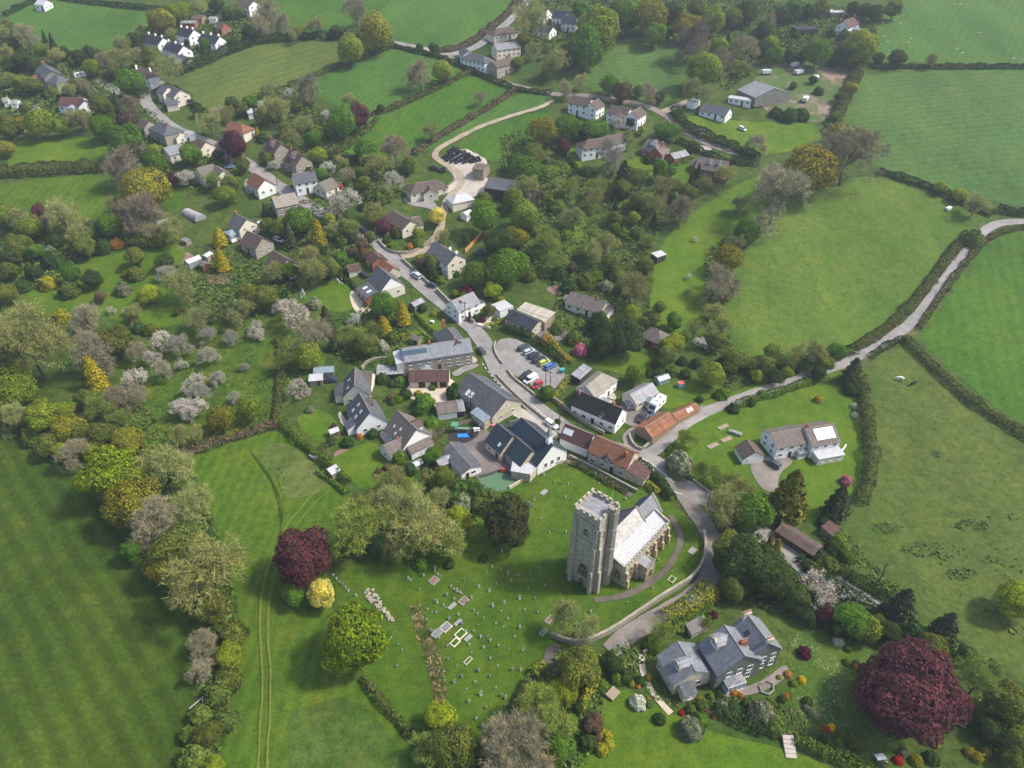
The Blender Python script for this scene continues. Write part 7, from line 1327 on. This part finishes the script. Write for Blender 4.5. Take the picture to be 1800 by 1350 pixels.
# ---------------------------------------------------------------- trees and shrubs: kind, crown middle x y, crown width (photo pixels)
plants("""U 196 831 118 .85;T 290 829 96;Y 236 888 96;B 280 915 88;E 312 968 98;T 365 1008 132;T 330 890 10;G 229 968 46;T 335 890 78;Y 300 985 80;E 372 1065 70;Z 405 1110 50;L 402 1150 50;Z 398 1190 48;Z 378 1215 50;Z 395 1262 44;E 365 1290 48;Z 340 1330 60;L 375 1345 40;Z 330 1290 36;B 360 1130 50;B 352 1180 46;Z 350 1255 40
O 15 700 62;O 75 730 66;L 110 722 42;Y 121 752 56;L 108 792 36;T 30 732 50;O 40 690 50;Z 60 760 46;B 140 790 40;E 150 765 50;E 178 765 58;Y 227 775 52;T 327 765 46;Y 388 736 50;O 438 716 48;N 209 704 46;B 240 700 40;K 320 716 40;K 342 718 40;R 350 690 36;R 413 697 22;E 150 700 40;M 180 720 56;M 210 740 40;B 130 800 45;E 85 780 46;L 155 790 40;Z 260 790 40
T 52 606 124;T 20 590 90;A 163 655 42 1.6;O 25 668 62;O 5 640 50;N 161 618 72;E 203 597 62;B 151 560 52;K 285 599 36;R 315 607 42;K 267 630 30;B 242 620 34;W 317 642 22;B 287 652 34;K 238 665 42;K 342 676 40;R 365 590 30;R 405 592 27;R 450 575 24;R 365 627 34;R 428 645 18;R 383 665 30;K 448 582 24;T 425 551 45;E 441 519 50;T 350 562 46;T 320 504 58;R 293 481 30;D 290 458 34;E 237 450 40;D 161 489 38;D 58 477 27;L 261 516 42 .8;J 83 494 30;V 176 521 24;G 123 478 36;E 10 515 40;q 204 426 22;G 62 441 30;S 93 450 38;E 250 425 26;I 215 505 28;Z 238 478 30;J 222 480 16;S 243 574 22;Z 262 577 24;Z 234 560 20;K 222 548 14;J 106 552 28;W 195 545 14;T 234 550 32;V 310 548 14
O 10 378 42;T 38 388 42;P 68 370 25 1.2;N 80 392 28;T 113 383 62;G 196 395 42;T 201 363 38;N 252 378 60 1.2;T 298 402 46;E 30 430 44;T 140 415 44;D 20 450 40;D 95 425 30;I 86 440 28;E 150 432 40;S 180 430 30;E 15 475 36;Z 120 505 36;S 40 500 26;O 55 400 40;D 160 405 40;N 225 370 40;B 265 410 36;E 285 420 30
G 228 144 50;C 93 78 20 1.8;C 77 63 10 2;D 138 100 30;D 157 92 20 1.4;O 161 118 30;D 38 105 36;D 58 110 30;D 20 112 30;T 100 100 30;D 112 92 26;E 268 102 44;T 293 126 46;T 212 106 40;B 183 105 26;P 222 88 14;T 240 100 30;E 176 185 38;X 209 190 24 2.2;N 228 184 30;G 182 223 44;V 226 211 32;G 222 244 60;O 70 215 50;O 106 222 34;T 142 212 40;E 12 222 44;Y 8 260 30;Y 33 217 30;N 219 293 64;N 239 262 36;G 273 287 44;O 272 265 28;Y 256 330 82 .85;Y 240 345 50;P 303 313 25;W 327 312 30;P 410 255 46 1.3;G 335 270 36;D 383 270 22;M 373 318 30;O 395 342 36;E 426 287 30;E 405 322 36;T 369 215 40;D 347 196 20;K 383 196 20;D 408 182 26;G 440 180 30;E 425 190 26;T 400 200 24
O 320 20 32;Y 285 36 46;O 305 22 36;L 265 55 22;D 380 8 28;D 398 25 22;T 350 15 30;D 20 75 26;T 8 95 30;B 45 62 34;E 15 45 24;T 5 60 26;O 70 85 22;E 200 125 26;E 130 150 24;O 35 145 30;T 15 140 24;E 60 150 30;T 120 160 28;B 145 150 26;E 45 190 26;Z 90 160 24;T 250 55 20;D 235 70 30;T 215 80 30;D 245 84 24;O 420 20 20;D 410 75 24;G 360 80 22;D 330 75 16;T 300 60 20;D 440 60 30
O 615 85 50;Y 659 55 62;B 626 25 42;Y 666 72 26;D 762 84 19;S 737 82 15;B 737 131 46;O 777 124 38;B 543 156 48;B 473 23 42;B 498 42 32;T 556 46 32;L 525 52 20;B 455 45 36;T 520 60 24;D 590 55 26;G 601 212 46 1.2;P 630 202 40 1.25;T 614 176 24;D 669 190 18;B 844 174 21;T 758 232 27;G 643 262 44 .8;N 695 268 50;L 692 247 26;T 661 292 42;W 692 318 28 1.2;D 717 297 24;T 488 194 46;K 573 202 19;T 473 161 32;W 457 186 20;G 549 242 30;L 558 272 32;W 576 296 26;W 480 290 18;G 566 305 20;T 513 244 34;W 508 164 18;O 523 186 18;E 460 205 30;T 535 218 26;Z 550 225 24;E 500 225 26;S 460 240 20;E 580 230 24;B 610 310 26;E 640 320 26;S 625 300 22;Z 665 345 30;E 720 285 24;T 680 335 24;D 640 345 18;q 436 228 14;A 452 232 12;O 470 278 20;S 545 300 20;T 600 285 22
O 1052 52 78;G 1030 82 68;O 1000 88 44;T 975 111 46;G 959 133 20;G 1104 26 52;Y 1144 28 58;G 1021 18 40;Y 1207 46 46;O 1252 35 46;N 1222 72 62;O 1265 80 32;C 1279 73 16 2;O 1235 120 60;B 1268 108 42;L 1289 111 18;B 1313 84 38;D 1313 20 46;T 1225 161 42;G 1071 148 34;V 1094 161 36;B 1139 162 34;G 1122 160 20;T 1021 144 26;B 993 156 28;Y 954 228 52 .95;G 998 222 46;P 991 258 26 1.3;E 938 272 42;G 1046 226 52 .6;D 1025 228 30;G 1173 229 48 .6;D 1217 257 22;K 1086 213 26;R 1071 270 48 1.1;X 1096 312 48 1.2;G 1159 298 26 1.6;C 1227 307 22 1.8;C 1215 315 16 1.8;T 1275 310 40;T 1187 330 30;T 933 38 62;E 923 70 34;D 1080 60 30;G 923 297 62 .8;B 1328 256 34;D 905 285 36;D 940 300 40;L 1127 228 18;D 1110 215 20;T 1105 243 26;D 1160 170 24;E 910 110 24;T 1305 120 24;D 1340 85 30;E 1290 30 34;D 1345 50 30;D 1180 20 40;E 1225 15 36;D 1085 15 30;G 1150 60 40;D 1172 58 26;V 1160 335 16 1.3;I 962 280 14;S 1030 300 24;S 1140 280 16;B 1352 40 30;D 960 95 20;T 935 90 26;G 1060 62 30;O 1030 40 34
O 1514 80 58;G 1437 92 46;D 1577 101 35 .85;T 1637 106 23;Y 1423 298 92 .95;B 1491 270 98 .95;B 1365 342 96 .95;O 1572 15 34;D 1541 22 34;D 1520 18 30;D 1480 95 34;D 1467 105 28;G 1362 95 30;D 1390 98 30;D 1410 98 24;O 1355 75 30;D 1545 102 24;T 1455 80 24;D 1375 25 34;G 1395 15 36;D 1420 20 30;E 1445 12 30;D 1500 15 30;L 1655 328 24;L 1687 342 26;T 1715 360 38;Z 1713 415 36;J 1470 225 28;E 1470 205 22;Y 1497 155 24;D 1478 170 22;Z 1458 222 20;D 1395 150 14;D 1430 140 16;S 1388 200 30;S 1410 198 26;S 1365 195 22;S 1440 158 18;D 1460 60 20;E 1485 60 20;B 1465 270 60;S 1400 60 16
A 388 456 29 1.45;A 385 416 30 1.1;A 558 408 31 1.55;X 508 410 28 1.7;C 533 393 16 2;C 465 368 14 1.8;T 548 463 56;P 673 398 30;Q 769 379 34;W 606 355 52;G 525 388 50;E 495 400 36;E 470 395 30;V 636 428 26;G 598 456 30;V 621 441 20;J 740 453 22;L 735 410 23;q 721 431 13;G 850 380 50 1.3;D 878 425 60;Y 898 412 30;G 893 466 68 .95;G 835 481 44;p 820 509 24;L 865 509 32;J 880 525 16;A 707 549 32 1.4;A 674 572 33 1.1;G 674 534 46;X 573 562 34 1.6;X 585 595 26 1.6;K 515 549 52;O 541 624 50;B 551 594 60;W 624 562 26;M 621 592 40;E 644 604 44;W 667 607 27;K 455 588 20;M 505 634 40;E 463 521 48;K 523 683 34;G 689 637 24;W 492 538 26;V 640 445 22;E 650 415 22;E 612 400 36;T 585 405 30;Z 600 420 26;D 620 420 20;E 655 385 32;T 660 370 30;Z 700 405 24;H 690 430 20;Z 735 425 22;S 680 420 16;J 745 425 12;E 580 470 40;D 560 440 30;I 552 530 24;G 505 475 36;T 480 480 40;Z 530 495 24;L 580 385 26;J 596 378 14;S 640 360 20;E 850 350 30;D 820 420 20;T 780 415 24;E 760 460 30;V 742 462 24;S 800 478 16;E 860 545 24;S 765 480 22;H 775 490 18;J 706 588 12;Z 690 590 24;M 660 580 30
O 920 376 52;O 902 350 40;Y 913 418 36;T 1008 383 38;E 1081 383 27;G 1080 400 20;L 1114 383 28;E 1125 350 34;T 1061 436 52;E 1076 463 38;E 1134 466 32;T 1111 506 60;L 1111 552 32 1.2;D 1054 564 38 1.1;D 1040 572 24;G 1187 564 34;D 1101 588 76 .9;D 1064 600 52;L 1172 608 34;L 1187 600 36;E 1172 626 38;W 1230 602 24;k 1021 612 24;q 957 598 18;O 1117 657 38;G 1316 408 46;T 1295 430 34;Y 1280 453 50;B 1263 491 55;B 1258 516 40;B 1290 505 34;T 1255 549 36;T 1265 579 42;E 1262 600 34;E 1290 632 52;D 1275 640 34;T 1220 579 30;O 1252 657 46;M 975 461 36;M 963 423 46;Z 1031 489 34;H 945 440 30;S 985 480 30;T 1147 360 42;B 1197 370 52;Z 1119 408 28;M 1140 425 26;H 1095 410 24;M 1090 330 34;H 1130 375 22;C 1082 358 12 1.8;C 1150 385 14 2;W 1211 486 11;B 1209 513 8;W 1222 420 10;S 1000 500 30;Z 930 480 28;Z 1015 530 22;V 1005 470 20;M 1140 500 28;E 1160 540 26;D 1130 570 26;E 1150 560 24;I 1065 500 24;Z 1085 480 28;H 1050 480 24;Z 1020 446 22;H 995 410 22;Z 940 400 28;Z 980 360 30;T 1040 350 36;M 1050 330 32;M 1000 330 34;Z 960 345 30;T 930 330 44;E 1110 310 40;S 1225 636 22;S 1200 632 18;Z 980 575 24;Z 1010 590 30;D 1045 620 22;V 1085 510 20;T 1170 330 40;G 1180 300 20;E 1210 340 36;T 1240 325 30;D 1255 300 20;T 1300 360 30
O 1357 617 30;M 1378 637 34;T 1423 625 52;L 1383 655 28;G 1471 620 38;O 1450 640 34;X 1501 650 44 1.1;D 1405 640 34;E 1345 640 34;D 1360 660 34;L 1330 660 26;E 1320 640 30;D 1440 655 30;S 1500 680 30
M 640 925 92;T 700 890 90;T 742 932 100;D 668 955 46 1.3;L 805 910 54;1 890 912 104 .95;P 530 978 106 .98;Q 565 1043 58;G 520 1043 44;U 622 1122 134 .88;M 600 965 36;T 690 850 60;E 700 870 60;E 640 890 50;M 790 955 60;S 790 990 18;I 928 885 14;L 775 1262 62;E 795 1312 84;M 760 1318 60;B 890 1312 92;T 700 960 60;H 740 990 24;S 850 980 16;T 770 880 40;E 780 840 50;S 800 860 56;S 830 862 40;I 810 880 40;Z 840 885 30;D 775 850 30
T 1008 1090 72;E 1020 1172 82;D 1076 1166 38;L 990 1215 56;M 950 1252 92;B 920 1312 96;G 985 1312 52;G 1000 1270 30;S 1035 1302 34;J 1055 1285 20;J 1068 1290 18;J 1070 1305 20;J 1058 1315 24;V 1050 1298 16;w 1122 1232 29;I 1215 1277 44;H 1232 1262 28;q 1256 1258 10;I 1340 1250 46;Z 1362 1275 34;V 1045 1270 40;D 1015 1248 24 1.6;H 1060 1205 22;Z 1040 1190 24
D 1310 985 100;E 1290 970 74;D 1345 1005 90;D 1375 1030 60;E 1290 1030 50;D 1400 1050 56;K 1437 1035 66 .7;P 1455 1078 38;G 1500 1090 60;O 1525 1105 50;D 1475 1105 44;X 1588 1060 66 1.1;X 1665 1100 60 1.1;M 1720 1195 72;E 1775 1240 80;E 1790 1300 60;L 1788 1055 72;G 1322 898 76 .95;T 1270 890 76;E 1290 910 50;F 1390 868 86 1.25;X 1475 880 56 1.2;A 1365 965 24 2.2;A 1355 950 16 2;M 1205 772 34;I 1195 810 50 .9;M 1240 830 44;T 1300 860 50;M 1350 880 30;M 1280 850 40;P 1560 1215 110 .9;P 1625 1195 108;P 1590 1245 150 .9;P 1660 1230 90;P 1610 1190 140;S 1450 915 24;S 1465 960 30;k 1488 842 20;S 1440 970 24;Z 1455 990 40;S 1430 1000 30;H 1475 950 30;H 1490 975 26;D 1560 1110 50;S 1610 1110 50;E 1640 1135 50;S 1745 1170 30;M 1240 1095 22;M 1165 1110 46;H 1150 1130 34;H 1200 1100 24;p 1255 1078 16;S 1445 1085 20
S 1460 1060 40;D 1420 1085 34;E 1545 1100 40;D 1700 1150 40;D 1740 1280 50;S 1720 1270 30;S 1640 1330 26;E 1780 1330 44;p 1415 1145 24;q 1386 1184 14;y 1410 1194 15;H 1396 1200 14;q 1382 1223 12;S 1375 1228 14;I 1418 1243 14;I 1432 1255 20;S 1420 1232 18;r 1453 1281 13;y 1463 1277 14;Z 1480 1287 20;Z 1505 1300 34;H 1475 1303 16;S 1447 1298 16;S 1422 1298 14;H 1430 1302 10;r 1580 1335 17;I 1588 1322 18;J 1612 1335 22;I 1552 1342 16;J 1645 1305 16;H 1490 1162 15;H 1492 1140 13;Z 1505 1165 14;q 1505 1170 12;J 1705 1320 18;J 1720 1330 20;J 1735 1320 16;w 1475 1125 20;q 1290 1215 15;q 1302 1222 12;V 1282 1212 10;S 1265 1218 16;H 1250 1222 14;H 1210 1222 14;H 1192 1218 12;Z 1235 1240 24;Z 1215 1245 20;I 1270 1240 24;J 1230 1228 12;S 1290 1240 20;r 1198 1252 10;V 1240 1252 14;J 1140 1190 14;S 1125 1195 20;J 1110 1200 14;q 1122 1206 9;q 1140 1228 8;S 1160 1262 22;Z 1140 1235 16;S 1310 1235 14;J 1370 1190 10;S 1100 1185 30;H 1085 1190 24
J 735 690 14;H 745 703 38;S 800 685 34 .9;S 672 662 24;H 703 668 22;S 690 672 16;J 735 672 14;V 685 698 14;H 760 680 12;H 700 700 16;S 712 690 22;I 755 760 22;H 760 742 30;H 750 775 24;H 700 800 30;r 690 822 9;p 700 825 16;p 680 820 14;V 665 828 14;S 720 823 24;Z 710 800 20;q 632 766 12;S 610 775 22;S 580 775 16;V 587 748 12;H 600 755 14;I 545 718 16;G 760 800 30;E 772 795 26;S 735 720 20;S 665 735 16;H 620 708 14;S 655 760 20;H 850 700 14;S 862 712 16;G 960 690 27;J 985 708 12;S 980 740 12;H 1020 715 14;p 848 560 12;C 826 556 9 2.2;C 834 556 7 2;S 841 562 8;L 800 515 14;H 815 520 20;J 762 550 12;S 742 540 16;I 730 530 14;V 1040 700 14;H 740 615 20;S 760 640 14;w 790 630 16;S 770 628 14;J 1440 700 16;S 1160 655 20;H 1180 650 22;S 1205 655 20;V 1150 640 12;S 1140 655 16;H 1270 690 24;S 1255 640 24;H 870 560 10;S 690 705 14;S 1230 700 14;H 1340 690 16;w 1502 712 12;w 1503 728 12;S 1290 715 22;S 1320 705 18
""")

# ---------------------------------------------------------------- undergrowth
SG = 'tangled mixed undergrowth and brambles '
for k, (lb, px, d, lf, ht) in enumerate((
 ('in the wild thicket', [(930, 330), (1000, 300), (1130, 300), (1200, 330), (1190, 380), (1150, 420), (1150, 480), (1140, 560), (1090, 620), (1000, 600), (960, 580), (985, 510), (930, 480), (905, 400)], 3.4, .42, 2.2), ('under the left tree belt', [(0, 640), (60, 690), (150, 770), (230, 800), (330, 830), (370, 900), (400, 990), (420, 1060), (410, 1100), (350, 1095), (270, 1005), (215, 930), (150, 840), (60, 800), (0, 750)], 3.6, .42, 1.8), ('down the brown hedge strip', [(350, 1095), (415, 1090), (420, 1140), (402, 1250), (380, 1380), (290, 1400), (318, 1310), (345, 1220), (352, 1150)], 6, .36, 1.7),
 ('in the wild garden', [(0, 360), (90, 385), (215, 395), (290, 390), (300, 425), (190, 442), (140, 455), (100, 495), (0, 525)], 3, .45, 1.8), ('round the allotments', [(300, 470), (400, 440), (480, 470), (560, 480), (520, 520), (470, 560), (340, 560), (320, 510)], 3, .42, 1.6), ('along the upper gardens', [(430, 170), (500, 150), (580, 200), (590, 260), (650, 290), (700, 300), (720, 340), (660, 370), (580, 360), (540, 290), (470, 220)], 2.2, .5, 1.6),
 ('in the middle gardens', [(470, 360), (560, 350), (640, 420), (660, 440), (600, 490), (540, 480), (460, 400)], 3, .42, 1.6), ('in the field boundary', [(1240, 440), (1300, 400), (1330, 420), (1290, 460), (1285, 520), (1265, 560), (1290, 610), (1320, 640), (1280, 690), (1240, 640), (1235, 560)], 3.4, .42, 2), ('below the manor trees', [(1270, 950), (1330, 930), (1400, 1010), (1500, 1070), (1600, 1080), (1700, 1140), (1800, 1220), (1850, 1350), (1730, 1340), (1700, 1180), (1560, 1130), (1470, 1110), (1400, 1090), (1300, 1060), (1260, 1010)], 4, .38, 1.8),
 ('beside the lower lane', [(940, 1180), (990, 1140), (1060, 1150), (1130, 1110), (1160, 1150), (1100, 1200), (1060, 1240), (1030, 1350), (830, 1400), (780, 1330), (860, 1290)], 4.5, .36, 1.5), ('in the manor flower beds', [(1110, 1190), (1160, 1200), (1240, 1225), (1330, 1225), (1370, 1230), (1420, 1260), (1480, 1300), (1390, 1300), (1290, 1260), (1200, 1250), (1150, 1230)], 9, .22, .7), ('round the tall pasture rushes', [(1440, 940), (1480, 930), (1540, 1000), (1600, 1050), (1560, 1070), (1480, 1010)], 5, .34, 1.2),
 ('among the top woods', [(900, 0), (1200, -20), (1350, 0), (1540, 20), (1540, 70), (1350, 110), (1280, 160), (1210, 120), (1180, 60), (1090, 62), (990, 110), (930, 90)], 1.4, .6, 2.2), ('in the top left woods', [(0, 60), (80, 85), (220, 90), (270, 60), (330, 30), (450, 0), (450, 70), (300, 140), (230, 190), (120, 230), (0, 240)], 1.6, .6, 2), ('under the left hillside trees', [(180, 230), (260, 190), (330, 250), (400, 290), (420, 360), (330, 330), (240, 330), (200, 290)], 2.2, .5, 1.8), ('behind the school', [(745, 800), (780, 780), (840, 850), (890, 870), (840, 900), (770, 900), (740, 860)], 6, .34, 1.5), ('beside the yew', [(600, 880), (760, 860), (840, 880), (840, 920), (770, 990), (640, 990), (590, 940)], 4, .36, 1.2),
 ('round the farm barns', [(880, 240), (960, 220), (1010, 320), (920, 350), (950, 330), (880, 300)], 2, .5, 2), ('in the orchard bottom', [(140, 690), (230, 680), (300, 770), (330, 800), (300, 820), (200, 790)], 3.4, .42, 1.2), ('along the top right woods', [(1340, 60), (1540, 60), (1530, 112), (1340, 112)], 1.6, .6, 2.4), ('beside the street gardens', [(650, 520), (700, 540), (760, 600), (690, 650), (600, 640), (560, 560), (620, 560)], 3, .4, 1.5))):
    scrub('undergrowth', SG+lb, px, d, lf, ht, seed=k+1)
scrub('undergrowth', 'pale tussocky grass in the uncut middle of the meadow', [(450, 790), (500, 770), (560, 820), (590, 850), (540, 880), (505, 880), (480, 840)], 4, .22, .2, .03, 'tallgrass', 31, .05); scrub('undergrowth', 'rushes and dark tufts in the lower pasture', [(1640, 920), (1800, 900), (1900, 1050), (1850, 1150), (1700, 1080), (1600, 1000)], .8, .4, .5, .05, 'scrub', 32, .15)
scrub('undergrowth', 'long grass and dandelions under the orchard trees', [(210, 650), (340, 590), (480, 570), (570, 610), (520, 690), (470, 740), (330, 785), (240, 760)], 2.2, .32, .5, .05, 'tallgrass', 33, -.05); scrub('undergrowth', 'dead grass on the churchyard bank', [(716, 1065), (738, 1060), (752, 1100), (775, 1150), (788, 1235), (765, 1245), (750, 1170), (728, 1110)], 9, .22, .3, .03, 'deadgrass', 34, -.5)

for k, (a, b, r_, lb) in enumerate(((1708, 925, 22, 'widest dark rush patch in the horse pasture'), (1740, 985, 13, 'small rush patch below the widest one'), (1560, 930, 20, 'rush patch near the tall olive hedge'), (1620, 965, 26, 'streak of rushes across the middle of the horse pasture'), (1690, 1010, 20, 'rush patch uphill of the lone lime tree'), (1645, 800, 10, 'faint tuft patch high in the horse pasture'))):
    scrub('rushes', lb, [(a+r_*1.5*math.cos(t), b+r_*.6*math.sin(t)) for t in (0, .8, 1.6, 2.4, 3.1, 3.9, 4.7, 5.5)], 7, .24, .45, .05, 'rush', 50+k, -.15)

# ---------------------------------------------------------------- labels that say where each plant and stone stands
LM = [('church tower', 1035, 960), ('church chancel', 1145, 930), ('slate manor', 1270, 1150), ('copper beech', 1605, 1215), ('white solar house', 1415, 790), ('white garage', 1320, 800), ('black-roofed cottage', 1055, 730), ('red-tiled cottage', 1070, 800), ('school', 930, 790), ('classroom hut', 808, 805), ('village hall', 850, 690), ('stone farmhouse', 765, 620), ('car park', 940, 640), ('garage block', 755, 660), ('two-wing white gable', 700, 770), ('four-skylight white gable', 640, 730), ('cream gabled house', 620, 670), ('big orchard', 400, 660), ('striped dark field', 250, 1150), ('wheel-rut meadow', 500, 1100), ('round lime tree', 622, 1120), ('churchyard kerbed graves', 800, 1110), ('yew', 888, 912), ('purple tree', 530, 978), ('horse pasture', 1650, 850), ('lane bend', 1520, 620), ('rusty barn', 1160, 745), ('motorhome', 1154, 711), ('brick pavilion', 1160, 590), ('thicket bungalow', 1035, 525), ('dark slate barn', 925, 560), ('white street cottage', 815, 540), ('tall slate farmhouse', 785, 450), ('white-gabled dark house', 680, 500), ('street trampoline', 845, 441), ('hip-roofed bungalow', 710, 385), ('farm bungalow', 750, 330), ('silage bales', 815, 270), ('farm barns', 890, 325), ('long white farmhouse', 1060, 245), ('white twin houses', 1060, 185), ('brick dormer houses', 1200, 265), ('big grey barn', 1320, 155), ('lone white cottage', 1490, 40), ('sheep field', 1680, 60), ('blue-green field', 1660, 220), ('pale pasture', 1480, 470), ('ochre field oak', 1423, 300), ('tree-ringed field', 1100, 110), ('white top cottages', 980, 25), ('hillside terrace', 880, 100), ('hillside lane house', 840, 98), ('hay-coloured field', 470, 120), ('white semi row', 320, 75), ('slate semi', 85, 125), ('maroon bungalow', 125, 175), ('lane junction', 250, 172), ('stone hipped house', 295, 225), ('upper street roofs', 320, 250), ('L-shaped house', 365, 297), ('steep-roofed pair', 505, 262), ('red-tiled house', 412, 218), ('white slate house', 535, 310), ('maroon street cottage', 456, 312), ('polytunnel', 340, 378), ('allotment glasshouses', 355, 465), ('blue conservatory house', 420, 390), ('brown-gabled house', 490, 455), ('thatched-look house', 495, 348), ('goal-post lawn', 570, 520), ('curved wild lawn', 250, 490), ('lower left paddock', 100, 265), ('brown fallen branch', 360, 1238), ('lawn topiary', 1440, 1280), ('manor lawn', 1250, 1310), ('church lane', 1245, 1030), ('brown long outbuilding', 1402, 955), ('lane fork', 1200, 800), ('playground', 810, 765), ('wild clearing', 1020, 410), ('field shelter', 1157, 455)]
def write_labels():
    seen = {}
    for o, d, cat, x, y, grp in PENDING:
        ls = sorted(LM, key=lambda l: (l[1]-x)**2+((l[2]-y)*1.2)**2); n, lx, ly = ls[0]; dx, dy = x-lx, y-ly; dist = math.hypot(dx, dy)
        rel = 'by' if dist < 16 else (('right of' if dx > 0 else 'left of') if abs(dx) > 1.3*abs(dy) else ('behind' if dy < 0 else 'in front of'))
        seen.setdefault((d, rel, n), []).append((dist, o, cat, ls[1][0], grp, x, y))
    used = {}
    for (d, rel, n), lst in seen.items():
        lst.sort(key=lambda t: t[0])
        for k, (dist, o, cat, n2, grp, x, y) in enumerate(lst):
            lb = d+' '+rel+' the '+n
            if len(lst) > 1:
                if k == 0: lb += ', nearest to it'
                elif len(lst) == 2: lb += ', further of the two'
                else: lb += ', '+('second', 'third', 'fourth', 'fifth', 'sixth', 'seventh', 'eighth', 'ninth', 'tenth', 'eleventh', 'twelfth')[min(k-1, 11)]+' nearest to it'
            g = grp or {'shrub': 'garden shrubs and topiary', 'hedge': 'field and garden hedges'}.get(cat, 'trees of the village: '+cat)
            tag(o, lb, cat, g)
write_labels()

# ---------------------------------------------------------------- the hazy air
hz = link('haze', boxes((-1900, 1900, -300, 1600, -6, 190)), None); tag(hz, 'thin spring haze over the valley', 'haze', kind='stuff'); hz.display_type = 'WIRE'
hm = bpy.data.materials.new('haze_air'); hm.use_nodes = True; hn = hm.node_tree.nodes; hn.clear(); ho = hn.new('ShaderNodeOutputMaterial'); hv = hn.new('ShaderNodeVolumePrincipled')
hv.inputs['Color'].default_value = (.80, .88, 1.0, 1); hv.inputs['Density'].default_value = .0002; hv.inputs['Anisotropy'].default_value = .2
hm.node_tree.links.new(hv.outputs[0], ho.inputs['Volume']); hz.data.materials.append(hm)
